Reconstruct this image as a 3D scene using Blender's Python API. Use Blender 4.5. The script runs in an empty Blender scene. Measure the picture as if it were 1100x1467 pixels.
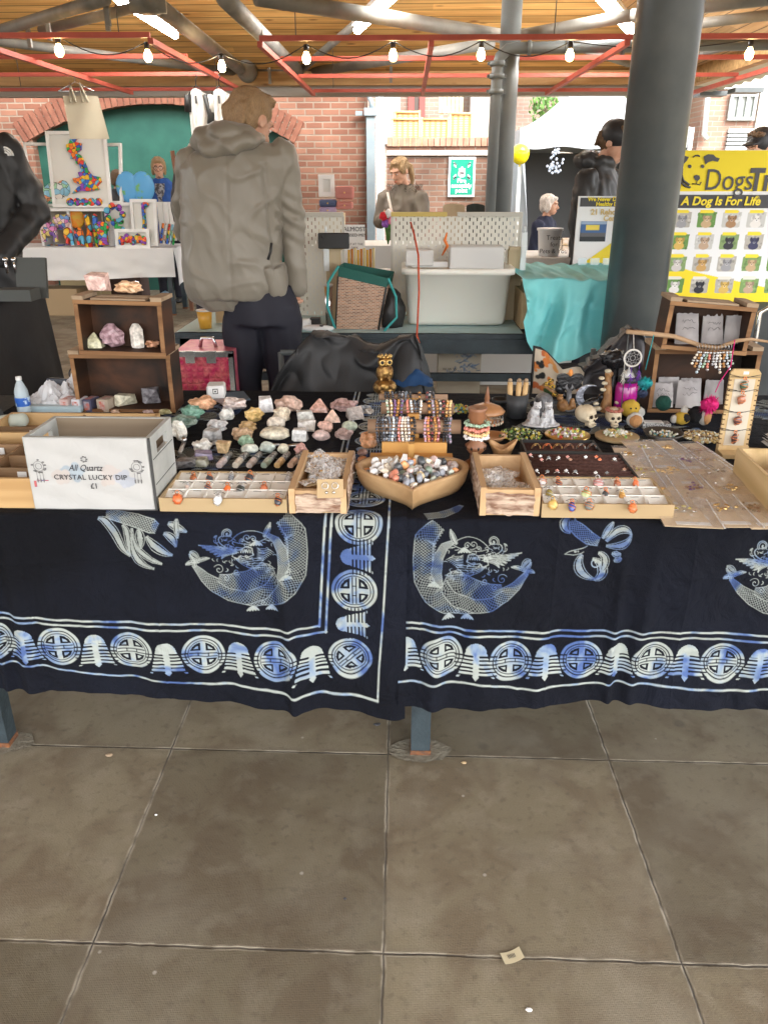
import bpy,bmesh,math,random
import numpy as np
from mathutils import Vector,Matrix,noise as mnoise
R=math.radians
random.seed(7)
scene=bpy.context.scene
COL=scene.collection
# ---------------------------------------------------------------- camera
F0,PIT,YAW,CAMZ=1125.0,R(22.83),R(1.575),1.45
cam=bpy.data.cameras.new('camera');camo=bpy.data.objects.new('camera',cam);COL.objects.link(camo)
camo.location=(0,0,CAMZ);camo.rotation_euler=(R(90)-PIT,0,YAW)
cam.sensor_fit='VERTICAL';cam.sensor_height=36;cam.lens=36*F0/1467;cam.clip_start=.05;cam.clip_end=600
scene.camera=camo
# ---------------------------------------------------------------- sky and sun (overcast)
SUN_EL,SUN_ROT=R(48),R(150)
world=bpy.data.worlds.new('World');scene.world=world;world.use_nodes=True
wn,wl=world.node_tree.nodes,world.node_tree.links
bg=wn['Background'];sky=wn.new('ShaderNodeTexSky');sky.sky_type='NISHITA';sky.sun_disc=False
sky.sun_elevation=SUN_EL;sky.sun_rotation=SUN_ROT;sky.dust_density=3.0
hs=wn.new('ShaderNodeHueSaturation');hs.inputs['Saturation'].default_value=.14
wl.new(sky.outputs[0],hs.inputs['Color']);wl.new(hs.outputs[0],bg.inputs['Color']);bg.inputs['Strength'].default_value=.15
sl=bpy.data.lights.new('sun','SUN');sl.energy=0.6;sl.angle=R(25);sl.color=(1,.96,.9)
so=bpy.data.objects.new('sun',sl);COL.objects.link(so);so.location=(3,-6,12)
_d=Vector((math.sin(SUN_ROT)*math.cos(SUN_EL),math.cos(SUN_ROT)*math.cos(SUN_EL),math.sin(SUN_EL)))
so.rotation_euler=_d.to_track_quat('Z','Y').to_euler()
scene.view_settings.view_transform='Standard';scene.view_settings.look='None';scene.view_settings.gamma=1
scene.view_settings.exposure=2.74
scene.render.engine='CYCLES';scene.cycles.max_bounces=8;scene.cycles.diffuse_bounces=4;scene.cycles.glossy_bounces=3
scene.cycles.transmission_bounces=6;scene.cycles.transparent_max_bounces=12;scene.cycles.caustics_reflective=False;scene.cycles.caustics_refractive=False
scene.cycles.use_denoising=True;scene.cycles.sample_clamp_indirect=6
# ---------------------------------------------------------------- helpers
_cp,_sp,_cy,_sy=math.cos(PIT),math.sin(PIT),math.cos(YAW),math.sin(YAW)
def ray(px,py):
    x=(px-550)/F0;y=-(py-733.5)/F0
    f=(-_sy*_cp,_cy*_cp,-_sp);r=(_cy,_sy,0);u=(-_sy*_sp,_cy*_sp,_cp)
    return[f[i]+x*r[i]+y*u[i]for i in range(3)]
def az(px,py,z=.74):
    d=ray(px,py);t=(z-CAMZ)/d[2];return Vector((d[0]*t,d[1]*t,z))
def ay(px,py,Y):
    d=ray(px,py);t=Y/d[1];return Vector((d[0]*t,Y,CAMZ+d[2]*t))
def scl(v): # metres per photo pixel at a world point
    f=Vector((-_sy*_cp,_cy*_cp,-_sp));return(Vector(v)-Vector((0,0,CAMZ))).dot(f)/F0
WO={}
def rot(x=0,y=0,z=0):
    return Matrix.Rotation(R(z),4,'Z')@Matrix.Rotation(R(y),4,'Y')@Matrix.Rotation(R(x),4,'X')
def tr(v):return Matrix.Translation(Vector(v))
_ico={}
def ico(n):
    if n not in _ico:
        bm=bmesh.new();bmesh.ops.create_icosphere(bm,subdivisions=n,radius=1)
        _ico[n]=([v.co.copy()for v in bm.verts],[tuple(v.index for v in f.verts)for f in bm.faces]);bm.free()
    return _ico[n]
class MB:
    def __init__(s,xf=None):s.V=[];s.Fc=[];s.Mi=[];s.S=[];s.M=xf or Matrix.Identity(4)
    def add(s,vs,fs,m=0,sm=False,xf=None):
        X=s.M@xf if xf is not None else s.M;o=len(s.V)
        s.V+=[X@Vector(v)for v in vs];s.Fc+=[tuple(i+o for i in f)for f in fs];s.Mi+=[m]*len(fs);s.S+=[sm]*len(fs);return s
    def box(s,c,d,m=0,xf=None,bev=0,taper=None):
        hx,hy,hz=d[0]/2,d[1]/2,d[2]/2;cx,cy,cz=c
        if bev:
            b=min(bev,hx*.9,hy*.9,hz*.9);bm=bmesh.new();bmesh.ops.create_cube(bm,size=1)
            for v in bm.verts:v.co=Vector((v.co.x*2*hx,v.co.y*2*hy,v.co.z*2*hz))
            bmesh.ops.bevel(bm,geom=list(bm.edges),offset=b,segments=1,affect='EDGES')
            vs=[v.co+Vector(c)for v in bm.verts];bm.verts.index_update();fs=[tuple(v.index for v in f.verts)for f in bm.faces];bm.free()
            if taper:vs=[Vector((cx+(v.x-cx)*(taper if v.z<cz else 1),cy+(v.y-cy)*(taper if v.z<cz else 1),v.z))for v in vs]
            return s.add(vs,fs,m,False,xf)
        t=taper or 1
        vs=[(cx+i*hx*(t if k<0 else 1),cy+j*hy*(t if k<0 else 1),cz+k*hz)for i in(-1,1)for j in(-1,1)for k in(-1,1)]
        return s.add(vs,[(0,1,3,2),(4,6,7,5),(0,4,5,1),(2,3,7,6),(0,2,6,4),(1,5,7,3)],m,False,xf)
    def b2(s,a,b,m=0,bev=0):return s.box([(a[i]+b[i])/2 for i in range(3)],[abs(b[i]-a[i])for i in range(3)],m,None,bev)
    def tube(s,pts,r,n=8,m=0,cap=True,sm=True,xf=None):
        pts=[Vector(p)for p in pts];k=len(pts);rs=r if isinstance(r,(list,tuple))else[r]*k
        vs=[];fs=[];up=None
        for i,p in enumerate(pts):
            t=(pts[min(i+1,k-1)]-pts[max(i-1,0)]).normalized()
            if up is None:up=t.orthogonal().normalized()
            else:
                up=(up-t*up.dot(t))
                up=up.normalized()if up.length>1e-6 else t.orthogonal().normalized()
            w=t.cross(up)
            for j in range(n):
                a=2*math.pi*j/n;vs.append(p+(up*math.cos(a)+w*math.sin(a))*rs[i])
        for i in range(k-1):
            for j in range(n):fs.append((i*n+j,i*n+(j+1)%n,(i+1)*n+(j+1)%n,(i+1)*n+j))
        if cap:fs+=[tuple(range(n))[::-1],tuple((k-1)*n+j for j in range(n))]
        return s.add(vs,fs,m,sm,xf)
    def cyl(s,a,b,r,n=16,m=0,sm=True,r2=None):return s.tube([a,b],[r,r2 if r2 is not None else r],n,m,True,sm)
    def bar(s,a,b,w,h,m=0): # rectangular bar from a to b, w across, h upward
        a,b=Vector(a),Vector(b);t=(b-a).normalized();up=Vector((0,0,1))if abs(t.z)<.95 else Vector((0,1,0));x=t.cross(up).normalized()*w/2;y=t.cross(x).normalized()*h/2
        vs=[p+i*x+j*y for p in(a,b)for i in(-1,1)for j in(-1,1)]
        return s.add(vs,[(0,1,3,2),(4,6,7,5),(0,4,5,1),(2,3,7,6),(0,2,6,4),(1,5,7,3)],m)
    def lathe(s,prof,c=(0,0,0),n=24,m=0,sm=True,xf=None,a0=0,a1=360):
        full=abs(a1-a0)>=360;nn=n if full else n+1;vs=[];fs=[]
        for r,z in prof:
            for j in range(nn):
                a=R(a0+(a1-a0)*j/n);vs.append((c[0]+r*math.cos(a),c[1]+r*math.sin(a),c[2]+z))
        for i in range(len(prof)-1):
            for j in range(n):q=(j+1)%nn if full else j+1;fs.append((i*nn+j,i*nn+q,(i+1)*nn+q,(i+1)*nn+j))
        return s.add(vs,fs,m,sm,xf)
    def ell(s,c,r,m=0,sub=2,xf=None,sm=True,nz=0,nf=3,seed=0):
        v,f=ico(sub);r=r if isinstance(r,(tuple,list))else(r,r,r)
        o=Vector((seed*7.3,seed*3.1,seed*1.7));L=[]
        for p in v:
            k=1+(nz*mnoise.noise(p*nf+o)if nz else 0);L.append((c[0]+p.x*r[0]*k,c[1]+p.y*r[1]*k,c[2]+p.z*r[2]*k))
        return s.add(L,f,m,sm,xf)
    def chain(s,pts,rs,m=0,sub=2,n=12):
        for i,p in enumerate(pts):s.ell(p,rs[i],m,sub)
        for i in range(len(pts)-1):s.tube([pts[i],pts[i+1]],[rs[i],rs[i+1]],n,m)
        return s
    def loft(s,secs,n=28,m=0,sm=True,cap=True,xf=None,pw=2.0): # secs: (centre, rx, ry, tilt deg about X, turn about Z)
        vs=[];fs=[]
        for sc in secs:
            c,rx,ry=sc[0],sc[1],sc[2];X=tr(c)@rot(sc[3]if len(sc)>3 else 0,0,sc[4]if len(sc)>4 else 0)
            for j in range(n):
                a=2*math.pi*j/n;ca,sa=math.cos(a),math.sin(a)
                vs.append(X@Vector((rx*math.copysign(abs(ca)**(2/pw),ca),ry*math.copysign(abs(sa)**(2/pw),sa),0)))
        for i in range(len(secs)-1):
            for j in range(n):fs.append((i*n+j,i*n+(j+1)%n,(i+1)*n+(j+1)%n,(i+1)*n+j))
        if cap:fs+=[tuple(range(n))[::-1],tuple((len(secs)-1)*n+j for j in range(n))]
        return s.add(vs,fs,m,sm,xf)
    def prism(s,pts,t,m=0,xf=None,sm=False): # outline in XZ, thickness t along Y (centred)
        n=len(pts);vs=[(p[0],-t/2,p[1])for p in pts]+[(p[0],t/2,p[1])for p in pts]
        return s.add(vs,[tuple(range(n)),tuple(range(2*n-1,n-1,-1))]+[(i,n+i,n+(i+1)%n,(i+1)%n)for i in range(n)],m,sm,xf)
    def slab(s,pts,t,m=0,xf=None,sm=False): # outline in XY, thickness t upward
        n=len(pts);vs=[(p[0],p[1],0)for p in pts]+[(p[0],p[1],t)for p in pts]
        return s.add(vs,[tuple(range(n))[::-1],tuple(range(n,2*n))]+[(i,(i+1)%n,n+(i+1)%n,n+i)for i in range(n)],m,sm,xf)
    def grid(s,fn,nu,nv,m=0,sm=True,xf=None,wrapu=False): # fn(u,v) -> point
        vs=[fn(i/nu,j/nv)for j in range(nv+1)for i in range(nu+(0 if wrapu else 1))];w=nu+(0 if wrapu else 1)
        fs=[(j*w+i,j*w+(i+1)%w,(j+1)*w+(i+1)%w,(j+1)*w+i)for j in range(nv)for i in range(nu)]
        return s.add(vs,fs,m,sm,xf)
    def torus(s,c,r,t,n=24,k=8,m=0,xf=None):
        X=tr(c)@xf if xf is not None else tr(c)
        return s.grid(lambda u,v:Vector(((r+t*math.cos(v*2*math.pi))*math.cos(u*2*math.pi),(r+t*math.cos(v*2*math.pi))*math.sin(u*2*math.pi),t*math.sin(v*2*math.pi))),n,k,m,True,X,True)
    def hull(s,pts,m=0,xf=None,sm=False):
        bm=bmesh.new();[bm.verts.new(p)for p in pts];g=bmesh.ops.convex_hull(bm,input=bm.verts)
        bmesh.ops.delete(bm,geom=[e for e in g['geom_interior']if isinstance(e,bmesh.types.BMVert)],context='VERTS');bm.verts.index_update()
        vs=[v.co.copy()for v in bm.verts];fs=[tuple(v.index for v in f.verts)for f in bm.faces];bm.free();return s.add(vs,fs,m,sm,xf)
def setprops(o,label=None,cat=None,group=None,kind=None):
    for k,v in(('label',label),('category',cat),('group',group),('kind',kind)):
        if v:o[k]=v
    return o
def T(name,label,cat,loc=(0,0,0),group=None):
    o=bpy.data.objects.new(name,None);o.empty_display_size=.1;COL.objects.link(o);o.location=loc;WO[o.name]=Vector(loc);return setprops(o,label,cat,group)
def link(name,me,mats,parent=None,wo=None):
    o=bpy.data.objects.new(name,me);COL.objects.link(o)
    for mt in(mats if isinstance(mats,(list,tuple))else[mats]):me.materials.append(mt)
    if parent is not None:o.parent=parent;WO[o.name]=WO[parent.name]
    else:o.location=wo or(0,0,0);WO[o.name]=Vector(o.location)
    return o
def O(name,mb,mats,parent=None,label=None,cat=None,group=None,kind=None):
    me=bpy.data.meshes.new(name)
    if parent is not None:w=WO[parent.name]
    else:
        xs=[v.x for v in mb.V];ys=[v.y for v in mb.V];w=Vector(((min(xs)+max(xs))/2,(min(ys)+max(ys))/2,min(v.z for v in mb.V)))
    me.from_pydata([v-w for v in mb.V],[],mb.Fc)
    me.polygons.foreach_set('material_index',mb.Mi);me.polygons.foreach_set('use_smooth',mb.S);me.update()
    return setprops(link(name,me,mats,parent,w),label,cat,group,kind)
def ST(name,mb,mats):return O(name,mb,mats,kind='structure')
def fuse(name,mb,mats,vox=.01,smooth=4,disp=None,parent=None,label=None,cat=None,group=None,dec=None):
    """grow the closed shapes in mb together into one continuous skin"""
    me=bpy.data.meshes.new('tmp');w=WO[parent.name]if parent is not None else None
    if w is None:
        xs=[v.x for v in mb.V];ys=[v.y for v in mb.V];w=Vector(((min(xs)+max(xs))/2,(min(ys)+max(ys))/2,min(v.z for v in mb.V)))
    me.from_pydata([v-w for v in mb.V],[],mb.Fc);o=bpy.data.objects.new('tmp',me);COL.objects.link(o)
    md=o.modifiers.new('r','REMESH');md.mode='VOXEL';md.voxel_size=vox
    if smooth:ms=o.modifiers.new('s','SMOOTH');ms.factor=.5;ms.iterations=smooth
    if dec:d=o.modifiers.new('d','DECIMATE');d.ratio=dec
    dg=bpy.context.evaluated_depsgraph_get();dg.update();m2=bpy.data.meshes.new_from_object(o.evaluated_get(dg))
    bpy.data.objects.remove(o);bpy.data.meshes.remove(me);m2.name=name
    if disp:
        n=len(m2.vertices);co=np.empty(n*3,'f');m2.vertices.foreach_get('co',co);no=np.empty(n*3,'f');m2.vertices.foreach_get('normal',no)
        co=co.reshape(-1,3);no=no.reshape(-1,3);wv=np.array(w,'f')
        d=np.array([disp(Vector(co[i]+wv),Vector(no[i]))for i in range(n)],'f');co+=no*d[:,None]
        m2.vertices.foreach_set('co',co.ravel())
    m2.polygons.foreach_set('use_smooth',[True]*len(m2.polygons));m2.update()
    return setprops(link(name,m2,mats,parent,w),label,cat,group)
def fused_into(mb,src,vox,smooth=3): # fuse and return as MB content
    o=fuse('tmpx',src,[],vox,smooth);w=WO[o.name];vs=[v.co+w for v in o.data.vertices];fs=[tuple(p.vertices)for p in o.data.polygons]
    bpy.data.objects.remove(o);sv=mb.M;mb.M=Matrix.Identity(4);mb.add(vs,fs,0,True);mb.M=sv
def text(s,size,mat,xf,parent,name='lettering',bold=0,shear=0,depth=.0004,align='CENTER',sx=1.0,space=1.0,label=None):
    c=bpy.data.curves.new('t','FONT');c.body=s;c.size=size;c.align_x=align;c.align_y='CENTER';c.offset=bold;c.shear=shear;c.extrude=depth;c.resolution_u=3;c.space_character=space;c.space_line=.9
    o=bpy.data.objects.new('t',c);COL.objects.link(o);dg=bpy.context.evaluated_depsgraph_get();dg.update();me=bpy.data.meshes.new_from_object(o.evaluated_get(dg));bpy.data.objects.remove(o)
    w=WO[parent.name];me.transform(tr(-w)@xf@Matrix.Diagonal((sx,1,1,1)));me.name=name;me.materials.clear()
    return setprops(link(name,me,mat,parent),label)
FACE=rot(90,0,0) # turns text lying in XY to stand facing -Y
# ---------------------------------------------------------------- materials
_mc={}
def lin(c): # photo 0-255 to linear
    return tuple(((x/255)/12.92 if x/255<=.04045 else((x/255+.055)/1.055)**2.4)for x in c[:3])+(1,)
def c4(c):return tuple(c[:3])+(1,)
def M(name,col,rough=.6,metal=0,col2=None,ns=8,nd=3,n0=.35,n1=.65,bump=0,bs=40,emit=0,trans=0,alpha=1,spec=.5,sss=0,coat=0,aniso=None,sheen=0,ior=1.45):
    if name in _mc:return _mc[name]
    m=bpy.data.materials.new(name);m.use_nodes=True;nt=m.node_tree;N,L=nt.nodes,nt.links;b=N['Principled BSDF'];_mc[name]=m
    b.inputs['Base Color'].default_value=c4(col);b.inputs['Roughness'].default_value=rough;b.inputs['Metallic'].default_value=metal
    b.inputs['Specular IOR Level'].default_value=spec;b.inputs['Transmission Weight'].default_value=trans;b.inputs['Alpha'].default_value=alpha;b.inputs['IOR'].default_value=ior
    b.inputs['Coat Weight'].default_value=coat;b.inputs['Sheen Weight'].default_value=sheen
    if sss:b.inputs['Subsurface Weight'].default_value=sss;b.inputs['Subsurface Radius'].default_value=(.01,.006,.004)
    if emit:b.inputs['Emission Color'].default_value=c4(col);b.inputs['Emission Strength'].default_value=emit
    if col2 or bump:
        g=N.new('ShaderNodeNewGeometry');v=g.outputs['Position']
        if aniso:mp=N.new('ShaderNodeMapping');mp.inputs['Scale'].default_value=aniso;L.new(v,mp.inputs[0]);v=mp.outputs[0]
    if col2:
        t=N.new('ShaderNodeTexNoise');t.inputs['Scale'].default_value=ns;t.inputs['Detail'].default_value=nd+2;L.new(v,t.inputs['Vector'])
        r=N.new('ShaderNodeValToRGB');r.color_ramp.elements[0].position=n0;r.color_ramp.elements[1].position=n1
        r.color_ramp.elements[0].color=c4(col);r.color_ramp.elements[1].color=c4(col2);L.new(t.outputs['Fac'],r.inputs[0]);L.new(r.outputs[0],b.inputs['Base Color'])
    if bump:
        t2=N.new('ShaderNodeTexNoise');t2.inputs['Scale'].default_value=bs;t2.inputs['Detail'].default_value=4;L.new(v,t2.inputs['Vector'])
        bp=N.new('ShaderNodeBump');bp.inputs['Strength'].default_value=bump;bp.inputs['Distance'].default_value=.01;L.new(t2.outputs['Fac'],bp.inputs['Height']);L.new(bp.outputs[0],b.inputs['Normal'])
    return m
def brick_mat(name,c1,c2,mort,bw=.225,rh=.0775,ms=.010,vert='XZ',grime=(.1,.08,.06)):
    m=M(name,c1,.9);nt=m.node_tree;N,L=nt.nodes,nt.links;b=N['Principled BSDF']
    g=N.new('ShaderNodeNewGeometry');sp=N.new('ShaderNodeSeparateXYZ');L.new(g.outputs['Position'],sp.inputs[0]);cb=N.new('ShaderNodeCombineXYZ')
    L.new(sp.outputs['XYZ'.index(vert[0])],cb.inputs[0]);L.new(sp.outputs['XYZ'.index(vert[1])],cb.inputs[1])
    t=N.new('ShaderNodeTexBrick');L.new(cb.outputs[0],t.inputs['Vector']);t.inputs['Scale'].default_value=1;t.inputs['Brick Width'].default_value=bw;t.inputs['Row Height'].default_value=rh
    t.inputs['Mortar Size'].default_value=ms;t.inputs['Mortar Smooth'].default_value=.3;t.inputs['Bias'].default_value=0
    t.inputs['Color1'].default_value=c4(c1);t.inputs['Color2'].default_value=c4(c2);t.inputs['Mortar'].default_value=c4(mort)
    n=N.new('ShaderNodeTexNoise');n.inputs['Scale'].default_value=1.3;n.inputs['Detail'].default_value=6;L.new(g.outputs['Position'],n.inputs['Vector'])
    r=N.new('ShaderNodeValToRGB');r.color_ramp.elements[0].position=.3;r.color_ramp.elements[1].position=.7;r.color_ramp.elements[0].color=(.62,.6,.58,1);r.color_ramp.elements[1].color=(1.1,1.1,1.1,1);L.new(n.outputs['Fac'],r.inputs[0])
    x=N.new('ShaderNodeMixRGB');x.blend_type='MULTIPLY';x.inputs[0].default_value=1;L.new(t.outputs['Color'],x.inputs[1]);L.new(r.outputs[0],x.inputs[2]);L.new(x.outputs[0],b.inputs['Base Color'])
    bp=N.new('ShaderNodeBump');bp.invert=True;bp.inputs['Strength'].default_value=.6;bp.inputs['Distance'].default_value=.01;L.new(t.outputs['Fac'],bp.inputs['Height']);L.new(bp.outputs[0],b.inputs['Normal'])
    return m
def wood_mat(name,c1,c2,axis='X',sc=1.0,rough=.6,knots=False,planks=None,bump=.15):
    """grain stretched along one axis; planks=(axis, width) adds board joints"""
    m=M(name,c1,rough);nt=m.node_tree;N,L=nt.nodes,nt.links;b=N['Principled BSDF'];g=N.new('ShaderNodeNewGeometry')
    mp=N.new('ShaderNodeMapping');s={'X':(1.2,22,22),'Y':(22,1.2,22),'Z':(22,22,1.2)}[axis];mp.inputs['Scale'].default_value=[k*sc for k in s]
    L.new(g.outputs['Position'],mp.inputs[0]);n=N.new('ShaderNodeTexNoise');n.inputs['Scale'].default_value=1;n.inputs['Detail'].default_value=5;n.inputs['Distortion'].default_value=.6;L.new(mp.outputs[0],n.inputs['Vector'])
    r=N.new('ShaderNodeValToRGB');r.color_ramp.elements[0].position=.35;r.color_ramp.elements[1].position=.68;r.color_ramp.elements[0].color=c4(c1);r.color_ramp.elements[1].color=c4(c2)
    L.new(n.outputs['Fac'],r.inputs[0]);out=r.outputs[0];hgt=n.outputs['Fac']
    if planks:
        sp=N.new('ShaderNodeSeparateXYZ');L.new(g.outputs['Position'],sp.inputs[0]);i='XYZ'.index(planks[0])
        dv=N.new('ShaderNodeMath');dv.operation='DIVIDE';dv.inputs[1].default_value=planks[1];L.new(sp.outputs[i],dv.inputs[0])
        fl=N.new('ShaderNodeMath');fl.operation='FLOOR';L.new(dv.outputs[0],fl.inputs[0]);fr=N.new('ShaderNodeMath');fr.operation='FRACT';L.new(dv.outputs[0],fr.inputs[0])
        # long boards broken at varied lengths
        j='XYZ'.index(axis);ad=N.new('ShaderNodeMath');ad.operation='MULTIPLY_ADD';ad.inputs[1].default_value=.3;L.new(sp.outputs[j],ad.inputs[0]);m7=N.new('ShaderNodeMath');m7.operation='MULTIPLY';m7.inputs[1].default_value=.377;L.new(fl.outputs[0],m7.inputs[0]);L.new(m7.outputs[0],ad.inputs[2])
        f2=N.new('ShaderNodeMath');f2.operation='FLOOR';L.new(ad.outputs[0],f2.inputs[0])
        cb=N.new('ShaderNodeCombineXYZ');L.new(fl.outputs[0],cb.inputs[0]);L.new(f2.outputs[0],cb.inputs[1]);wn_=N.new('ShaderNodeTexWhiteNoise');wn_.noise_dimensions='2D';L.new(cb.outputs[0],wn_.inputs['Vector'])
        mr=N.new('ShaderNodeMapRange');mr.inputs['To Min'].default_value=.72;mr.inputs['To Max'].default_value=1.2;L.new(wn_.outputs['Value'],mr.inputs['Value'])
        x=N.new('ShaderNodeMixRGB');x.blend_type='MULTIPLY';x.inputs[0].default_value=1;L.new(out,x.inputs[1]);L.new(mr.outputs[0],x.inputs[2])
        lt=N.new('ShaderNodeMath');lt.operation='LESS_THAN';lt.inputs[1].default_value=.09;L.new(fr.outputs[0],lt.inputs[0])
        y=N.new('ShaderNodeMixRGB');y.inputs[2].default_value=(c1[0]*.3,c1[1]*.3,c1[2]*.3,1);L.new(lt.outputs[0],y.inputs[0]);L.new(x.outputs[0],y.inputs[1]);out=y.outputs[0]
    if knots:
        v=N.new('ShaderNodeTexVoronoi');v.inputs['Scale'].default_value=1;mk=N.new('ShaderNodeMapping');ks={'X':(2.2,7,7),'Y':(7,2.2,7),'Z':(7,7,2.2)}[axis];mk.inputs['Scale'].default_value=ks;L.new(g.outputs['Position'],mk.inputs[0]);L.new(mk.outputs[0],v.inputs['Vector'])
        l2=N.new('ShaderNodeMapRange');l2.inputs['From Min'].default_value=.05;l2.inputs['From Max'].default_value=.14;l2.inputs['To Min'].default_value=.85;l2.inputs['To Max'].default_value=0;L.new(v.outputs['Distance'],l2.inputs['Value'])
        z=N.new('ShaderNodeMixRGB');z.inputs[2].default_value=(c1[0]*.35,c1[1]*.25,c1[2]*.2,1);L.new(l2.outputs[0],z.inputs[0]);L.new(out,z.inputs[1]);out=z.outputs[0]
    L.new(out,b.inputs['Base Color'])
    bp=N.new('ShaderNodeBump');bp.inputs['Strength'].default_value=bump;bp.inputs['Distance'].default_value=.005;L.new(hgt,bp.inputs['Height']);L.new(bp.outputs[0],b.inputs['Normal'])
    return m
def cells_mat(name,cols,sc=30,rough=.45,edge=.08,ecol=(.02,.02,.02)): # jigsaw-like patches of flat colour
    m=M(name,cols[0],rough);nt=m.node_tree;N,L=nt.nodes,nt.links;b=N['Principled BSDF'];g=N.new('ShaderNodeNewGeometry')
    v=N.new('ShaderNodeTexVoronoi');v.inputs['Scale'].default_value=sc;L.new(g.outputs['Position'],v.inputs['Vector']);sp=N.new('ShaderNodeSeparateColor');L.new(v.outputs['Color'],sp.inputs[0])
    r=N.new('ShaderNodeValToRGB');r.color_ramp.interpolation='CONSTANT';k=len(cols);e=r.color_ramp.elements;e[0].color=c4(cols[0]);e[0].position=0;e[1].color=c4(cols[1]);e[1].position=1/k
    for i in range(2,k):q=e.new(i/k);q.color=c4(cols[i])
    L.new(sp.outputs[0],r.inputs[0]);L.new(r.outputs[0],b.inputs['Base Color'])
    if edge:
        v2=N.new('ShaderNodeTexVoronoi');v2.feature='DISTANCE_TO_EDGE';v2.inputs['Scale'].default_value=sc;L.new(g.outputs['Position'],v2.inputs['Vector'])
        lt=N.new('ShaderNodeMath');lt.operation='LESS_THAN';lt.inputs[1].default_value=edge;L.new(v2.outputs['Distance'],lt.inputs[0]);x=N.new('ShaderNodeMixRGB');x.inputs[2].default_value=c4(ecol);L.new(lt.outputs[0],x.inputs[0]);L.new(r.outputs[0],x.inputs[1]);L.new(x.outputs[0],b.inputs['Base Color'])
    return m
def attr_mat(name,rough=.6,attr='col',spec=.4):
    m=M(name,(1,1,1),rough,spec=spec);N,L=m.node_tree.nodes,m.node_tree.links;a=N.new('ShaderNodeAttribute');a.attribute_name=attr;L.new(a.outputs['Color'],N['Principled BSDF'].inputs['Base Color']);return m
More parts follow.
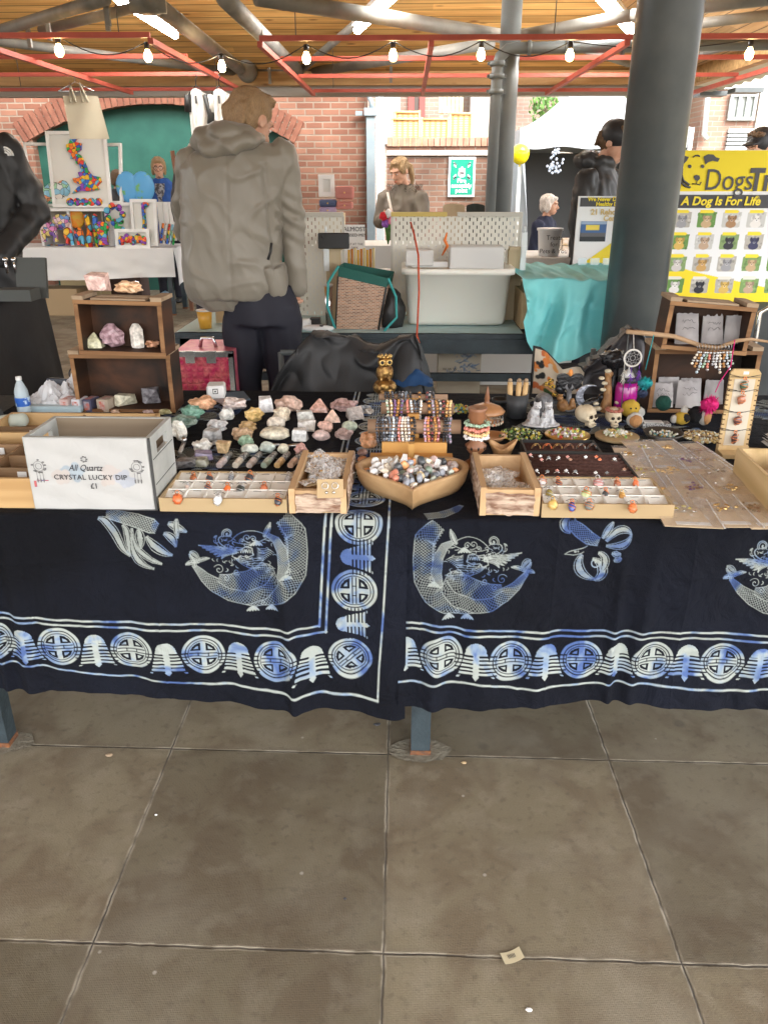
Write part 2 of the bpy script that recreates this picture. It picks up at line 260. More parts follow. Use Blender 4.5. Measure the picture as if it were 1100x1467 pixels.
# ---------------------------------------------------------------- colour drawn onto the vertices of a fine flat sheet
class Canvas:
    def __init__(s,x0,x1,y0,y1,h,base=(0,0,0),ch=3,hy=None):
        s.h=h;s.hy=hy or h;s.nx=int((x1-x0)/h)+1;s.ny=int((y1-y0)/s.hy)+1;s.xs=np.linspace(x0,x1,s.nx);s.ys=np.linspace(y0,y1,s.ny);s.x0,s.y0,s.x1,s.y1=x0,y0,x1,y1
        s.A=np.zeros((s.ny,s.nx,ch),'f')+np.array(base,'f')[:ch]
    def win(s,a,b,c,d):
        i0=np.searchsorted(s.xs,a);i1=np.searchsorted(s.xs,b);j0=np.searchsorted(s.ys,c);j1=np.searchsorted(s.ys,d)
        if i1<=i0 or j1<=j0:return None
        X,Y=np.meshgrid(s.xs[i0:i1],s.ys[j0:j1]);return X,Y,(slice(j0,j1),slice(i0,i1))
    def put(s,sl,k,col):
        k=np.clip(k,0,1)[...,None];s.A[sl]=s.A[sl]*(1-k)+np.array(col,'f')[:s.A.shape[2]]*k
    def stroke(s,pts,w,col=(1,),closed=False):
        pts=[tuple(p[:2])for p in pts];pts=pts+[pts[0]]if closed else pts;aa=max(s.h,s.hy)*.5
        for(ax,ay_),(bx,by)in zip(pts[:-1],pts[1:]):
            q=s.win(min(ax,bx)-w-aa,max(ax,bx)+w+aa,min(ay_,by)-w-aa,max(ay_,by)+w+aa)
            if q is None:continue
            X,Y,sl=q;dx,dy=bx-ax,by-ay_;l2=dx*dx+dy*dy+1e-12;t=np.clip(((X-ax)*dx+(Y-ay_)*dy)/l2,0,1)
            d=np.hypot(X-ax-t*dx,Y-ay_-t*dy);s.put(sl,(w/2-d)/aa*.5+.5,col)
    def fill(s,pts,col=(1,)):
        P=np.array([p[:2]for p in pts]);q=s.win(P[:,0].min(),P[:,0].max(),P[:,1].min(),P[:,1].max())
        if q is None:return
        X,Y,sl=q;ins=np.zeros(X.shape,bool);n=len(P)
        for i in range(n):
            x1,y1=P[i];x2,y2=P[(i+1)%n]
            if y1==y2:continue
            c=((y1>Y)!=(y2>Y))&(X<(x2-x1)*(Y-y1)/(y2-y1)+x1);ins^=c
        s.put(sl,ins.astype('f'),col)
    def disc(s,c,r,col=(1,),r2=None,rin=0):
        r2=r2 or r;q=s.win(c[0]-r-s.h,c[0]+r+s.h,c[1]-r2-s.hy,c[1]+r2+s.hy)
        if q is None:return
        X,Y,sl=q;d=np.hypot((X-c[0])/r,(Y-c[1])/r2);e=s.h/r*.5;k=(1-d)/e*.5+.5
        if rin:k=np.minimum(np.clip(k,0,1),np.clip((d-rin)/e*.5+.5,0,1))
        s.put(sl,k,col)
    def rect(s,a,b,c,d,col):q=s.win(a,b,c,d);q and s.put(q[2],np.ones(q[0].shape),col)
    def speck(s,a,b,c,d,cols,n,r,seed=0):
        rs=random.Random(seed)
        for _ in range(n):s.disc((rs.uniform(a,b),rs.uniform(c,d)),r*rs.uniform(.5,1.3),rs.choice(cols))
    def mesh(s,name,place,mats,parent,attr='col',smooth=True):
        """place(X, Y) -> x, y, z arrays in world space"""
        X,Y=np.meshgrid(s.xs,s.ys);x,y,z=place(X,Y);w=WO[parent.name]if parent is not None else Vector((0,0,0))
        co=np.stack([x-w[0],y-w[1],z-w[2]],-1).reshape(-1,3).astype('f');nv=len(co);me=bpy.data.meshes.new(name);me.vertices.add(nv);me.vertices.foreach_set('co',co.ravel())
        i=np.arange(s.ny-1)[:,None]*s.nx+np.arange(s.nx-1)[None];q=np.stack([i,i+1,i+s.nx+1,i+s.nx],-1).reshape(-1,4);nf=len(q)
        me.loops.add(nf*4);me.loops.foreach_set('vertex_index',q.ravel().astype('i'));me.polygons.add(nf);me.polygons.foreach_set('loop_start',np.arange(0,nf*4,4,dtype='i'))
        me.polygons.foreach_set('use_smooth',np.full(nf,smooth));me.update(calc_edges=True)
        at=me.color_attributes.new(attr,'FLOAT_COLOR','POINT');c=np.ones((nv,4),'f');c[:,:3]=s.A.reshape(nv,-1)if s.A.shape[2]==3 else np.repeat(s.A.reshape(nv,1),3,1);at.data.foreach_set('color',c.ravel())
        return link(name,me,mats,parent)
# ================================================================ materials of the place
white=M('white_paint',(.78,.78,.76),.5,col2=(.7,.7,.68),ns=6)
steel=M('grey_steel_paint',(.075,.088,.09),.42,col2=(.11,.12,.12),ns=5,bump=.15,bs=30)
tubem=M('grey_tube_paint',(.2,.205,.195),.5,col2=(.32,.31,.28),ns=4,bump=.2,bs=25)
redm=M('salmon_red_paint',(.62,.13,.09),.5,col2=(.5,.1,.07),ns=5)
blackm=M('black_plastic',(.02,.02,.02),.45)
darkmetal=M('dark_blue_grey_metal',(.03,.04,.045),.45,col2=(.05,.06,.065),ns=9,bump=.2)
chrome=M('bright_metal',(.75,.75,.75),.22,1)
kraft=M('kraft_card',(.5,.36,.2),.8,col2=(.46,.33,.18),ns=20)
skin=M('skin',(.62,.36,.25),.5,col2=(.56,.3,.2),ns=30,sss=.15)
# ================================================================ floor
def floor_material():
    m=M('concrete_slabs',(.1,.1,.1),.75);nt=m.node_tree;N,L=nt.nodes,nt.links;b=N['Principled BSDF']
    def math_(op,a,c=None,cl=False):
        n=N.new('ShaderNodeMath');n.operation=op;n.use_clamp=cl
        for i,v in enumerate((a,c)):
            if v is None:continue
            if isinstance(v,(int,float)):n.inputs[i].default_value=v
            else:L.new(v,n.inputs[i])
        return n.outputs[0]
    def noise(vec,s,d=4,dist=0):
        n=N.new('ShaderNodeTexNoise');n.inputs['Scale'].default_value=s;n.inputs['Detail'].default_value=d;n.inputs['Distortion'].default_value=dist;L.new(vec,n.inputs['Vector']);return n.outputs['Fac']
    def rng(v,a,c,d,e):n=N.new('ShaderNodeMapRange');n.inputs[1].default_value=a;n.inputs[2].default_value=c;n.inputs[3].default_value=d;n.inputs[4].default_value=e;L.new(v,n.inputs[0]);return n.outputs[0]
    def mix(f,a,c,bt='MIX'):
        n=N.new('ShaderNodeMixRGB');n.blend_type=bt
        if isinstance(f,(int,float)):n.inputs[0].default_value=f
        else:L.new(f,n.inputs[0])
        for i,v in((1,a),(2,c)):
            if isinstance(v,tuple):n.inputs[i].default_value=c4(v)
            else:L.new(v,n.inputs[i])
        return n.outputs[0]
    g=N.new('ShaderNodeNewGeometry');P=g.outputs['Position'];sp=N.new('ShaderNodeSeparateXYZ');L.new(P,sp.inputs[0]);x,y=sp.outputs[0],sp.outputs[1]
    wob=math_('MULTIPLY',math_('SUBTRACT',noise(P,22,6),.5),.012)
    u=math_('ADD',math_('ADD',math_('MULTIPLY',x,1.66764),math_('MULTIPLY',y,.01195)),1.03963+40)
    v=math_('ADD',math_('ADD',math_('MULTIPLY',x,.01924),math_('MULTIPLY',y,1.65782)),-1.86571+40)
    def dist(w):f=math_('FRACT',math_('ADD',math_('ADD',w,.5),wob));return math_('ABSOLUTE',math_('SUBTRACT',f,.5))
    du,dv=dist(u),dist(v);d=math_('MINIMUM',du,dv)
    cb=N.new('ShaderNodeCombineXYZ');L.new(math_('FLOOR',u),cb.inputs[0]);L.new(math_('FLOOR',v),cb.inputs[1]);wnz=N.new('ShaderNodeTexWhiteNoise');wnz.noise_dimensions='2D';L.new(cb.outputs[0],wnz.inputs['Vector'])
    big,mid,fine=noise(P,1.4,5),noise(P,5,12,.8),noise(P,230,3)
    c=mix(rng(big,.36,.64,0,1),(.152,.123,.077),(.212,.18,.12));c=mix(rng(mid,.42,.6,0,.7),c,(.115,.082,.048));c=mix(rng(noise(P,13,10),.52,.66,0,.45),c,(.24,.205,.148));c=mix(rng(noise(P,45,6),.55,.7,0,.5),c,(.09,.07,.045))
    c=mix(rng(noise(P,3.1,6),.5,.7,0,.6),c,(.245,.215,.16))
    c=mix(1,c,N_rgb(N,L,rng(wnz.outputs['Value'],0,1,.72,1.2)),'MULTIPLY')
    c=mix(rng(fine,.35,.7,.25,0),c,(.1,.085,.065))
    # dirty band beside each joint, pale grit along it and the dark gap itself
    c=mix(math_('MULTIPLY',rng(d,.0,.035,1,0),rng(noise(P,11,5),.4,.65,.15,.75)),c,(.12,.098,.068))
    c=mix(math_('MULTIPLY',rng(d,.004,.013,1,0),rng(noise(P,14,6),.44,.58,0,.9)),c,(.34,.3,.23))
    c=mix(math_('MULTIPLY',rng(d,.0018,.0042,1,0),rng(noise(P,7,4),.35,.6,.35,1)),c,(.05,.042,.034))
    # spots
    vo=N.new('ShaderNodeTexVoronoi');vo.inputs['Scale'].default_value=7;L.new(P,vo.inputs['Vector']);c=mix(rng(vo.outputs['Distance'],.02,.04,.5,0),c,(.5,.47,.42))
    vo2=N.new('ShaderNodeTexVoronoi');vo2.inputs['Scale'].default_value=3.3;L.new(P,vo2.inputs['Vector']);c=mix(rng(vo2.outputs['Distance'],.04,.075,.35,0),c,(.03,.028,.024))
    L.new(c,b.inputs['Base Color']);L.new(rng(mid,.3,.7,.55,.85),b.inputs['Roughness'])
    # diamond tread of the cast slabs
    k=2*math.pi/.007;tr_=math_('MULTIPLY',math_('SINE',math_('MULTIPLY',math_('ADD',x,y),k)),math_('SINE',math_('MULTIPLY',math_('SUBTRACT',x,y),k)))
    hgt=math_('ADD',math_('ADD',math_('MULTIPLY',tr_,.14),math_('MULTIPLY',mid,1.2)),math_('MULTIPLY',rng(d,.002,.006,0,1),2.5));hgt=math_('ADD',hgt,math_('MULTIPLY',fine,.8))
    bp=N.new('ShaderNodeBump');bp.inputs['Strength'].default_value=.5;bp.inputs['Distance'].default_value=.002;L.new(hgt,bp.inputs['Height']);L.new(bp.outputs[0],b.inputs['Normal'])
    return m
def N_rgb(N,L,v):c=N.new('ShaderNodeCombineColor');[L.new(v,c.inputs[i])for i in range(3)];return c.outputs[0]
mb=MB();mb.add([(-60,-40,0),(60,-40,0),(60,90,0),(-60,90,0)],[(0,1,2,3)]);ST('floor',mb,floor_material())
# ================================================================ market canopy
EY,EZ,TS,XR=10.3,2.56,.38,3.25;RY=3.6;XL=-11.0 # eave line, slope, right eave, ridge
board=wood_mat('ceiling_boards',(.56,.29,.085),(.82,.5,.18),'X',1,.55,True,('Y',.1));board2=wood_mat('hip_ceiling_boards',(.42,.24,.1),(.62,.4,.2),'Y',1,.55,True,('X',.1))
fasciaw=wood_mat('fascia_wood',(.42,.25,.1),(.66,.43,.2),'X',.8,.6,True)
roof=T('market_canopy','timber boarded canopy roof on grey steel tubes above the whole market','canopy',(0,5,0))
H=(EY-RY);hx=XR-H
mb=MB();A,B,C_,D=(XL,EY,EZ),(XR,EY,EZ),(hx,RY,EZ+H*TS),(XL,RY,EZ+H*TS)
BY=-2.3;BZ=EZ+H*TS-(RY-BY)*TS;E_,F_,G_=(XL,BY,BZ),(XR,BY,EZ),(hx+(RY-BY),BY,BZ)
def thick(pts,t,m=0):
    n=len(pts);v=list(pts)+[(p[0],p[1],p[2]+t)for p in pts];mb.add(v,[tuple(range(n)),tuple(range(2*n-1,n-1,-1))]+[(i,n+i,n+(i+1)%n,(i+1)%n)for i in range(n)],m)
thick([A,B,C_,D],.12);thick([E_,D,C_,G_],.12);O('boarded_ceiling',mb,board,roof)
mb=MB();thick([B,F_,G_,C_],.12);O('hip_ceiling',mb,board2,roof)
mb=MB();mb.b2((XL,EY-.19,2.30+.16),(XR-.1,EY-.07,2.60));O('fascia_beam',mb,fasciaw,roof)
mb=MB();mb.b2((XL,EY-.07,2.36),(XR,EY+.06,2.455));mb.b2((XL,EY+.06,2.42),(XR+.3,EY+.2,2.56));O('eave_gutter',mb,M('pale_grey_gutter',(.45,.43,.4),.5),roof)
mb=MB();mb.b2((XR-.12,BY,2.44),(XR-.02,EY-.2,2.6));O('fascia_beam',mb,fasciaw,roof)
mb=MB() # corrugated pale overhang along the right eave
k=150
mb.grid(lambda u,v:Vector((XR+.01+v*.42,BY+u*(EY-BY+.5),2.47+.012*math.sin(u*k*2)-.02*v)),k*4,1,0,False)
O('corrugated_overhang',mb,M('cream_corrugated_sheet',(.72,.7,.62),.6,col2=(.6,.58,.5),ns=3),roof)
for px,py in((1050,128),(1000,133),(905,126)):p=az(px,py,2.42);mb=MB();mb.b2((p[0]-.02,p[1]-.12,2.38),(p[0]+.3,p[1]+.12,2.43));O('gutter_bracket',mb,steel,roof)
def tt(a,b,r,z=2.6,z2=None): # a roof tube between two picture points at a height
    q=MB();q.cyl(az(a[0],a[1],z),az(b[0],b[1],z2 or z),r,14);O('roof_tube',q,tubem,roof);return q
tt((-60,62),(152,-2),.042);tt((60,43),(214,6),.036);tt((205,-8),(352,105),.062);tt((322,-3),(432,106),.062)
tt((368,-4),(722,52),.055);tt((-40,54),(352,105),.04);tt((352,103),(1010,106),.04);tt((428,103),(556,-6),.038,2.6,2.95)
tt((430,106),(704,62),.05);tt((735,52),(905,22),.045);tt((905,22),(1130,-6),.045);tt((800,60),(900,92),.03);tt((930,42),(1130,18),.038);tt((925,125),(1010,75),.03)
tt((1010,75),(1130,45),.03)
mb=MB();n0=az(212,3,2.6);mb.cyl(n0+Vector((0,0,-.07)),n0+Vector((0,0,.12)),.085,18);mb.cyl(n0+Vector((-.12,-.02,0)),n0+Vector((.12,.02,0)),.07);O('tube_node',mb,tubem,roof)
n1=az(352,100,2.6);mb=MB();mb.cyl(n1+Vector((0,-.1,.0)),n1+Vector((0,.1,0)),.085,18,r2=.12);O('tube_node',mb,tubem,roof)
for px,py in((68,28),(40,40),(152,12),(560/3.667+0,4),(455/3.667+250,40),(560,98),(607,118),(386,100)):
    p=az(px,py,2.6);mb=MB();mb.b2(p+Vector((-.015,-.015,-.14)),p+Vector((.015,.015,.02)));O('tube_hanger',mb,tubem,roof)
# strip lights
tubelit=M('lit_fluorescent_tube',(1,.98,.94),emit=14);
for a,b,lab in(((194,14),(251,50),'lit strip light beside the big tube joint at upper left'),((512,43),(572,-14),'lit strip light above the middle of the red hanging frame'),((858,-6),(905,48),'lit strip light partly behind the big grey column'),((168,-4),(180,8),'short end of a lit strip light at the very top, left of the tube joint')):
    z=2.72;p,q=az(a[0],a[1],z),az(b[0],b[1],z);o=T('strip_light',lab,'light',(p+q)/2,'strip lights under the canopy')
    m_=MB();m_.cyl(p,q,.035,12);O('lit_tube',m_,tubelit,o);m_=MB();m_.bar(p+Vector((0,0,.055)),q+Vector((0,0,.055)),.1,.04);m_.b2((p+q)/2+Vector((-.01,-.01,.07)),(p+q)/2+Vector((.01,.01,.28)));O('housing',m_,M('white_batten',(.6,.6,.58),.5),o)
# ================================================================ columns
def post_tube(name,lab,x,y,r,z1,m,parent_things=()):
    o=T(name,lab,'column',(x,y,0));q=MB();q.cyl((x,y,0),(x,y,z1),r,40);O('shaft',q,m,o);q=MB();q.lathe([(r+.012,0),(r+.012,.02),(r,.03)],(x,y,1.15),40);q.lathe([(r*1.6,0),(r*1.6,.02),(r,.02)],(x,y,0),40);O('collar',q,m,o);return o
c1=ay(904,470,3.85)
bigcol=M('column_paint',(.062,.073,.077),.36,col2=(.09,.10,.10),ns=5,nd=6,bump=.12,bs=14,coat=.15)
o=T('steel_column','massive dark grey round column in front of the yellow banner','column',(c1.x,3.85,0));q=MB();q.cyl((c1.x,3.85,0),(c1.x,3.85,4.7),.136,64);O('shaft',q,bigcol,o)
q=MB();q.box((c1.x,3.85,.01),(.42,.42,.02));O('base_plate',q,bigcol,o)
c2=ay(717,200,7.5);midm=M('post_paint',(.1,.115,.12),.4,col2=(.13,.145,.145),ns=4)
o=T('steel_column','slimmer grey column with a rainwater pipe strapped beside it, left of the white gazebo','column',(c2.x,7.5,0));q=MB();q.cyl((c2.x+.035,7.5,0),(c2.x+.035,7.5,3.6),.085,32);O('shaft',q,midm,o)
q=MB();px_=c2.x-.075;py_=7.36;zt=ay(714,72,7.4).z
q.tube([(px_,py_,0),(px_,py_,zt-.12),(px_+.02,py_,zt-.05),(px_+.08,py_,zt),(px_+.15,py_,zt+.01),(px_+2.4,py_-.1,zt+.02)],.045,14);O('rainwater_pipe',q,midm,o)
q=MB()
for yy in(92,110,132):z=ay(714,yy,7.4).z;q.lathe([(.045,-.02),(.062,-.018),(.062,.018),(.045,.02)],(px_,py_,z),18);q.b2((px_-.08,py_-.01,z-.012),(px_+.08,py_+.01,z+.012))
for xx in(.25,.55,1.0):q.add([v for v in MB().lathe([(.045,-.015),(.058,-.013),(.058,.013),(.045,.015)],(0,0,0),16).V],[(i*16+j,i*16+(j+1)%16,(i+1)*16+(j+1)%16,(i+1)*16+j)for i in range(3)for j in range(16)],0,True,tr((px_+xx,py_-.02,zt+.012))@rot(0,90,0))
O('pipe_collar',q,midm,o)
# ================================================================ hanging red frames
def redframe(lab,x0,x1,y0,y1,inner,z=2.4,ys=4):
    o=T('red_steel_frame',lab,'frame',((x0+x1)/2,(y0+y1)/2,z),'red steel frames hung under the canopy')
    for i in range(ys):y=y0+(y1-y0)*[0,.29,.62,1][i];q=MB();q.bar((x0,y,z),(x1,y,z),.034,.034);O('cross_bar',q,redm,o)
    for x in[x0,x1]+inner:q=MB();q.bar((x,y0,z-.036),(x,y1,z-.036),.038,.038);O('long_bar',q,redm,o)
    for x in(x0+.25,(x0+x1)/2,x1-.25):
        for y in(y0+.1,y1-.3):q=MB();q.cyl((x,y,z),(x,y,z+.32+(y1-y)*.3),.004,6);O('hanger_rod',q,steel,o)
ry0,ry1=az(372,55,2.4).y,az(443,130,2.4).y
fa=az(372,55,2.4).x;fb=az(215,50,2.4)
redframe('long salmon red frame hung right of the aisle, in front of the gazebo',fa,az(985,130,2.4).x,ry0,ry1,[az(617,60,2.4).x,az(885,62,2.4).x])
redframe('salmon red hanging frame on the left with the cream tote bag under it',-6.6,fb.x,az(215,50,2.4).y,ry1-.2,[az(0,65,2.4).x])
# festoon lamps and their cable
bulbm=M('lit_bulb',(1,.62,.25),emit=9);bulb2=M('lit_bulb_bright',(1,.72,.4),emit=22)
BP=[(85,70,'right of the short hook bar'),(212,78,'near the corner of the left red frame'),(318,93,'brightest, over the head of the man in the grey jacket'),(439,81,'near the left corner of the right red frame'),(563,77,'above the wicker fence'),(689,76,'just left of the slim grey column'),(816,77,'above the white gazebo'),(1073,75,'far right by the corrugated overhang')]
ends=[]
for px,py,lab in BP:
    p=az(px,py,2.33);o=T('festoon_bulb','lit golf ball bulb '+lab,'bulb',p,'festoon bulbs along the red frames')
    q=MB();q.lathe([(0,-.052),(.014,-.05),(.026,-.038),(.031,-.018),(.029,0),(.018,.022),(.014,.034),(0,.035)],p,18);O('glass',q,bulb2 if px==318 else bulbm,o)
    q=MB();q.lathe([(0,.082),(.018,.08),(.02,.05),(.017,.032),(0,.03)],p,14);O('socket',q,blackm,o);ends.append(p+Vector((0,0,.08)))
q=MB()
for a,b in zip(ends[:-1],ends[1:]):
    pts=[a.lerp(b,i/12)+Vector((0,0,-.1*math.sin(math.pi*i/12)*(.5 if b.x-a.x>.8 else 1)+.0))for i in range(13)];q.tube(pts,.0045,6)
q.tube([ends[0]+Vector((-1.2,0,.05)),ends[0]],.0045,6)
setprops(O('festoon_cable',q,blackm),'thin dark cable sagging between the festoon bulbs','cable')
# ================================================================ brick walls
brickL=brick_mat('old_red_brick',(.165,.066,.040),(.25,.118,.075),(.235,.18,.135));brickR=brick_mat('yard_brick',(.16,.082,.055),(.22,.125,.085),(.22,.18,.145));
WY=11.5;xe=ay(526,250,WY).x
aL,aR=ay(47,203,WY),ay(412,200,WY);top=ay(230,149,WY).z;acx=(aL.x+aR.x)/2;hw=(aR.x-aL.x)/2;sp_=1.97;rise=top-sp_
rad=(hw*hw+rise*rise)/(2*rise);ccz=top-rad;ang=math.asin(hw/rad)
wall=T('brick_wall','weathered red brick wall with a blocked teal archway behind the stalls','wall',(acx,WY,0))
mb=MB();zt=3.4;N_=28
arc=[(acx+rad*math.sin(-ang+2*ang*i/N_),ccz+rad*math.cos(-ang+2*ang*i/N_))for i in range(N_+1)]
def wq(x0,x1,z0,z1):mb.add([(x0,WY,z0),(x1,WY,z0),(x1,WY,z1),(x0,WY,z1)],[(0,1,2,3)])
wq(-14,aL.x,0,zt);wq(aR.x,xe,0,zt)
for(xa,za),(xb,zb)in zip(arc[:-1],arc[1:]):mb.add([(xa,WY,za),(xb,WY,zb),(xb,WY,zt),(xa,WY,zt)],[(0,1,2,3)]);mb.add([(xa,WY,za),(xa,WY+.25,za),(xb,WY+.25,zb),(xb,WY,zb)],[(0,1,2,3)])
mb.add([(xe,WY,0),(xe,WY+.3,0),(xe,WY+.3,zt),(xe,WY,zt)],[(0,1,2,3)]);mb.add([(-14,WY+.3,0),(xe,WY+.3,0),(xe,WY+.3,zt),(-14,WY+.3,zt)],[(3,2,1,0)])
for x in(aL.x,aR.x):mb.add([(x,WY,0),(x,WY+.25,0),(x,WY+.25,sp_),(x,WY,sp_)],[(0,1,2,3)])
O('brickwork',mb,brickL,wall)
vs_=M('arch_brick',(.2,.08,.048),.9,col2=(.14,.05,.03),ns=9,bump=.4,bs=60);mb=MB();nb=46
for i in range(nb):
    a=-ang-.03+(2*ang+.06)*(i+.5)/nb;X=tr((acx+(rad+.14)*math.sin(a),WY-.004,ccz+(rad+.14)*math.cos(a)))@rot(0,math.degrees(a),0)
    mb.box((0,0,0),(rad*(2*ang+.06)/nb-.014+random.uniform(-.003,.003),.03,.275+random.uniform(-.012,.012)),0,X)
O('arch_bricks',mb,vs_,wall)
teal=M('teal_board',(.007,.058,.042),.6,col2=(.015,.085,.06),ns=3.5,bump=.1,bs=8)
mb=MB();mb.b2((aL.x-.1,WY+.14,0),(aR.x+.1,WY+.2,top+.05));O('teal_infill',mb,teal,wall)
# downpipe with hopper, white corner post
dp=ay(531,200,WY-.1);gal=M('pale_blue_pipe_paint',(.2,.25,.28),.5,col2=(.26,.31,.33),ns=4)
o=T('downpipe','square blue grey downpipe with a hopper head at the end of the brick wall','downpipe',(dp.x,dp.y,0));q=MB();hz=ay(531,166,WY-.1).z;q.b2((dp.x-.055,WY-.13,0),(dp.x+.055,WY-.02,hz));O('pipe',q,gal,o)
q=MB();q.box((dp.x,WY-.09,hz+.045),(.16,.14,.09));q.tube([(dp.x+.01,WY-.1,hz+.08),(dp.x+.01,WY-.1,hz+.16),(dp.x-.04,WY-.1,hz+.26),(dp.x-.04,WY-.1,hz+.6)],.03,10);q.box((dp.x-.15,WY-.09,hz+.03),(.09,.05,.05));O('hopper',q,gal,o)
wp=ay(545,200,WY+.1);q=MB();q.b2((wp.x-.055,WY,0),(wp.x+.05,WY+.35,3.3));setprops(O('white_post',q,M('white_gloss_post',(.6,.65,.67),.4)),'tall white post standing at the end of the brick wall','post')
# yard wall behind
YW=13.0;x0,x1=wp.x+.05,1.5;zc=ay(600,197,YW).z
o=T('yard_wall','low brick yard wall with a soldier course top and a pale stone band','wall',(.6,YW,0));q=MB();q.b2((x0,YW,0),(x1,YW+.33,zc-.12));O('brickwork',q,brickR,o)
q=MB()
for i in range(int((x1-x0)/.088)):q.b2((x0+i*.088+.005,YW-.03,zc-.118),(x0+i*.088+.083,YW+.36,zc+random.uniform(-.004,.004)))
O('soldier_course',q,M('soldier_brick',(.46,.25,.18),.9,col2=(.36,.17,.11),ns=8),o)
zb=ay(600,219,YW).z;q=MB();q.b2((x0,YW-.04,zb-.035),(x1,YW,zb+.035));O('stone_band',q,M('pale_stone',(.55,.5,.44),.9,col2=(.42,.37,.31),ns=4),o)
# fire assembly sign
o=None
def panel(name,lab,cat,px0,px1,py0,py1,Y,mat,thick=.02,group=None):
    a,b=ay(px0,py0,Y),ay(px1,py1,Y);x0,x1=a.x,b.x;z1,z0=(a.z+ay(px1,py0,Y).z)/2,(b.z+ay(px0,py1,Y).z)/2
    o=T(name,lab,cat,((x0+x1)/2,Y,z0),group);q=MB();q.b2((x0,Y,z0),(x1,Y+thick,z1));O('board',q,mat,o);return o,x0,x1,z0,z1
o,x0,x1,z0,z1=panel('safety_sign','green and white fire assembly point sign on the yard wall','sign',643,679,225,282,YW-.05,M('sign_white',(.85,.85,.85),.5))
sg=M('sign_green',(.0,.24,.15),.5);q=MB();q.b2((x0+.03,YW-.056,z0+.03),(x1-.03,YW-.0505,z1-.03));O('green_field',q,sg,o)
cx=(x0+x1)/2;sw=M('sign_letter_white',(.88,.88,.88),.5);q=MB();zc_=z1-.19
for i,(dx,dz,r)in enumerate(((-.05,0,.02),(0,.02,.023),(.05,0,.02),(-.025,-.015,.02),(.025,-.015,.02))):
    q.ell((cx+dx*.7,YW-.058,zc_+dz+.02),(r*.8,.003,r*.8),0,2);q.box((cx+dx*.7,YW-.058,zc_+dz-.035),(.032,.004,.075))
for sx in(-1,1):
    for sz in(-1,1):
        X=tr((cx+sx*.105,YW-.058,zc_+sz*.095));q.box((0,0,0),(.055,.004,.02),0,X@rot(0,-45*sx*sz,0));q.box((0,0,0),(.022,.004,.06),0,X@rot(0,45*sx*sz,0));q.box((-sx*.02,0,-sz*.02),(.05,.004,.016),0,X@rot(0,-45*sx*sz,0))
O('people_and_arrows',q,sw,o)
for i,t in enumerate(('Fire','assembly','point')):text(t,.085,sw,tr((cx,YW-.058,z0+.225-i*.068))@FACE,o,bold=.002)
# ================================================================ beyond the yard wall
pinkb=brick_mat('far_brick',(.26,.17,.135),(.3,.21,.165),(.3,.26,.22));beige=M('beige_render',(.5,.43,.35),.9,col2=(.43,.37,.3),ns=2)
o=T('far_building','brick building with a red framed doorway behind the wicker fence','building',(1,19,0));q=MB();q.b2((-4,19,0),(3.2,24,5));O('wall',q,pinkb,o)
q=MB();a,b=ay(585,138,18.98),ay(607,172,18.98);q.b2((a.x,18.92,0),(a.x+.12,18.99,3.6));q.b2((b.x-.1,18.92,0),(b.x+.02,18.99,3.6));O('door_frame',q,M('red_door_frame',(.5,.06,.05),.5),o)
q=MB();q.b2((a.x+.12,18.96,0),(b.x-.1,18.995,3.6));O('doorway',q,M('dark_doorway',(.09,.07,.06),.8),o)
a=ay(567,150,18.9);q=MB();q.b2((a.x-.35,18.9,2.2),(a.x+.1,18.99,3.6));O('window',q,M('window_grey_glass',(.3,.32,.3),.2),o)
a=ay(702,160,18.9);q=MB();q.b2((a.x-.45,18.6,0),(a.x+.3,19,4.5));O('pier',q,M('grey_brown_stone',(.33,.29,.25),.9,col2=(.25,.22,.19),ns=3),o)
o=T('rendered_building','plain beige rendered building seen over the gazebo','building',(6,22,0));q=MB();q.b2((3.2,21,0),(6.2,26,5));O('wall',q,beige,o)
a=ay(768,172,20.95);q=MB();q.b2((a.x-.3,20.9,a.z-.35),(a.x+.5,20.95,a.z-.3));q.b2((a.x-.35,20.9,a.z-1.2),(a.x-.3,20.95,a.z-.3));O('pipework',q,M('brown_pipe',(.3,.22,.17),.7),o)
a=ay(782,140,20.9);q=MB();q.b2((a.x-.15,20.93,a.z-.25),(a.x+.45,20.99,a.z+.3));O('window',q,M('window_grey_glass',(.3,.32,.3),.2),o)
# wicker fence panels on the yard beyond
wick=M('wicker',(.75,.48,.2),.8);nt=wick.node_tree;N,L=nt.nodes,nt.links;g=N.new('ShaderNodeNewGeometry');w1=N.new('ShaderNodeTexWave');w1.bands_direction='Z';w1.inputs['Scale'].default_value=9;w1.inputs['Distortion'].default_value=1.5;w2=N.new('ShaderNodeTexWave');w2.bands_direction='X';w2.inputs['Scale'].default_value=3.5;w2.inputs['Distortion'].default_value=1
L.new(g.outputs['Position'],w1.inputs[0]);L.new(g.outputs['Position'],w2.inputs[0]);x=N.new('ShaderNodeMixRGB');x.blend_type='MULTIPLY';x.inputs[0].default_value=1;L.new(w1.outputs[0],x.inputs[1]);L.new(w2.outputs[0],x.inputs[2]);r=N.new('ShaderNodeValToRGB');r.color_ramp.elements[0].color=(.5,.27,.09,1);r.color_ramp.elements[1].color=(.85,.58,.27,1);r.color_ramp.elements[1].position=.5;L.new(x.outputs[0],r.inputs[0]);L.new(r.outputs[0],N['Principled BSDF'].inputs['Base Color'])
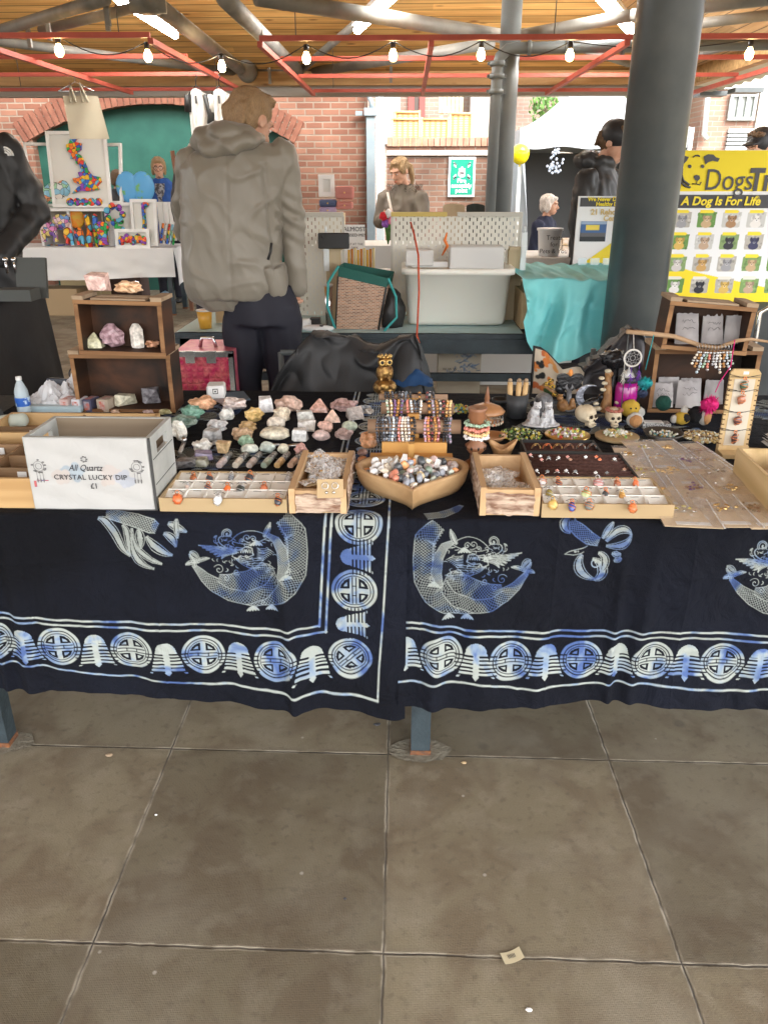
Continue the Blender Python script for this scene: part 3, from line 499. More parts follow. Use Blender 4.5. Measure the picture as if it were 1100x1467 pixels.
for i,(a0,a1,t0,t1,lab)in enumerate(((560,602,171,200,'wicker screen panel at the left end of the row behind the yard wall'),(602,643,171,200,'middle wicker screen panel of the row behind the yard wall'),(643,676,163,200,'taller wicker screen panel at the right end of the row behind the yard wall'),(564,602,161,180,'wicker screen panel standing behind the left end of the row'))):
    Y=14.2 if i<3 else 14.6;a,b=ay(a0,t0,Y),ay(a1,t1,Y);o=T('wicker_panel',lab,'fence panel',((a.x+b.x)/2,Y,0),'wicker screens behind the yard wall');q=MB();q.b2((a.x+.02,Y,0),(b.x-.02,Y+.04,a.z));O('weave',q,wick,o)
    q=MB();[q.cyl((xx,Y-.01,0),(xx,Y-.01,a.z+.03),.02,8)for xx in(a.x+.02,b.x-.02)];q.cyl((a.x,Y-.01,a.z),(b.x,Y-.01,a.z),.02,8);O('frame',q,M('wicker_frame',(.6,.38,.16),.8),o)
a,b=ay(631,138,16),ay(660,162,16);o=T('wooden_pallet','pale wooden pallet propped upright behind the wicker screens','pallet',((a.x+b.x)/2,16,0));q=MB()
for i in range(6):xx=a.x+(b.x-a.x)*i/5;q.b2((xx-.03,15.96,b.z),(xx+.03,16,a.z))
O('slats',q,M('pale_pine',(.72,.58,.36),.8,col2=(.6,.46,.27),ns=5),o);q=MB();[q.b2((a.x-.03,16,z),(b.x+.03,16.06,z+.05))for z in(b.z+.02,a.z-.08,(a.z+b.z)/2)];q.b2((a.x,16.0,0),(a.x+.05,16.05,b.z));q.b2((b.x-.05,16.0,0),(b.x,16.05,b.z));O('rails',q,M('pale_pine',(0,0,0)),o)
# brick building at upper right
BYY=17.0;a=ay(1000,215,BYY)
o=T('corner_building','pale red brick building with a white band and a grey window at upper right','building',(a.x+3,BYY,0));q=MB();xb=ay(1003,170,BYY).x
zc1=ay(1050,128,BYY).z
q.b2((xb,BYY,0),(xb+8,BYY+6,zc1));O('wall',q,brick_mat('pale_red_brick',(.32,.18,.13),(.37,.22,.16),(.36,.3,.25),.225,.09),o)
q=MB();q.b2((xb-.05,BYY-.05,zc1),(xb+8,BYY+6,zc1+.9));O('white_band',q,M('cream_render',(.52,.49,.43),.8),o)
xs=ay(1083,160,BYY).x;q=MB();q.b2((xs,BYY-.06,0),(xs+.28,BYY,zc1));O('cream_pier',q,M('cream_render',(.52,.49,.43),.8),o)
a,b=ay(1046,139,BYY),ay(1076,167,BYY);q=MB();q.b2((a.x,BYY-.04,b.z),(b.x,BYY-.01,a.z));f=O('window',q,M('window_grey_glass',(0,0,0)),o)
q=MB();[q.b2((xx-.03,BYY-.09,b.z-.02),(xx+.03,BYY-.04,a.z+.02))for xx in(a.x,a.x+(b.x-a.x)*.35,a.x+(b.x-a.x)*.68,b.x)];q.b2((a.x-.03,BYY-.1,a.z),(b.x+.03,BYY-.04,a.z+.06));q.b2((a.x-.03,BYY-.1,b.z-.07),(b.x+.03,BYY-.04,b.z-.01));O('window_frame',q,M('grey_window_frame',(.3,.32,.3),.6),f)
a,b=ay(1041,188,BYY),ay(1073,211,BYY);q=MB()
for i in range(5):z=b.z+(a.z-b.z)*i/4;q.b2((a.x,BYY-.08,z-.05),(b.x,BYY-.01,z+.04))
O('louvre',q,M('louvre_grey',(.45,.47,.45),.6),o)
q=MB();p=ay(1013,140,BYY-.1);q.tube([(p.x,BYY-.1,zc1+.3),(p.x,BYY-.1,p.z),(ay(1005,195,BYY).x,BYY-.1,ay(1005,193,BYY).z),(ay(1009,200,BYY).x,BYY-.1,ay(1009,200,BYY).z)],.05,8);O('drainpipe',q,M('bright_drainpipe',(.6,.6,.58),.4),o)
# hillside and greenery between
hill=MB();hill.grid(lambda u,v:Vector((5+14*u,24+8*v+1.2*mnoise.noise(Vector((u*6,v*6,0))),-.2+7.5*v**.7+.8*mnoise.noise(Vector((u*9,v*9,3))))),60,40);ST('hill',hill,M('rocky_slope',(.3,.22,.14),.9,col2=(.1,.14,.04),ns=1.4,nd=5,bump=.6,bs=4))
def leafy(name,lab,cat,centers,n,size,mat,kind=None,trunk=None,group=None):
    c0=centers[0][0];o=T(name,lab,cat,(c0[0],c0[1],0),group);q=MB();rs=random.Random(int(abs(c0[0]*100)))
    for k in range(n):
        c,r=rs.choice(centers);d=Vector((rs.gauss(0,1),rs.gauss(0,1),rs.gauss(0,1))).normalized()*r*rs.uniform(.55,1.05);p=Vector(c)+d;a=rot(rs.uniform(0,360),rs.uniform(0,360),rs.uniform(0,360));s_=size*rs.uniform(.6,1.4)
        q.add([(-s_,0,0),(0,-s_*.4,0),(s_,0,0),(0,s_*.4,0)],[(0,1,2,3)],rs.choice((0,0,1)),False,tr(p)@a)
    O('crown',q,mat,o)
    if trunk:q=MB();q.tube(trunk,[.12,.08,.05][:len(trunk)],8);O('trunk',q,M('bark',(.12,.08,.05),.9,col2=(.07,.05,.03),ns=12),o)
g1,g2=M('leaf_green',(.05,.13,.025),.6,col2=(.09,.2,.04),ns=2),M('leaf_light_green',(.12,.24,.05),.6)
a=ay(975,160,22);leafy('leafy_tree','leafy green tree on the bank right of the big column','tree',[((a.x-.3,22,a.z+.4),1.1),((a.x+.9,22,a.z+.5),.8),((a.x-1.5,22,a.z+.3),.9)],2600,.09,[g1,g2],trunk=[(a.x,22,0),(a.x,22,2),(a.x-.2,22,a.z)])
a=ay(980,200,21);leafy('bank_bush','green bush climbing the bank below the leafy tree','bush',[((a.x+.2,20.5,a.z-.3),.6),((a.x+.55,20.5,a.z+.1),.45),((a.x-.3,20.5,a.z-.9),.9),((a.x+.3,20.5,.6),.8)],1500,.07,[g1,g2])
a=ay(780,155,16);leafy('leafy_tree','small bright green tree showing over the left edge of the white gazebo','tree',[((a.x,16,a.z),.28),((a.x+.3,16,a.z-.2),.3)],500,.05,[g2,g1],trunk=[(a.x,16,0),(a.x,16,1.2),(a.x,16,a.z)])
a=ay(885,143,18);leafy('leafy_tree','dark green tree between the gazebo peak and the big column','tree',[((a.x,18,a.z),.6),((a.x+.6,18,a.z),.7)],900,.07,[g1,g1],trunk=[(a.x,18,0),(a.x,18,1.5),(a.x,18,a.z)])
# ================================================================ front table and its two batik cloths
TZ=.745;FY=1.63;RYY=2.78;DD=RYY-FY
frm=M('table_frame_steel',(.022,.032,.038),.5,col2=(.035,.05,.058),ns=14,bump=.3,bs=60)
rust=M('rusty_steel',(.22,.08,.025),.9,col2=(.1,.05,.03),ns=60,bump=.5,bs=200)
def market_table(lab,x0,x1,y0,y1,legs,z=.735,top=None,group='steel framed market tables',rail=.07):
    o=T('market_table',lab,'table',((x0+x1)/2,(y0+y1)/2,0),group);q=MB();q.b2((x0,y0,z-.025),(x1,y1,z));O('tabletop',q,top or frm,o)
    q=MB();q.b2((x0,y0,z-.025-rail),(x1,y0+.04,z-.026));q.b2((x0,y1-.04,z-.025-rail),(x1,y1,z-.026));O('apron_rail',q,frm,o)
    for x,y in legs:q=MB();q.b2((x-.026,y,0.012),(x+.026,y+.05,z-.03),0);f=O('leg',q,frm,o);q=MB();q.b2((x-.028,y-.002,0),(x+.028,y+.052,.018));O('rusty_foot',q,rust,f)
    return o
market_table('long dark steel framed table under the navy batik cloths',-1.75,2.0,FY+.02,2.74,[(.052,1.725),(-1.112,1.725),(1.13,1.725),(-1.6,2.6),(.052,2.66),(1.9,2.66)],z=.738)
grm=M('grit_around_leg',(.15,.13,.095),.95,col2=(.2,.18,.135),ns=40,bump=.5,bs=90)
for x,lab in((.052,'crumbling grout patch round the foot of the middle table leg'),(-1.112,'crumbling grout patch round the table leg at the left edge')):
    q=MB();q.add([Vector((x+(.085+.018*mnoise.noise(Vector((math.cos(a)*2,math.sin(a)*2,x))))*math.cos(a),1.745+(.05+.01*mnoise.noise(Vector((a*3,0,x))))*math.sin(a),.004))for a in[i*math.pi/20 for i in range(40)]],[tuple(range(40))]);O('floor_patch',q,grm,label=lab,cat='patch',group='grout patches')
def batik():
    m=M('batik_cotton',(.005,.007,.014),.85,spec=.2);nt=m.node_tree;N,L=nt.nodes,nt.links;b=N['Principled BSDF'];g=N.new('ShaderNodeNewGeometry');a=N.new('ShaderNodeAttribute');a.attribute_name='pat'
    n=N.new('ShaderNodeTexNoise');n.inputs['Scale'].default_value=11;n.inputs['Detail'].default_value=3;n.inputs['Distortion'].default_value=.8;L.new(g.outputs['Position'],n.inputs['Vector'])
    r=N.new('ShaderNodeValToRGB');e=r.color_ramp.elements;e[0].position=.38;e[0].color=(.09,.15,.36,1);e[1].position=.54;e[1].color=(.42,.46,.43,1);q=e.new(.45);q.color=(.24,.33,.47,1);L.new(n.outputs['Fac'],r.inputs[0])
    n2=N.new('ShaderNodeTexNoise');n2.inputs['Scale'].default_value=2.2;n2.inputs['Detail'].default_value=4;L.new(g.outputs['Position'],n2.inputs['Vector']);r2=N.new('ShaderNodeValToRGB');r2.color_ramp.elements[0].position=.35;r2.color_ramp.elements[0].color=(.0028,.0032,.0055,1);r2.color_ramp.elements[1].position=.68;r2.color_ramp.elements[1].color=(.0075,.0095,.018,1);L.new(n2.outputs['Fac'],r2.inputs[0])
    x=N.new('ShaderNodeMixRGB');L.new(a.outputs['Fac'],x.inputs[0]);L.new(r2.outputs[0],x.inputs[1]);L.new(r.outputs[0],x.inputs[2]);L.new(x.outputs[0],b.inputs['Base Color'])
    w=N.new('ShaderNodeTexNoise');w.inputs['Scale'].default_value=600;L.new(g.outputs['Position'],w.inputs['Vector']);n3=N.new('ShaderNodeTexNoise');n3.inputs['Scale'].default_value=9;n3.inputs['Detail'].default_value=6;n3.inputs['Distortion'].default_value=1.6;L.new(g.outputs['Position'],n3.inputs['Vector'])
    ad=N.new('ShaderNodeMath');ad.operation='MULTIPLY_ADD';ad.inputs[1].default_value=.12;L.new(w.outputs['Fac'],ad.inputs[0]);L.new(n3.outputs['Fac'],ad.inputs[2]);bp=N.new('ShaderNodeBump');bp.inputs['Strength'].default_value=.9;bp.inputs['Distance'].default_value=.028;L.new(ad.outputs[0],bp.inputs['Height']);L.new(bp.outputs[0],b.inputs['Normal'])
    return m
batm=batik();mm=.001
def U(px,py):
    if py<741:w=az(px,py,TZ);return(w.x,RYY-w.y)
    w=ay(px,py,FY);return(w.x,DD+TZ-w.z)
def medallion(cv,c,r,a=0,corner=False):
    ca,sa=math.cos(R(a)),math.sin(R(a));f=lambda x,y:(c[0]+r*(x*ca-y*sa),c[1]-r*(x*sa+y*ca));W,K=(1,),(0,)
    cv.disc(c,r*1.0,W);cv.disc(c,r*.865,K);cv.disc(c,r*.81,W);cv.disc(c,r*.73,K);cv.disc(c,r*.69,W)
    for s in(1,-1):
        for t in(1,-1):cv.fill([f(.13*t,.2*s),f(.13*t,.62*s),f(.32*t,.56*s),f(.5*t,.42*s),f(.61*t,.2*s)],K);cv.fill([f(.22*t,.47*s),f(.22*t,.29*s),f(.46*t,.29*s),f(.34*t,.4*s)],W)
        cv.stroke([f(-.64,.08*s),f(.64,.08*s)],r*.055,K)
    [cv.stroke([f(x,-.08),f(x,.08)],r*.05,K)for x in(-.24,.24)]
def pagoda(cv,c,h,a=0):
    ca,sa=math.cos(R(a)),math.sin(R(a));f=lambda x,y:(c[0]+h*(x*ca-y*sa),c[1]-h*(x*sa+y*ca));W,K=(1,),(0,)
    cv.fill([f(.5*math.cos(R(t)),.4+.5*math.sin(R(t)))for t in range(0,181,12)],W);cv.fill([f(-.16,.5),f(.16,.5),f(.16,-.82),f(0,-.98),f(-.16,-.82)],W)
    for i in range(6):y=.34-.2*i;wd=.52+.055*i;cv.fill([f(-wd,y+.05),f(wd,y+.05),f(wd+.03,y-.055),f(-wd-.03,y-.055)],W)
    for t in(1,-1):cv.fill([f(.2*t,-.6),f(.72*t,-.6),f(.95*t,-.86),f(.82*t,-.86),f(.66*t,-.74),f(.2*t,-.76)],W)
    for i in range(6):y=.24-.2*i;[cv.stroke([f(.17*t,y),f(1.0*t,y)],h*.075,K)for t in(1,-1)]
def bez(p,n=10):
    out=[]
    for i in range(n+1):
        t=i/n;q=list(p)
        while len(q)>1:q=[tuple(a*(1-t)+b*t for a,b in zip(m,k))for m,k in zip(q[:-1],q[1:])]
        out.append(q[0])
    return out
def scaled(cv,f,sp,lw=.8*mm,step=9,spike=False):
    P=[]
    for(a,b)in zip(sp[:-1],sp[1:]):
        n=max(2,int(math.hypot(a[0]-b[0],a[1]-b[1])/step));P+=[tuple(x+(y-x)*i/n for x,y in zip(a,b))for i in range(n)]
    P.append(sp[-1]);n=len(P);Lf,Rt=[],[]
    for i in range(n):
        a,b=P[max(0,i-1)],P[min(n-1,i+1)];dx,dy=b[0]-a[0],b[1]-a[1];l=math.hypot(dx,dy)or 1;nx,ny=-dy/l,dx/l;r=P[i][2]
        Lf.append([(P[i][0]+nx*r*k,P[i][1]+ny*r*k)for k in(1,.6,.2,-.2,-.6,-1)])
    cv.fill([f(*q[0])for q in Lf]+[f(*q[5])for q in Lf[::-1]],(0,))
    cv.stroke([f(*q[0])for q in Lf],lw*1.3);cv.stroke([f(*q[5])for q in Lf],lw*1.3)
    for i in range(n-1):
        for k in range(5):A_,B_=Lf[i],Lf[i+1];cv.stroke([f(*A_[k]),f(*B_[k+1])],lw,(.8,));cv.stroke([f(*A_[k+1]),f(*B_[k])],lw,(.8,))
    if spike:[cv.stroke([f(*Lf[i][0]),f(P[i][0]+(Lf[i][0][0]-P[i][0])*1.25,P[i][1]+(Lf[i][0][1]-P[i][1])*1.25),f(*Lf[i+1][0])],lw)for i in range(n-1)]
def spiral(cv,f,c,r0,turns,a0=0,lw=1.3*mm,d=1):
    cv.stroke([f(c[0]+r0*(1-i/40)*math.cos(a0+d*turns*6.28*i/40),c[1]+r0*(1-i/40)*math.sin(a0+d*turns*6.28*i/40))for i in range(38)],lw)
def leaf(cv,f,pts,w,v=.75,lw=1.2*mm):
    q=bez(pts,12);n=len(q);A_,B_,a2,b2=[],[],[],[]
    for i in range(n):
        a,b=q[max(0,i-1)],q[min(n-1,i+1)];dx,dy=b[0]-a[0],b[1]-a[1];l=math.hypot(dx,dy)or 1;s=w*math.sin(math.pi*min(.97,.06+i/(n-1)*.94))**.7
        A_.append((q[i][0]-dy/l*s,q[i][1]+dx/l*s));B_.append((q[i][0]+dy/l*s,q[i][1]-dx/l*s));a2.append((q[i][0]-dy/l*s*.6,q[i][1]+dx/l*s*.6));b2.append((q[i][0]+dy/l*s*.6,q[i][1]-dx/l*s*.6))
    cv.fill([f(*p)for p in A_+B_[::-1]],(0,));cv.fill([f(*p)for p in a2+b2[::-1]],(v,));cv.stroke([f(*p)for p in A_+B_[::-1]],lw,(1,),True)
def dragon(cv,f,sc=1.0):
    lw=.95*mm*sc;rs=random.Random(3)
    scaled(cv,f,[(520,40,32),(585,110,45),(592,200,46),(585,290,48),(545,360,48),(470,405,44),(390,425,32),(330,430,14)],lw,12,True)
    scaled(cv,f,[(95,265,8),(150,325,22),(205,365,34),(270,395,42),(350,405,42),(420,385,44),(462,335,42),(450,285,30),(410,262,12)],lw,12)
    scaled(cv,f,[(215,330,16),(270,345,34),(340,340,46),(410,318,48),(450,270,36)],lw,12)
    scaled(cv,f,[(440,115,8),(490,140,18),(518,190,22),(528,260,24),(510,320,14)],lw,9)
    for a in((75,215),(60,262),(100,280),(130,250),(170,235)):leaf(cv,f,[(100,255),((100+a[0])/2,(255+a[1])/2-8),a],9,.8,lw)
    leaf(cv,f,[(120,240),(95,210),(78,205)],14,.6,lw)
    spiral(cv,f,(258,118),30,1.4,2.6,lw*1.4);spiral(cv,f,(258,118),22,1.2,2.6,lw);cv.stroke([f(*p)for p in bez([(225,130),(190,150),(240,200),(330,190)])],lw*2);cv.stroke([f(*p)for p in bez([(205,130),(180,160),(240,215),(310,205)])],lw)
    for c,r in(((350,135),20),((380,140),16),((325,150),12),((215,290),26),((250,330),18),((300,300),16),((430,440),15),((545,290),15)):spiral(cv,f,c,r,1.5,rs.uniform(0,6),lw)
    cv.stroke([f(*p)for p in bez([(275,150),(320,90),(380,90),(440,120)])],lw*1.4);cv.stroke([f(*p)for p in bez([(275,150),(330,175),(400,170),(450,130)])],lw*1.4)
    leaf(cv,f,[(430,130),(450,100),(460,65)],12,.8,lw)
    for i in range(7):leaf(cv,f,[(300,195+i*2),(240,190+i*3),(120+18*i,172+11*i)],7,.7,lw)
    for i in range(8):cv.stroke([f(*p)for p in bez([(400,190+i*7),(440,180+i*8),(480-8*i,200+i*6)])],lw)
    cv.stroke([f(*p)for p in[(300,180),(330,185),(350,175),(375,185),(380,215),(355,225),(320,220),(305,235),(280,225),(285,200)]],lw*1.7,closed=True)
    for i in range(5):cv.stroke([f(318+11*i,190),f(322+11*i,205),f(327+11*i,190)],lw*1.3)
    cv.disc(f(345,195),2.2*mm*sc,(1,));[cv.stroke([f(*p)for p in bez([(290,230),(340,240+12*i),(430,225+12*i)])],lw)for i in range(5)]
    for c in((380,455),(470,450),(540,300),(395,150)):
        for a in range(-2,3):leaf(cv,f,[c,(c[0]+8*a,c[1]+12),(c[0]+14*a,c[1]+22)],4,.9,lw)
    for i in range(90):t=rs.uniform(0,6.28);c=(rs.uniform(190,480),rs.uniform(130,290));cv.stroke([f(*p)for p in bez([c,(c[0]+14*math.cos(t),c[1]+10*math.sin(t)),(c[0]+18*math.cos(t+.6),c[1]+14*math.sin(t+.6))],5)],lw)
def phoenix_tail(cv,f):
    scaled(cv,f,[(560,30,20),(640,45,26),(720,62,32),(800,88,34),(830,100,24)],1.4*mm,16)
    for p,w in(([(520,50),(570,50),(610,120),(625,200),(690,245)],24),([(650,85),(680,110),(670,150),(690,245)],18),([(700,100),(690,200),(760,250),(860,280)],17),([(700,150),(690,240),(740,290),(820,303)],18),([(735,105),(750,150),(745,205)],24),([(780,140),(810,190),(850,225),(912,238)],24),([(870,125),(920,140),(930,195)],20),([(890,75),(930,90),(985,120)],18),([(930,55),(930,90),(940,150)],14)):leaf(cv,f,p,w,.8)
def phoenix_head(cv,f):
    scaled(cv,f,[(60,60,30),(110,110,36),(160,150,34),(210,170,22)],1.4*mm,16)
    cv.stroke([f(*p)for p in bez([(30,230),(70,200),(110,215),(150,190)])],1.5*mm);cv.stroke([f(*p)for p in[(30,230),(75,235),(115,228),(130,220)]],1.5*mm);cv.disc(f(85,217),3*mm,(.8,));cv.disc(f(100,217),2*mm,(.8,))
    for p,w in(([(60,30),(20,60),(20,100),(60,120)],24),([(120,235),(80,290),(110,350),(190,370)],26),([(190,370),(250,350),(240,280),(180,260)],26),([(210,230),(260,240),(250,300),(220,330)],20),([(250,165),(310,90),(360,90),(380,130)],20),([(250,190),(320,200),(370,180),(380,130)],18),([(230,150),(260,110),(290,60)],16),([(280,230),(310,240),(320,225)],16),([(290,270),(310,260),(325,250)],12)):leaf(cv,f,p,w,.8)
    spiral(cv,f,(190,280),30,1.2,0,2*mm)
Zf=lambda ox,oy,s:(lambda x,y:U(ox+x/s,oy+y/s))
H_=1.4*mm
# ---- left cloth
cl=Canvas(-1.32,.008,0,DD+.48,H_,(0,),1,1.5*mm);cr=Canvas(-.01,1.62,0,DD+.475,H_,(0,),1,1.5*mm)
def linepx(cv,pts,w=5.2):cv.stroke([U(*p)for p in pts],w*mm)
linepx(cl,[(-140,868),(0,879),(120,887),(250,890),(400,899),(457,897)]);linepx(cl,[(-140,877),(0,886),(120,894),(250,899),(400,908),(468,906)])
for xx in(458,467):linepx(cl,[(xx,898 if xx==458 else 907),(xx+8,743)])
def vline(cv,px,py,s1,w=5.2):x=U(px,py)[0];cv.stroke([(x,s1),(x,DD+.02)],w*mm)
for xx in(466,475):vline(cl,xx,743,0)
linepx(cl,[(-140,940),(0,947),(60,948),(150,965),(260,971),(370,974),(470,982),(541,984),(549,880),(557,743)],4.5);vline(cl,557,743,0,4.5)
for x,y in((-110,906),(-8,915),(90,922),(192,929),(294,935),(397,941)):medallion(cl,U(x,y),.052)
medallion(cl,U(502,942),.054,45);medallion(cl,U(508,845),.054,90);medallion(cl,U(514,750),.054,90)
for x,y in((-60,909),(40,921),(141,930),(243,938),(344,941),(448,946)):pagoda(cl,U(x,y),.05)
pagoda(cl,U(505,893),.043,90);pagoda(cl,U(512,798),.043,90)
x5=U(516,742)[0]
for i in range(7):(medallion(cl,(x5+.003,DD-.11-i*.152),.05,90),pagoda(cl,(x5,DD-.186-i*.152),.043,90))
dragon(cl,Zf(250,730,3.333));phoenix_tail(cl,Zf(0,730,3.667))
for ox,os_,fx,fs in((-.85,.16,1,1),(-.32,.62,-1,1),(-1.2,.5,1,-1),(-.55,.88,-1,-1)):dragon(cl,(lambda x,y,ox=ox,os_=os_,fx=fx,fs=fs:(ox+fx*x*.00048,os_+fs*y*.00048)))
# ---- right cloth
linepx(cr,[(560,892),(590,891),(625,894),(665,903),(700,902),(760,906),(900,905),(1100,910),(1250,912)]);linepx(cr,[(560,900),(590,899),(625,902),(665,911),(700,910),(760,914),(900,913),(1100,919),(1250,921)])
linepx(cr,[(560,970),(590,969),(660,969),(700,971),(740,978),(900,977),(1000,981),(1100,983),(1250,988)],4.2)
for x,y in((530,937),(632,936),(730,944),(832,945),(934,947),(1034,949),(1136,951)):medallion(cr,U(x,y),.051)
for x,y in((580,934),(681,942),(781,945),(883,946),(984,949),(1086,951)):pagoda(cr,U(x,y),.05)
dragon(cr,lambda x,y:U(1033-(250+x/3.333),738+y/3.2));dragon(cr,lambda x,y:U(1015+x/3.333,746+y/3.3));phoenix_head(cr,Zf(800,730,3.667))
scaled(cr,lambda x,y:(.02+x*.0005,DD-y*.0005),[(60,40,30),(130,60,30),(190,110,24),(230,170,10)],1.2*mm,12)
for ox,os_,fx,fs in((.35,.1,1,1),(.95,.3,-1,1),(.3,.55,1,-1),(1.1,.6,1,1),(.7,.02,-1,1),(.95,.05,1,1)):dragon(cr,(lambda x,y,ox=ox,os_=os_,fx=fx,fs=fs:(ox+fx*x*.00055,os_+fs*y*.00055)))
def sm_noise(X,Z,f,seed): # cheap smooth noise
    r=np.random.RandomState(seed);o=np.zeros_like(X)
    for i in range(6):a=r.uniform(0,6.28);k=f*r.uniform(.5,1.6);o+=np.sin(X*k*math.cos(a)+Z*k*math.sin(a)+r.uniform(0,6.28))/6
    return o
def drape(botpx,seed,lift):
    bx=[ay(p[0],p[1],FY).x for p in botpx];bz=[ay(p[0],p[1],FY).z for p in botpx]
    def place(X,S):
        d=S-DD;zb=np.interp(X,bx,bz);z=TZ-d;h0=.40;smax=S.max()-DD
        t=np.clip((d-h0)/(smax-h0),0,1);z=np.where(d>h0,(TZ-h0)+t*(zb-(TZ-h0)),z);z=np.where(d<0,TZ,z)
        y=np.where(d<0,RYY-S,FY);rr=.012
        k=np.clip((d+rr)/(2*rr),0,1);z=np.where(np.abs(d)<rr,TZ-(k*k)*rr,z);y=np.where(np.abs(d)<rr,FY+(1-k)**2*rr,y)
        dep=np.clip(d/.45,0,1)
        f=sm_noise(X,z,16,seed)*.02*(.25+dep)+sm_noise(X*3,z*.6,22,seed+1)*.009*dep**.7+sm_noise(X*2,z*3,25,seed+2)*.0035+sm_noise(X*5,z*5+X*2,30,seed+9)*.0016
        rs=np.random.RandomState(seed+5)
        for i in range(9): # soft vertical folds that open toward the hem
            x0=rs.uniform(X.min(),X.max());w=rs.uniform(.012,.03);f=f-.015*rs.uniform(.4,1.2)*np.exp(-((X-x0-.03*dep*rs.uniform(-1,1))/w)**2)*dep**.6
        for x0 in np.arange(-1.2,1.7,.31):f=f-.0022*np.exp(-np.abs(X-x0)/.004) # creases left by folding
        for z0 in(.62,.38):f=f-.0022*np.exp(-np.abs(z-z0-.01*np.sin(X*7))/.004)
        y=y+np.where(d>0,(f-.006*dep)*np.clip(d/.03,0,1),0)-lift*np.clip(d/.02,0,1)
        top=np.clip(-d/.03,0,1);z=z+top*(.0015+sm_noise(X,y,26,seed+3)*.0018+np.abs(sm_noise(X,y*2,40,seed+4))*.0012)+lift*.6
        return X,y,z
    return place
o=cr.mesh('tablecloth',drape([(560,1004),(720,1009),(800,1005),(860,1002),(960,1012),(1060,1019),(1300,1022)],11,0),batm,None,'pat');setprops(o,'right navy batik cloth whose hanging side shows a dragon beside a diving bird','tablecloth','navy batik table cloths')
o=cl.mesh('tablecloth',drape([(-300,983),(0,984),(110,987),(180,996),(270,1001),(380,1011),(470,1014),(540,1026),(580,1028)],23,.006),batm,None,'pat');setprops(o,'left navy batik cloth with an upright border of round symbols near its edge','tablecloth','navy batik table cloths')
# ================================================================ things on the near edge of the table
G0=.749
def tp(px,py):return az(px,py,G0)
def xat(px,py,Y):return ay(px,py,Y).x
label_white=M('paper_white',(.78,.77,.74),.7)
ink=M('ink_dark',(.05,.05,.055),.7)
# ---- crate of lucky dip
crw=M('whitewashed_wood',(.47,.48,.46),.75,col2=(.36,.37,.35),ns=12,bump=.3,bs=30);crin=wood_mat('crate_inner_wood',(.2,.15,.1),(.3,.235,.165),'X',.6,.8)
Yf=1.658;X0,X1=xat(32,627,Yf),xat(214,628,Yf);zt=ay(120,627,Yf).z;Yb=az(241,597,zt).y;cxx=(X0+X1)/2
o=T('wooden_crate','whitewashed wooden crate with a paper front reading crystal lucky dip','crate',(cxx,(Yf+Yb)/2,G0));q=MB();th=.01
q.b2((X0,Yf,G0),(X1,Yf+th,zt));q.b2((X0,Yb-th,G0),(X1,Yb,zt));q.b2((X0+th,Yf+th,G0),(X1-th,Yb-th,G0+.01),1)
q.b2((X0+th,Yb-th-.002,G0+.01),(X1-th,Yb-th,zt-.002),1);q.b2((X0+th,Yf+th,G0+.01),(X1-th,Yf+th+.002,zt-.002),1)
for x in(X0,X1-th):
    ym,hh,hz=(Yf+Yb)/2,.042,zt-.035
    q.b2((x,Yf+th,G0),(x+th,Yb-th,hz-.014));q.b2((x,Yf+th,hz+.014),(x+th,Yb-th,zt));q.b2((x,Yf+th,hz-.014),(x+th,ym-hh,hz+.014));q.b2((x,ym+hh,hz-.014),(x+th,Yb-th,hz+.014))
    for k in(1,2):q.b2((x-.0008,Yf+th,G0+k*.06),(x+th+.0008,Yb-th,G0+k*.06+.0015),2)
O('crate_box',q,[crw,crin,M('dark_gap',(.05,.05,.045),.9)],o)
paper=M('crumpled_poster_paper',(.45,.45,.43),.6,col2=(.44,.44,.43),ns=7,bump=.5,bs=13)
cv=Canvas(X0+.004,X1-.006,G0+.004,zt-.001,.0017,(.47,.47,.46));wsh=X1-X0
for fx,fz,r,c in((.33,.5,.02,(.25,.36,.46)),(.38,.52,.016,(.3,.42,.52)),(.27,.42,.018,(.55,.47,.42)),(.67,.5,.022,(.58,.5,.46)),(.74,.42,.02,(.42,.46,.56)),(.8,.38,.016,(.35,.4,.5)),(.62,.38,.012,(.58,.48,.42))):
    for k in range(16):cv.disc((X0+fx*wsh+random.gauss(0,r*.45),G0+fz*.19+random.gauss(0,r*.35)),r*random.uniform(.25,.6),tuple(a*.5+.2 for a in c))
am=attr_mat('printed_paper',.6);bpn=am.node_tree
mbn=bpn.nodes.new('ShaderNodeTexNoise');mbn.inputs['Scale'].default_value=22;mbn.inputs['Detail'].default_value=5;mbn.inputs['Distortion'].default_value=1.2;bb=bpn.nodes.new('ShaderNodeBump');bb.inputs['Strength'].default_value=.35;bb.inputs['Distance'].default_value=.006;gg=bpn.nodes.new('ShaderNodeNewGeometry');bpn.links.new(gg.outputs['Position'],mbn.inputs[0]);bpn.links.new(mbn.outputs[0],bb.inputs['Height']);bpn.links.new(bb.outputs[0],bpn.nodes['Principled BSDF'].inputs['Normal'])
pp=cv.mesh('poster',lambda X,Z:(X,Yf-.0035+.0016*np.sin(X*60+Z*40)*np.sin(Z*70-X*20),Z),am,o)
def pt(fx,fz):return tr((X0+fx*wsh,Yf-.0062,G0+fz*(zt-G0)))@FACE
text('CRYSTAL LUCKY DIP',.0168,ink,pt(.50,.47),o,sx=1.02,space=1.05);text('£1',.018,ink,pt(.52,.35),o);text('All Quartz',.021,ink,pt(.47,.60),o,shear=.35,sx=.85)
q=MB();rs=random.Random(5)
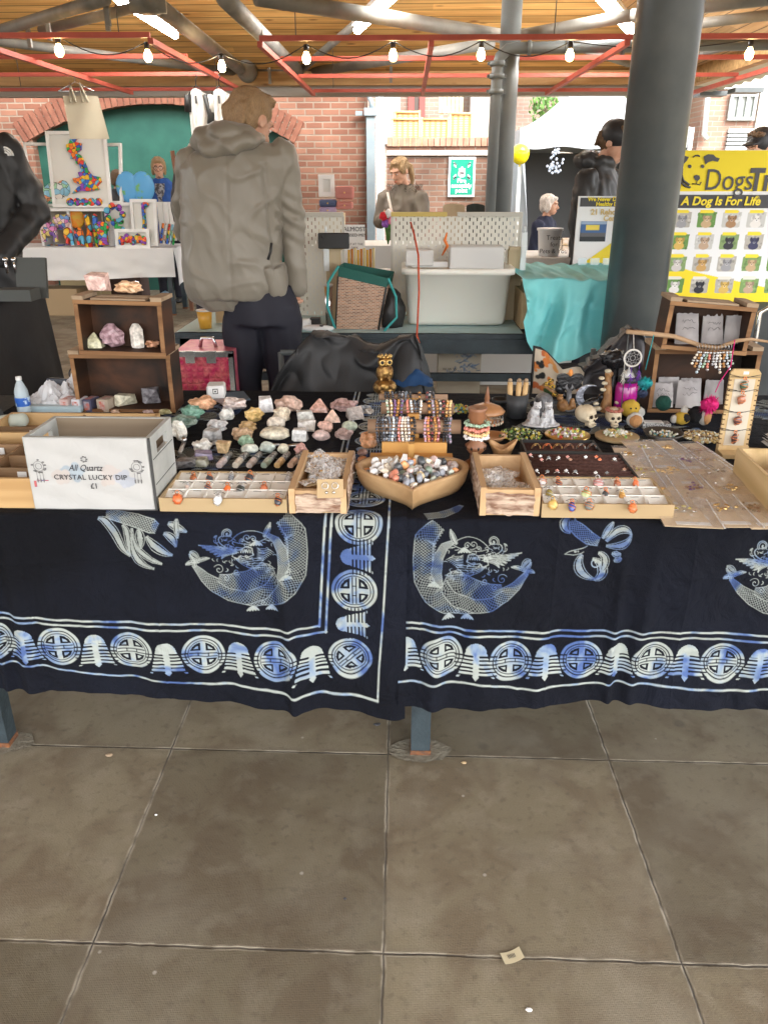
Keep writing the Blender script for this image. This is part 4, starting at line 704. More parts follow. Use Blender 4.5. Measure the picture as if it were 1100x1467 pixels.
for fx in(.1,.88):
    c=Vector((X0+fx*wsh,Yf-.006,G0+.62*(zt-G0)))
    for rr in(.012,.007):q.tube([c+Vector((rr*math.cos(a),0,rr*math.sin(a)))for a in[i*6.283/14 for i in range(15)]],.0005,4)
    for i in range(14):a=rs.uniform(0,6.28);p=c+Vector((.015*math.cos(a),0,.015*math.sin(a)));q.ell(p,(.0035,.0006,.002),0,1)
    for dx in(-.007,0,.007):q.tube([c+Vector((dx,0,-.012)),c+Vector((dx,0,-.03))],.0004,4);q.ell(c+Vector((dx,0,-.034)),(.0018,.0006,.006),0,1)
c=Vector((X0+.47*wsh,Yf-.006,G0+.72*(zt-G0)))
for i in range(7):a=i*.9;q.ell(c+Vector((.006*math.cos(a),0,.006*math.sin(a))),(.003,.0006,.0022),0,1)
O('drawn_dreamcatchers',q,M('ink_grey',(.18,.18,.18),.7),o)
q=MB();q.b2((X0+.04*wsh,Yf-.0055,G0+.058),(X0+.06*wsh,Yf-.005,G0+.073));q.b2((X0+.065*wsh,Yf-.0055,G0+.073),(X0+.16*wsh,Yf-.005,G0+.075));O('small_logos',q,M('logo_blue_red',(.1,.1,.3),.6,col2=(.6,.12,.05),ns=60),o)
q=MB();q.b2((X0-.001,Yf-.004,G0-.001),(X1,Yf+.002,G0+.003));q.b2((X1-.004,Yf-.004,G0),(X1+.001,Yf+.001,zt));O('dark_edge',q,M('dark_edge_paint',(.06,.06,.06),.8),o)
# ---- compartment box at far left and the one at far right
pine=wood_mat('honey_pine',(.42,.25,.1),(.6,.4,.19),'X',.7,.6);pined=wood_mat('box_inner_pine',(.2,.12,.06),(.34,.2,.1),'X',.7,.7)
def compbox(lab,x0,x1,y0,y1,h,nx,ny,group=None,mat=None):
    o=T('compartment_box',lab,'box',((x0+x1)/2,(y0+y1)/2,G0),group);q=MB();w=.009
    q.b2((x0,y0,G0),(x1,y0+w,G0+h));q.b2((x0,y1-w,G0),(x1,y1,G0+h));q.b2((x0,y0+w,G0),(x0+w,y1-w,G0+h));q.b2((x1-w,y0+w,G0),(x1,y1-w,G0+h));O('box_frame',q,mat or pine,o)
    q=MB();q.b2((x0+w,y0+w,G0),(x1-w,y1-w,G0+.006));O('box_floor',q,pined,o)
    q=MB()
    for i in range(1,ny):y=y0+(y1-y0)*i/ny;q.b2((x0+w,y-.003,G0+.006),(x1-w,y+.003,G0+h-.006))
    for i in range(1,nx):x=x0+(x1-x0)*i/nx;q.b2((x-.003,y0+w,G0+.006),(x+.003,y1-w,G0+h-.004))
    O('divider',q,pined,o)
    q=MB()
    for i in range(ny):
        for j in range(nx):x=x0+(x1-x0)*(j+.55)/nx;y=y0+(y1-y0)*(i+1)/ny-.006;q.b2((x-.011,y-.001,G0+h-.032),(x+.011,y,G0+h-.014))
    O('price_tag',q,label_white,o);return o
bx1=xat(46,690,1.66);compbox('honey coloured compartment box at the left end, beside the lucky dip crate',bx1-.42,bx1,1.66,2.02,.075,3,4)
compbox('pale wooden tray of clear packets behind the left compartment box',bx1-.36,bx1+.1,2.05,2.32,.045,2,2)
pineR=wood_mat('pale_pine_box',(.5,.34,.15),(.66,.48,.25),'Y',.7,.6)
pA,pB=az(1055,641,G0+.075),az(1100,684,G0+.075);o=compbox('pale pine compartment box at the right end of the table',pA.x,pA.x+.4,pA.y-.3,pA.y,.075,3,2,mat=pineR);an=math.atan2(pB.x-pA.x,pA.y-pB.y);cc=Vector(o.location);pv=Vector((pA.x,pA.y,G0));o.location=pv+rot(0,0,math.degrees(an))@(cc-pv);o.rotation_euler.z=an
# ---- plastic packets
def film(name,fac,white_,bs):
    m=M(name,(.93,.93,.93),.1,bump=.25,bs=bs);N,L=m.node_tree.nodes,m.node_tree.links;b=N['Principled BSDF'];t=N.new('ShaderNodeBsdfTransparent');g=N.new('ShaderNodeBsdfGlossy');g.inputs['Roughness'].default_value=.12;L.new(b.inputs['Normal'].links[0].from_socket,g.inputs['Normal'])
    b.inputs['Roughness'].default_value=.4;x=N.new('ShaderNodeMixShader');x.inputs[0].default_value=white_;L.new(g.outputs[0],x.inputs[1]);L.new(b.outputs[0],x.inputs[2]);y=N.new('ShaderNodeMixShader');lw=N.new('ShaderNodeLayerWeight');lw.inputs[0].default_value=fac;L.new(lw.outputs['Facing'],y.inputs[0]);L.new(t.outputs[0],y.inputs[1]);L.new(x.outputs[0],y.inputs[2]);L.new(y.outputs[0],N['Material Output'].inputs[0]);return m
cello=film('clear_cellophane',.62,.9,40)
def packet_mesh(q,c,sx,sy,a,s=.006,seed=0,m=0):
    n0=Vector((seed*3.7,seed,0));X=tr(c)@rot(random.uniform(-12,12),random.uniform(-12,12),a)
    q.grid(lambda u,v:Vector(((u-.5)*sx,(v-.5)*sy,s*2.2*abs(mnoise.noise(Vector((u*4,v*4,0))+n0))+s*mnoise.noise(Vector((u*9,v*9,1))+n0))),12,12,m,False,X)
earr=M('silver_trinket',(.7,.68,.64),.25,1);gold=M('gold_trinket',(.75,.5,.18),.28,1);copper=M('copper_wire',(.75,.26,.1),.3,1)
def packets(n,x0,x1,y0,y1,z,labs,group,seed=0):
    rs=random.Random(seed)
    for i in range(n):
        c=Vector((rs.uniform(x0,x1),rs.uniform(y0,y1),z+i*.0011));a=rs.uniform(-40,40);o=T('cellophane_packet',labs[i%len(labs)],'packet',c,group)
        q=MB();packet_mesh(q,c,rs.uniform(.05,.07),rs.uniform(.055,.08),a,.0055,seed+i);O('sleeve',q,cello,o)
        q=MB();q.box((0,0,-.002),(.035,.045,.001),0,tr(c)@rot(0,0,a));O('backing_card',q,[kraft,label_white][i%2],o)
        q=MB()
        for k in range(4):q.ell(c+Vector((rs.uniform(-.014,.014),rs.uniform(-.014,.014),.002)),rs.uniform(.002,.004),0,1)
        O('earrings',q,[earr,gold,earr][i%3],o)
# ---- live edge wood bins
liv=wood_mat('live_edge_board',(.48,.3,.15),(.66,.45,.25),'Y',.8,.7);bark=M('rough_bark',(.24,.13,.085),.95,col2=(.62,.48,.37),ns=70,nd=7,n0=.36,n1=.62,bump=1,bs=90,aniso=(.3,1,1.5))
def bin_(lab,x0,x1,y0,y1,h,taper=.0):
    o=T('bark_edged_box',lab,'box',((x0+x1)/2,(y0+y1)/2,G0));w=.014
    def rough(u,v,p,amp):return p+Vector((0,0,0))+Vector((mnoise.noise(p*55),mnoise.noise(p*60+Vector((5,5,5))),mnoise.noise(p*50+Vector((9,1,3)))))*amp
    for s,x in((-1,x0),(1,x1)):
        q=MB();q.grid(lambda u,v:rough(u,v,Vector((x-s*0+s*(.004*math.sin(v*3.1)),y0+(y1-y0)*u,G0+h*1.12*v)),.004),30,6);q.b2((min(x,x-s*w),y0,G0),(max(x,x-s*w),y1,G0+h*1.1),1);O('side_board',q,[bark,liv],o)
    q=MB();q.grid(lambda u,v:rough(u,v,Vector((x0+w+(x1-x0-2*w)*u,y0-.001,G0+.003+(h-.01)*v)),.005),34,10);O('bark_front',q,bark,o)
    q=MB();q.b2((x0+w,y0+.004,G0),(x1-w,y0+.018,G0+h));q.b2((x0+w,y1-.012,G0),(x1-w,y1,G0+h));q.b2((x0+w,y0+.018,G0),(x1-w,y1-.012,G0+.006));O('end_boards',q,liv,o)
Yq=1.65;a0,a1=xat(415,743,Yq),xat(497,743,Yq);bin_('bark edged wooden box of packets left of the heart shaped bowl',a0,a1,Yq,az(470,648,G0+.055).y,.055)
packets(20,a0+.035,a1-.035,Yq+.05,Yq+.32,G0+.03,['clear packet of jewellery in the bark edged box left of the heart bowl'],'packets in the left bark edged box',3)
p=az(473,700,G0+.07);o=T('earring_card','brown card with a pair of silver earrings propped in the left bark edged box','card',p);X=tr(p+Vector((0,0,.0)))@rot(-28,0,4);q=MB();q.box((0,0,0),(.058,.0015,.042),0,X);O('card',q,kraft,o);q=MB()
for sx in(-1,1):q.torus((0,0,0),.007,.001,14,5,0,X@tr((sx*.011,-.003,.006))@rot(90,0,0));q.ell(X@Vector((sx*.008,-.003,-.009)),.004,0,1)
O('earrings',q,earr,o)
b0,b1=xat(686,748,Yq),xat(771,750,Yq);bin_('bark edged wooden box of packets right of the heart shaped bowl',b0,b1,Yq,az(705,651,G0+.062).y,.062)
packets(16,b0+.035,b1-.035,Yq+.04,Yq+.2,G0+.026,['clear packet of jewellery in the bark edged box right of the heart bowl'],'packets in the right bark edged box',40)
# ---- pendant trays
flock=M('cream_flock',(.84,.82,.76),.85,bump=.2,bs=300);goldcard=M('tan_card_side',(.45,.33,.18),.55,col2=(.42,.3,.16),ns=3)
def tray(lab,x0,x1,y0,y1,h,nx,ny,empty_pads=True):
    o=T('display_tray',lab,'tray',((x0+x1)/2,(y0+y1)/2,G0),'cream pendant trays');w=.005;q=MB();q.b2((x0,y0,G0),(x1,y0+w,G0+h));q.b2((x0,y1-w,G0),(x1,y1,G0+h));q.b2((x0,y0+w,G0),(x0+w,y1-w,G0+h));q.b2((x1-w,y0+w,G0),(x1,y1-w,G0+h));O('tray_rim',q,goldcard,o)
    q=MB();cw,ch=(x1-x0-2*w)/nx,(y1-y0-2*w)/ny;P=[]
    for j in range(ny):
        for i in range(nx):
            ax,ay2=x0+w+i*cw,y0+w+j*ch;z0,z1=G0+h-.014,G0+h-.003
            q.add([(ax,ay2,z0),(ax+cw,ay2,z0),(ax+cw,ay2+ch*.86,z1),(ax,ay2+ch*.86,z1),(ax,ay2+ch,z1),(ax+cw,ay2+ch,z1),(ax,ay2+ch,z0),(ax+cw,ay2+ch,z0)],[(0,1,2,3),(3,2,5,4)])
            q.add([(ax+cw*.3,ay2+ch*.8,z1+.0006),(ax+cw*.7,ay2+ch*.8,z1+.0006),(ax+cw*.7,ay2+ch*.85,z1+.0012),(ax+cw*.3,ay2+ch*.85,z1+.0012)],[(0,1,2,3)],1)
            if i:q.b2((ax-.0012,ay2,z0),(ax+.0012,ay2+ch,G0+h-.001))
        if j:y=y0+w+j*ch;q.b2((x0+w,y-.0012,G0+.005),(x1-w,y+.0012,G0+h-.001))
    q.b2((x0+w,y0+w,G0+.001),(x1-w,y1-w,G0+.006));O('flocked_liner',q,[flock,M('pad_slot',(.35,.34,.32),.9)],o);return o
def stone_mat(c,c2=None,rough=.28,ns=60):
    k='stone_%d_%d_%d_%d'%(c[0]*999,c[1]*999,c[2]*999,(c2[0]*99 if c2 else 0));return M(k,c,rough,col2=c2 or tuple(min(1,v*1.5+.03)for v in c),ns=ns,nd=4,bump=.25,bs=90,coat=.3)
def pendant(px,py,w,h,c,wire,lab,z,group,c2=None,lie=55):
    p=az(px,py+h*.35,z);k=scl(p);sw,sh=w*k*.42,h*k*.5;o=T('wrapped_pendant',lab,'pendant',p,group);X=tr(p+Vector((0,0,sw*.7)))@rot(-(90-lie),0,random.uniform(-12,12))
    q=MB();q.ell((0,0,0),(sw,sw*.62,sh),0,2,X,nz=.15,nf=2,seed=px);O('stone',q,stone_mat(c,c2),o);q=MB()
    n=26;t0=px
    for r_ in(1,-1):q.tube([Vector(((sw*1.12)*math.sin(t*6.28*1.6+r_+t0)*math.sin(.25+2.6*t),-(sw*.72)*math.cos(t*6.28*1.6+r_+t0)*math.sin(.25+2.6*t),sh*1.1*math.cos(.25+2.6*t)))for t in[i/n for i in range(n+1)]],.0008,5,0,True,True,X)
    q.torus((0,0,0),sw*.3+.0012,.001,12,5,0,X@tr((0,0,sh*1.25))@rot(90,0,0));O('wire_wrap',q,wire,o)
    q=MB();a=X@Vector((0,0,sh*1.3));q.tube([a+Vector((-.012,.004,-.003)),a+Vector((-.004,.002,.002)),a,a+Vector((.005,.003,.002)),a+Vector((.013,.005,-.003))],.0006,5);O('cord',q,blackm,o)
Yt=1.652;t0,t1=xat(231,743,Yt),xat(412,744,Yt);hT=.034;tray('cream pendant tray with tan card sides beside the lucky dip crate',t0,t1,Yt,az(340,675,G0+hT).y,hT,6,3)
silver=M('silver_wire',(.6,.6,.6),.3,1);zP=G0+hT-.008
PN=[(277.6,684,11,13,(.3,.1,.04),'copper','russet stone pendant first in the back row of the left tray'),(300.6,685,12,14,(.03,.03,.035),'copper','black and copper pendant in the back row of the left tray'),(331.5,683,10,12,(.16,.17,.18),'silver','slate grey round pendant in the back row of the left tray'),(357.6,684,15,15,(.04,.04,.045),'copper','large black pendant ringed with copper, back row of the left tray'),(412.5,684,10,14,(.3,.27,.25),'silver','grey oval pendant in the back right corner of the left tray'),
      (269,697,8,12,(.5,.38,.32),'silver','pale pinkish pendant first in the middle row of the left tray'),(298,698.5,12,13,(.05,.06,.08),'copper','dark blue grey pendant in the middle row of the left tray'),(326,700,12,13,(.75,.14,.03),'copper','bright orange pendant in the middle row of the left tray'),(345,700.5,16,12,(.03,.035,.03),'silver','shiny black pendant in silver wire, middle row of the left tray'),(378.5,699,13,13,(.5,.16,.08),'copper','terracotta pendant in the middle row of the left tray'),
      (255,714,17,16,(.7,.12,.03),'copper','big orange copper caged pendant in the front row of the left tray'),(312.5,715,15,16,(.62,.62,.62),'silver','clear silver crystal pendant in the front row of the left tray'),(398.5,716,12,15,(.03,.03,.04),'copper','black and orange pendant at the right of the front row, left tray')]
for px,py,w,h,c,wr,lab in PN:pendant(px,py,w,h,c,copper if wr=='copper' else silver,lab,zP,'wire wrapped pendants in the left tray')
Yu=1.642;u0,u1=xat(774,753,Yu),xat(961,757,Yu);tray('cream pendant tray with tan card sides in front of the black ring tray',u0,u1,Yu,az(835,683,G0+hT).y,hT,6,3)
PN2=[(776,690,14,13,(.6,.56,.55),'copper','clear pinkish quartz pendant first in the back row of the right tray'),(799.5,691,11,14,(.12,.06,.05),'copper','dark striped pendant in the back row of the right tray'),(856,692,18,15,(.5,.24,.22),'silver','big rough rose pink pendant in the back row of the right tray'),(883,692,11,14,(.3,.11,.06),'copper','reddish brown pendant in the back row of the right tray'),(910,692,11,15,(.5,.12,.04),'copper','long orange brown pendant in the back right corner of the right tray'),
       (786,706,13,17,(.22,.17,.04),'silver','olive gold pendant first in the middle row of the right tray'),(838.5,708,17,14,(.42,.46,.22),'copper','pale green pendant with an orange bead in the middle row of the right tray'),(866,707,11,15,(.05,.05,.05),'copper','black and copper pendant in the middle row of the right tray'),(890,710,11,14,(.35,.17,.04),'gold','golden tiger eye pendant in the middle row of the right tray'),
       (791,722,16,15,(.6,.4,.12),'gold','large gold pendant first in the front row of the right tray'),(818.5,724,12,15,(.04,.06,.25),'copper','deep blue pendant in the front row of the right tray'),(843,724,15,13,(.16,.17,.15),'copper','grey green oval pendant in the front row of the right tray'),(905,727,15,14,(.65,.17,.05),'copper','orange copper caged pendant in the front row of the right tray')]
for px,py,w,h,c,wr,lab in PN2:pendant(px,py,w,h,c,{'copper':copper,'silver':silver,'gold':gold}[wr],lab,zP,'wire wrapped pendants in the right tray')
# ---- black ring trays
felt=M('black_tray_card',(.018,.018,.018),.6);foam=M('brown_ring_foam',(.06,.022,.016),.95,col2=(.09,.04,.03),ns=120,bump=.5,bs=250)
def rtray(lab,pf0,pf1,pyf,pyb,h):
    yf=az((pf0+pf1)/2,pyf,G0+h).y;yb=az((pf0+pf1)/2,pyb,G0+h).y;x0,x1=az(pf0,pyf,G0+h).x,az(pf1,pyf,G0+h).x
    o=T('ring_tray',lab,'tray',((x0+x1)/2,(yf+yb)/2,G0),'black ring trays');q=MB();w=.006;q.b2((x0,yf,G0),(x1,yf+w,G0+h));q.b2((x0,yb-w,G0),(x1,yb,G0+h));q.b2((x0,yf+w,G0),(x0+w,yb-w,G0+h));q.b2((x1-w,yf+w,G0),(x1,yb-w,G0+h));O('tray_rim',q,felt,o)
    q=MB();n=7
    for i in range(n):ya=yf+w+(yb-yf-2*w)*i/n;yc=yf+w+(yb-yf-2*w)*(i+1)/n;q.tube([(x0+w,(ya+yc)/2,G0+h-.012),(x1-w,(ya+yc)/2,G0+h-.012)],(yc-ya)*.48,8)
    q.b2((x0+w,yf+w,G0),(x1-w,yb-w,G0+h-.018));O('foam_insert',q,foam,o);return G0+h-.008
z1_=rtray('black tray of slim silver rings on brown foam, behind the right pendant tray',757,914,683,648,.028);z2_=rtray('black tray of chunky beaded rings behind the slim ring tray',752,862,647,630,.026)
def ring(px,py,c,lab,z,r=.0075,chunky=False,group='rings in the slim ring tray'):
    p=az(px,py+2,z);o=T('finger_ring',lab,'ring',p,group);q=MB()
    if chunky:
        for k in range(3):
            for i in range(15):a=i*math.pi/14;q.ell(p+Vector((.012*math.cos(a),.004*k+0*a,.016*math.sin(a)-.002)),.0021,[0,1,2][(i//2+k)%3]if k<2 else 1,1)
        O('beads',q,[blackm,c,M('bead_brown',(.2,.08,.03),.3)],o)
    else:
        q.grid(lambda u,v:Vector(((r+.0012*math.cos(v*6.28))*math.cos(math.pi*u),.0012*math.sin(v*6.28),(r*1.2+.0012*math.cos(v*6.28))*math.sin(math.pi*u))),12,6,0,True,tr(p+Vector((0,0,-.001)))@rot(0,0,random.uniform(-30,30)));O('band',q,earr,o)
        q=MB();q.ell(p+Vector((0,0,r*1.2+.002)),(.0045,.0035,.0035),0,1,sm=False);[q.ell(p+Vector((.0035*math.cos(a),.0,r*1.2+.002+.003*math.sin(a))),.0018,0,1)for a in(0,1.5,3,4.6)];O('gem',q,c,o)
gm={'pink':stone_mat((.7,.3,.25)),'white':stone_mat((.7,.68,.66)),'grey':stone_mat((.2,.2,.2)),'orange':stone_mat((.85,.17,.05)),'brown':stone_mat((.35,.17,.1))}
for px,py,c,w in((759,655,'pink','at the left end of the back row'),(773,657,'white','second in the back row'),(775,662,'pink','just in front of the second one in the back row'),(785,659,'grey','third in the back row'),(799,659,'white','fourth in the back row'),(812,658,'pink','fifth in the back row'),(816,662,'brown','against the fifth one in the back row'),(838,658,'white','alone past the middle of the back row'),(853,658,'orange','in the back row, left of the pair'),(858,662,'orange','in the back row, right of the pair'),(879,661,'white','at the right end of the back row'),(768,678,'white','first in the front row'),(783,679,'grey','second in the front row'),(797,678,'pink','third in the front row'),(810,678,'white','fourth in the front row'),(823,679,'grey','fifth in the front row'),(852,681,'white','sixth in the front row'),(868,681,'grey','seventh in the front row'),(893,676,'brown','at the right end of the front row')):
    ring(px,py,gm[c],c+' ring '+w+', slim ring tray',z1_)
for i,(px,c,cn)in enumerate(((768,'brown','brown and gold'),(784,'orange','orange and gold'),(799,'brown','amber and gold'),(815,'grey','brown and black'),(832,'white','black and silver'),(848,'grey','smoky grey'))):ring(px,642,[gold,gm['orange'],gold,gm['brown'],silver,gm['grey']][i],cn+' beaded ring stack, number %s from the left in the rear ring tray'%('one','two','three','four','five','six')[i],z2_,chunky=True,group='beaded rings in the rear ring tray')
# ---- heart shaped bowl full of tumbled stones
hb=wood_mat('pale_turned_wood',(.44,.27,.13),(.6,.4,.21),'X',.6,.45);hc=Vector((xat(590,700,1.80),1.655+17*.0088,G0));HS=.0088
def heart(t,k):return Vector((16*math.sin(t)**3,13*math.cos(t)-5*math.cos(2*t)-2*math.cos(3*t)-math.cos(4*t),0))*HS*k
o=T('heart_bowl','heart shaped wooden bowl heaped with tumbled stones, point toward the front','bowl',hc);q=MB();prof=[(0,.008),(.55,.008),(.8,.02),(.87,.05),(.885,.054),(.99,.054),(1.0,.05),(.95,.02),(.86,0),(0,0)]
def hp(u,v):i=min(int(v*(len(prof)-1)+1e-6),len(prof)-1);k,z=prof[i];p=heart(u*2*math.pi,k);return hc+Vector((p.x,p.y,z))
q.grid(hp,90,len(prof)-1,0,True,None,True);O('bowl_shell',q,hb,o)
TC=[((.72,.71,.68),'white'),((.75,.73,.7),'white'),((.7,.6,.48),'cream'),((.12,.13,.15),'charcoal'),((.05,.055,.06),'black'),((.45,.16,.1),'brick red'),((.65,.3,.12),'orange'),((.16,.21,.16),'dark green'),((.45,.5,.42),'pale green'),((.3,.32,.36),'slate blue'),((.42,.34,.2),'ochre'),((.6,.45,.42),'pinkish'),((.35,.3,.28),'brown grey')]
rs=random.Random(12);n=0;placed=[]
for i in range(900):
    if n>=100:break
    t=rs.uniform(0,6.283);k=rs.uniform(0,.83)**.6*.9;p=heart(t,min(k,.8));r=rs.uniform(.0085,.0145);
    if any((p-a).length<(r+b)*.6 for a,b in placed):continue
    placed.append((p,r));n+=1;left=p.x<-.04;c,cn=rs.choice(TC[:3]if left and rs.random()<.72 else TC);z=G0+.027+.02*(1-(p.length/.14)**2)+rs.uniform(0,.018)
    kind=rs.random();q=MB();X=tr(hc+p+Vector((0,0,z-G0)))@rot(rs.uniform(0,360),rs.uniform(0,360),rs.uniform(0,360));sh=(r*rs.uniform(.9,1.3),r*rs.uniform(.7,1),r*rs.uniform(.6,.85))
    if c[0]>.69 and kind<.6:q.hull([Vector((rs.uniform(-1,1)*sh[0],rs.uniform(-1,1)*sh[1],rs.uniform(-1,1)*sh[2]))for _ in range(14)],0,X)
    else:q.ell((0,0,0),sh,0,2,X,nz=.3,nf=1.2,seed=i)
    O('tumbled_stone',q,stone_mat(c),label=cn+' tumbled stone in the heap filling the heart shaped bowl',cat='stone',group='tumbled stones in the heart bowl')
# ---- bracelet stand
stw=wood_mat('amber_sawn_wood',(.42,.2,.045),(.62,.34,.1),'X',.5,.7,bump=.5);logm=wood_mat('log_wood',(.25,.15,.09),(.42,.28,.18),'X',.5,.8)
yb0=az(590,675,G0).y;o=T('bracelet_stand','stepped amber wooden stand holding bracelets on two thick rods','stand',(xat(590,670,yb0),yb0+.08,G0));xl,xr=xat(530,670,yb0),xat(648,670,yb0);h1=ay(590,655,yb0).z-G0
q=MB();q.b2((xl,yb0,G0),(xr,yb0+.035,G0+h1));O('front_block',q,stw,o);y2=yb0+.036;h2=ay(590,634,y2).z;q=MB();q.b2((xat(547,640,y2),y2,G0),(xat(640,640,y2),y2+.04,h2));O('rear_block',q,stw,o)
Y1,Y2,Y3=y2+.03,y2+.10,y2+.17;zl1,zl2,zl3=ay(590,611,Y1).z,ay(590,585,Y2).z,ay(590,569,Y3).z
q=MB();q.b2((xat(585,640,yb0-.003),yb0-.008,G0+.004),(xat(593,640,yb0-.003),yb0+.004,h2+.01));q.b2((xat(584,620,y2+.045),y2+.041,G0),(xat(600,620,y2+.045),y2+.058,zl2));q.b2((xat(584,620,Y3),Y3-.01,G0),(xat(598,620,Y3),Y3+.01,zl3));q.bar((xat(590,600,Y1),y2+.052,zl1-.005),(xat(590,600,Y1),Y3,zl3-.02),.015,.015);O('upright',q,stw,o)
for(Yk,zk,pa,pb,rk,lb)in((Y1,zl1,527,660,.019,''),(Y2,zl2,546,649,.016,''),(Y3,zl3,543,640,.009,'')):q=MB();q.cyl((xat(pa,600,Yk),Yk,zk),(xat(pb,600,Yk),Yk,zk),rk,18);O('bracelet_rod',q,logm,o)
def bracelet(x,Y,z,rr,cols,lab,group,R_=.0315,br=.0043,tilt=0):
    q=MB();n=22;c=Vector((x,Y,z+rr+br-R_*1.05))
    for i in range(n):a=6.283*i/n;q.ell(c+Vector((.002*math.sin(a*2+x*99),R_*.82*math.cos(a),R_*1.05*math.sin(a))),br,i%len(cols),1)
    O('bead_bracelet',q,cols,label=lab,cat='bracelet',group=group)
bc={k:M('bead_'+k.replace(' ','_'),v,.22,col2=tuple(min(1,a*1.7+.02)for a in v),ns=150,coat=.4)for k,v in{'black':(.012,.012,.014),'charcoal':(.05,.05,.06),'slate':(.12,.14,.17),'pale blue':(.42,.5,.55),'coral':(.62,.2,.15),'cream':(.6,.52,.42),'white':(.66,.65,.62),'grey':(.28,.28,.29),'gold brown':(.35,.17,.05),'amber':(.55,.25,.06),'purple':(.16,.08,.2),'pink':(.55,.28,.28),'wine':(.22,.05,.05),'green':(.25,.36,.26),'mauve':(.36,.28,.38),'sand':(.62,.42,.2)}.items()}
ords=['first','second','third','fourth','fifth','sixth','seventh','eighth','ninth','tenth','eleventh','twelfth','thirteenth','fourteenth','fifteenth','sixteenth','seventeenth','eighteenth','nineteenth','twentieth','twenty first','twenty second','twenty third']
def rodset(lst,Yk,zk,rk,py,rod):
    for i,(px,cc)in enumerate(lst):cc=cc.split('+');bracelet(xat(px,py,Yk),Yk,zk,rk,[bc[c]for c in cc],' and '.join(cc)+' bead bracelet, '+ords[i]+' from the left on the '+rod,'bracelets on the '+rod)
rodset([(541,'charcoal'),(545.5,'black'),(549.5,'charcoal+slate'),(553.5,'black+grey'),(558,'slate'),(563,'pale blue+white'),(567.5,'slate+charcoal'),(572,'coral+pink'),(576.5,'cream+white'),(581,'cream'),(585,'grey+white'),(589.5,'black+gold brown'),(593,'black'),(609,'mauve+pink'),(613.5,'coral+amber'),(618,'black+wine'),(623,'gold brown+amber'),(627.5,'wine+pink'),(636,'black'),(640,'charcoal+black'),(644.5,'mauve+slate')],Y1,zl1,.019,611,'front rod')
rodset([(555,'green+cream'),(560,'cream+sand'),(565,'purple'),(570,'gold brown+amber'),(576,'purple+slate'),(584,'coral'),(589,'white+pale blue'),(594,'charcoal+slate'),(598,'black+charcoal'),(602,'white+cream'),(615,'amber+black'),(620,'mauve+grey'),(625,'gold brown'),(629.5,'charcoal+cream'),(634,'wine+black'),(640,'sand+amber'),(645,'sand')],Y2,zl2,.016,585,'middle rod')
rodset([(553,'black'),(557,'black'),(562,'charcoal'),(571,'black+charcoal'),(576,'charcoal+grey'),(582,'slate'),(588,'black'),(600,'gold brown+black'),(612,'wine+charcoal'),(616,'black+grey'),(621,'charcoal+black')],Y3,zl3,.009,569,'slim back rod')
# ---- carved pillar with bracelets, earring carousel, carved bowl
dkw=wood_mat('carved_red_brown_wood',(.2,.08,.035),(.34,.16,.08),'Z',.7,.4);f0=az(680,668,G0);Hh=ay(679,584,f0.y).z-G0;k=Hh/.16
o=T('carved_pillar','carved red brown wooden pillar with stacked stone bracelets, beside the wooden bowl','stand',f0);q=MB();q.lathe([(0,0),(.033,0),(.03,.01),(.016,.02),(.014,.035),(.026,.05),(.028,.06),(.018,.068),(.018,.125),(.024,.135),(.02,.15),(.026,.16),(.022,.161),(0,.155)][:],f0,24,0,True,tr((0,0,f0.z))@Matrix.Diagonal((1,1,k,1))@tr((0,0,-f0.z)));O('turned_pillar',q,dkw,o)
q=MB();[q.ell(f0+Vector((.0265*math.cos(a),.0265*math.sin(a),.056*k)),(.003,.003,.006),0,1)for a in[i*.7 for i in range(9)]];O('carved_slots',q,M('slot_black',(.01,.008,.006),.8),o)
for i,(dz,c,cn)in enumerate(((.118,'green','pale green'),(.106,'coral','coral red'),(.094,'sand','golden'),(.083,'white','milky white'))):
    q=MB();rr=random.Random(i)
    for j in range(26):a=6.283*j/26;q.ell(f0+Vector(((.028+.002*(j%2))*math.cos(a),(.028+.002*(j%2))*math.sin(a),dz*k+rr.uniform(-.002,.002))),.0052,0,1,sm=False)
    O('chip_bracelet',q,bc[c],label=cn+' stone chip bracelet round the carved pillar',cat='bracelet',group='chip bracelets on the carved pillar')
e0=az(698,606,G0);zd=ay(695,590,e0.y).z;zs=ay(695,553,e0.y).z;turned=wood_mat('turned_brown_wood',(.34,.15,.06),(.5,.26,.12),'X',.5,.35)
o=T('earring_carousel','mushroom shaped wooden earring stand with a pointed finial','stand',e0);q=MB();e0=e0+Vector((-.005,0,0));dz=zd-G0;q.lathe([(0,0),(.045,0),(.042,.008),(.012,.014),(.008,.03),(.008,dz),(.055,dz-.002),(.058,dz+.004),(.045,dz+.016),(.02,dz+.026),(.006,dz+.03)],e0,36);O('stem_and_dome',q,turned,o);q=MB();q.lathe([(.011,dz+.028),(.007,dz+.036),(.009,dz+.042),(.003,zs-G0-.006),(0,zs-G0)],e0,16);O('finial',q,dkw,o)
q=MB();[q.ell(e0+Vector((.05*math.cos(a),.05*math.sin(a),.006)),(.005,.005,.006),0,1)for a in[i*.22 for i in range(29)]];O('shell_edging',q,M('cowrie_cream',(.62,.5,.36),.4),o)
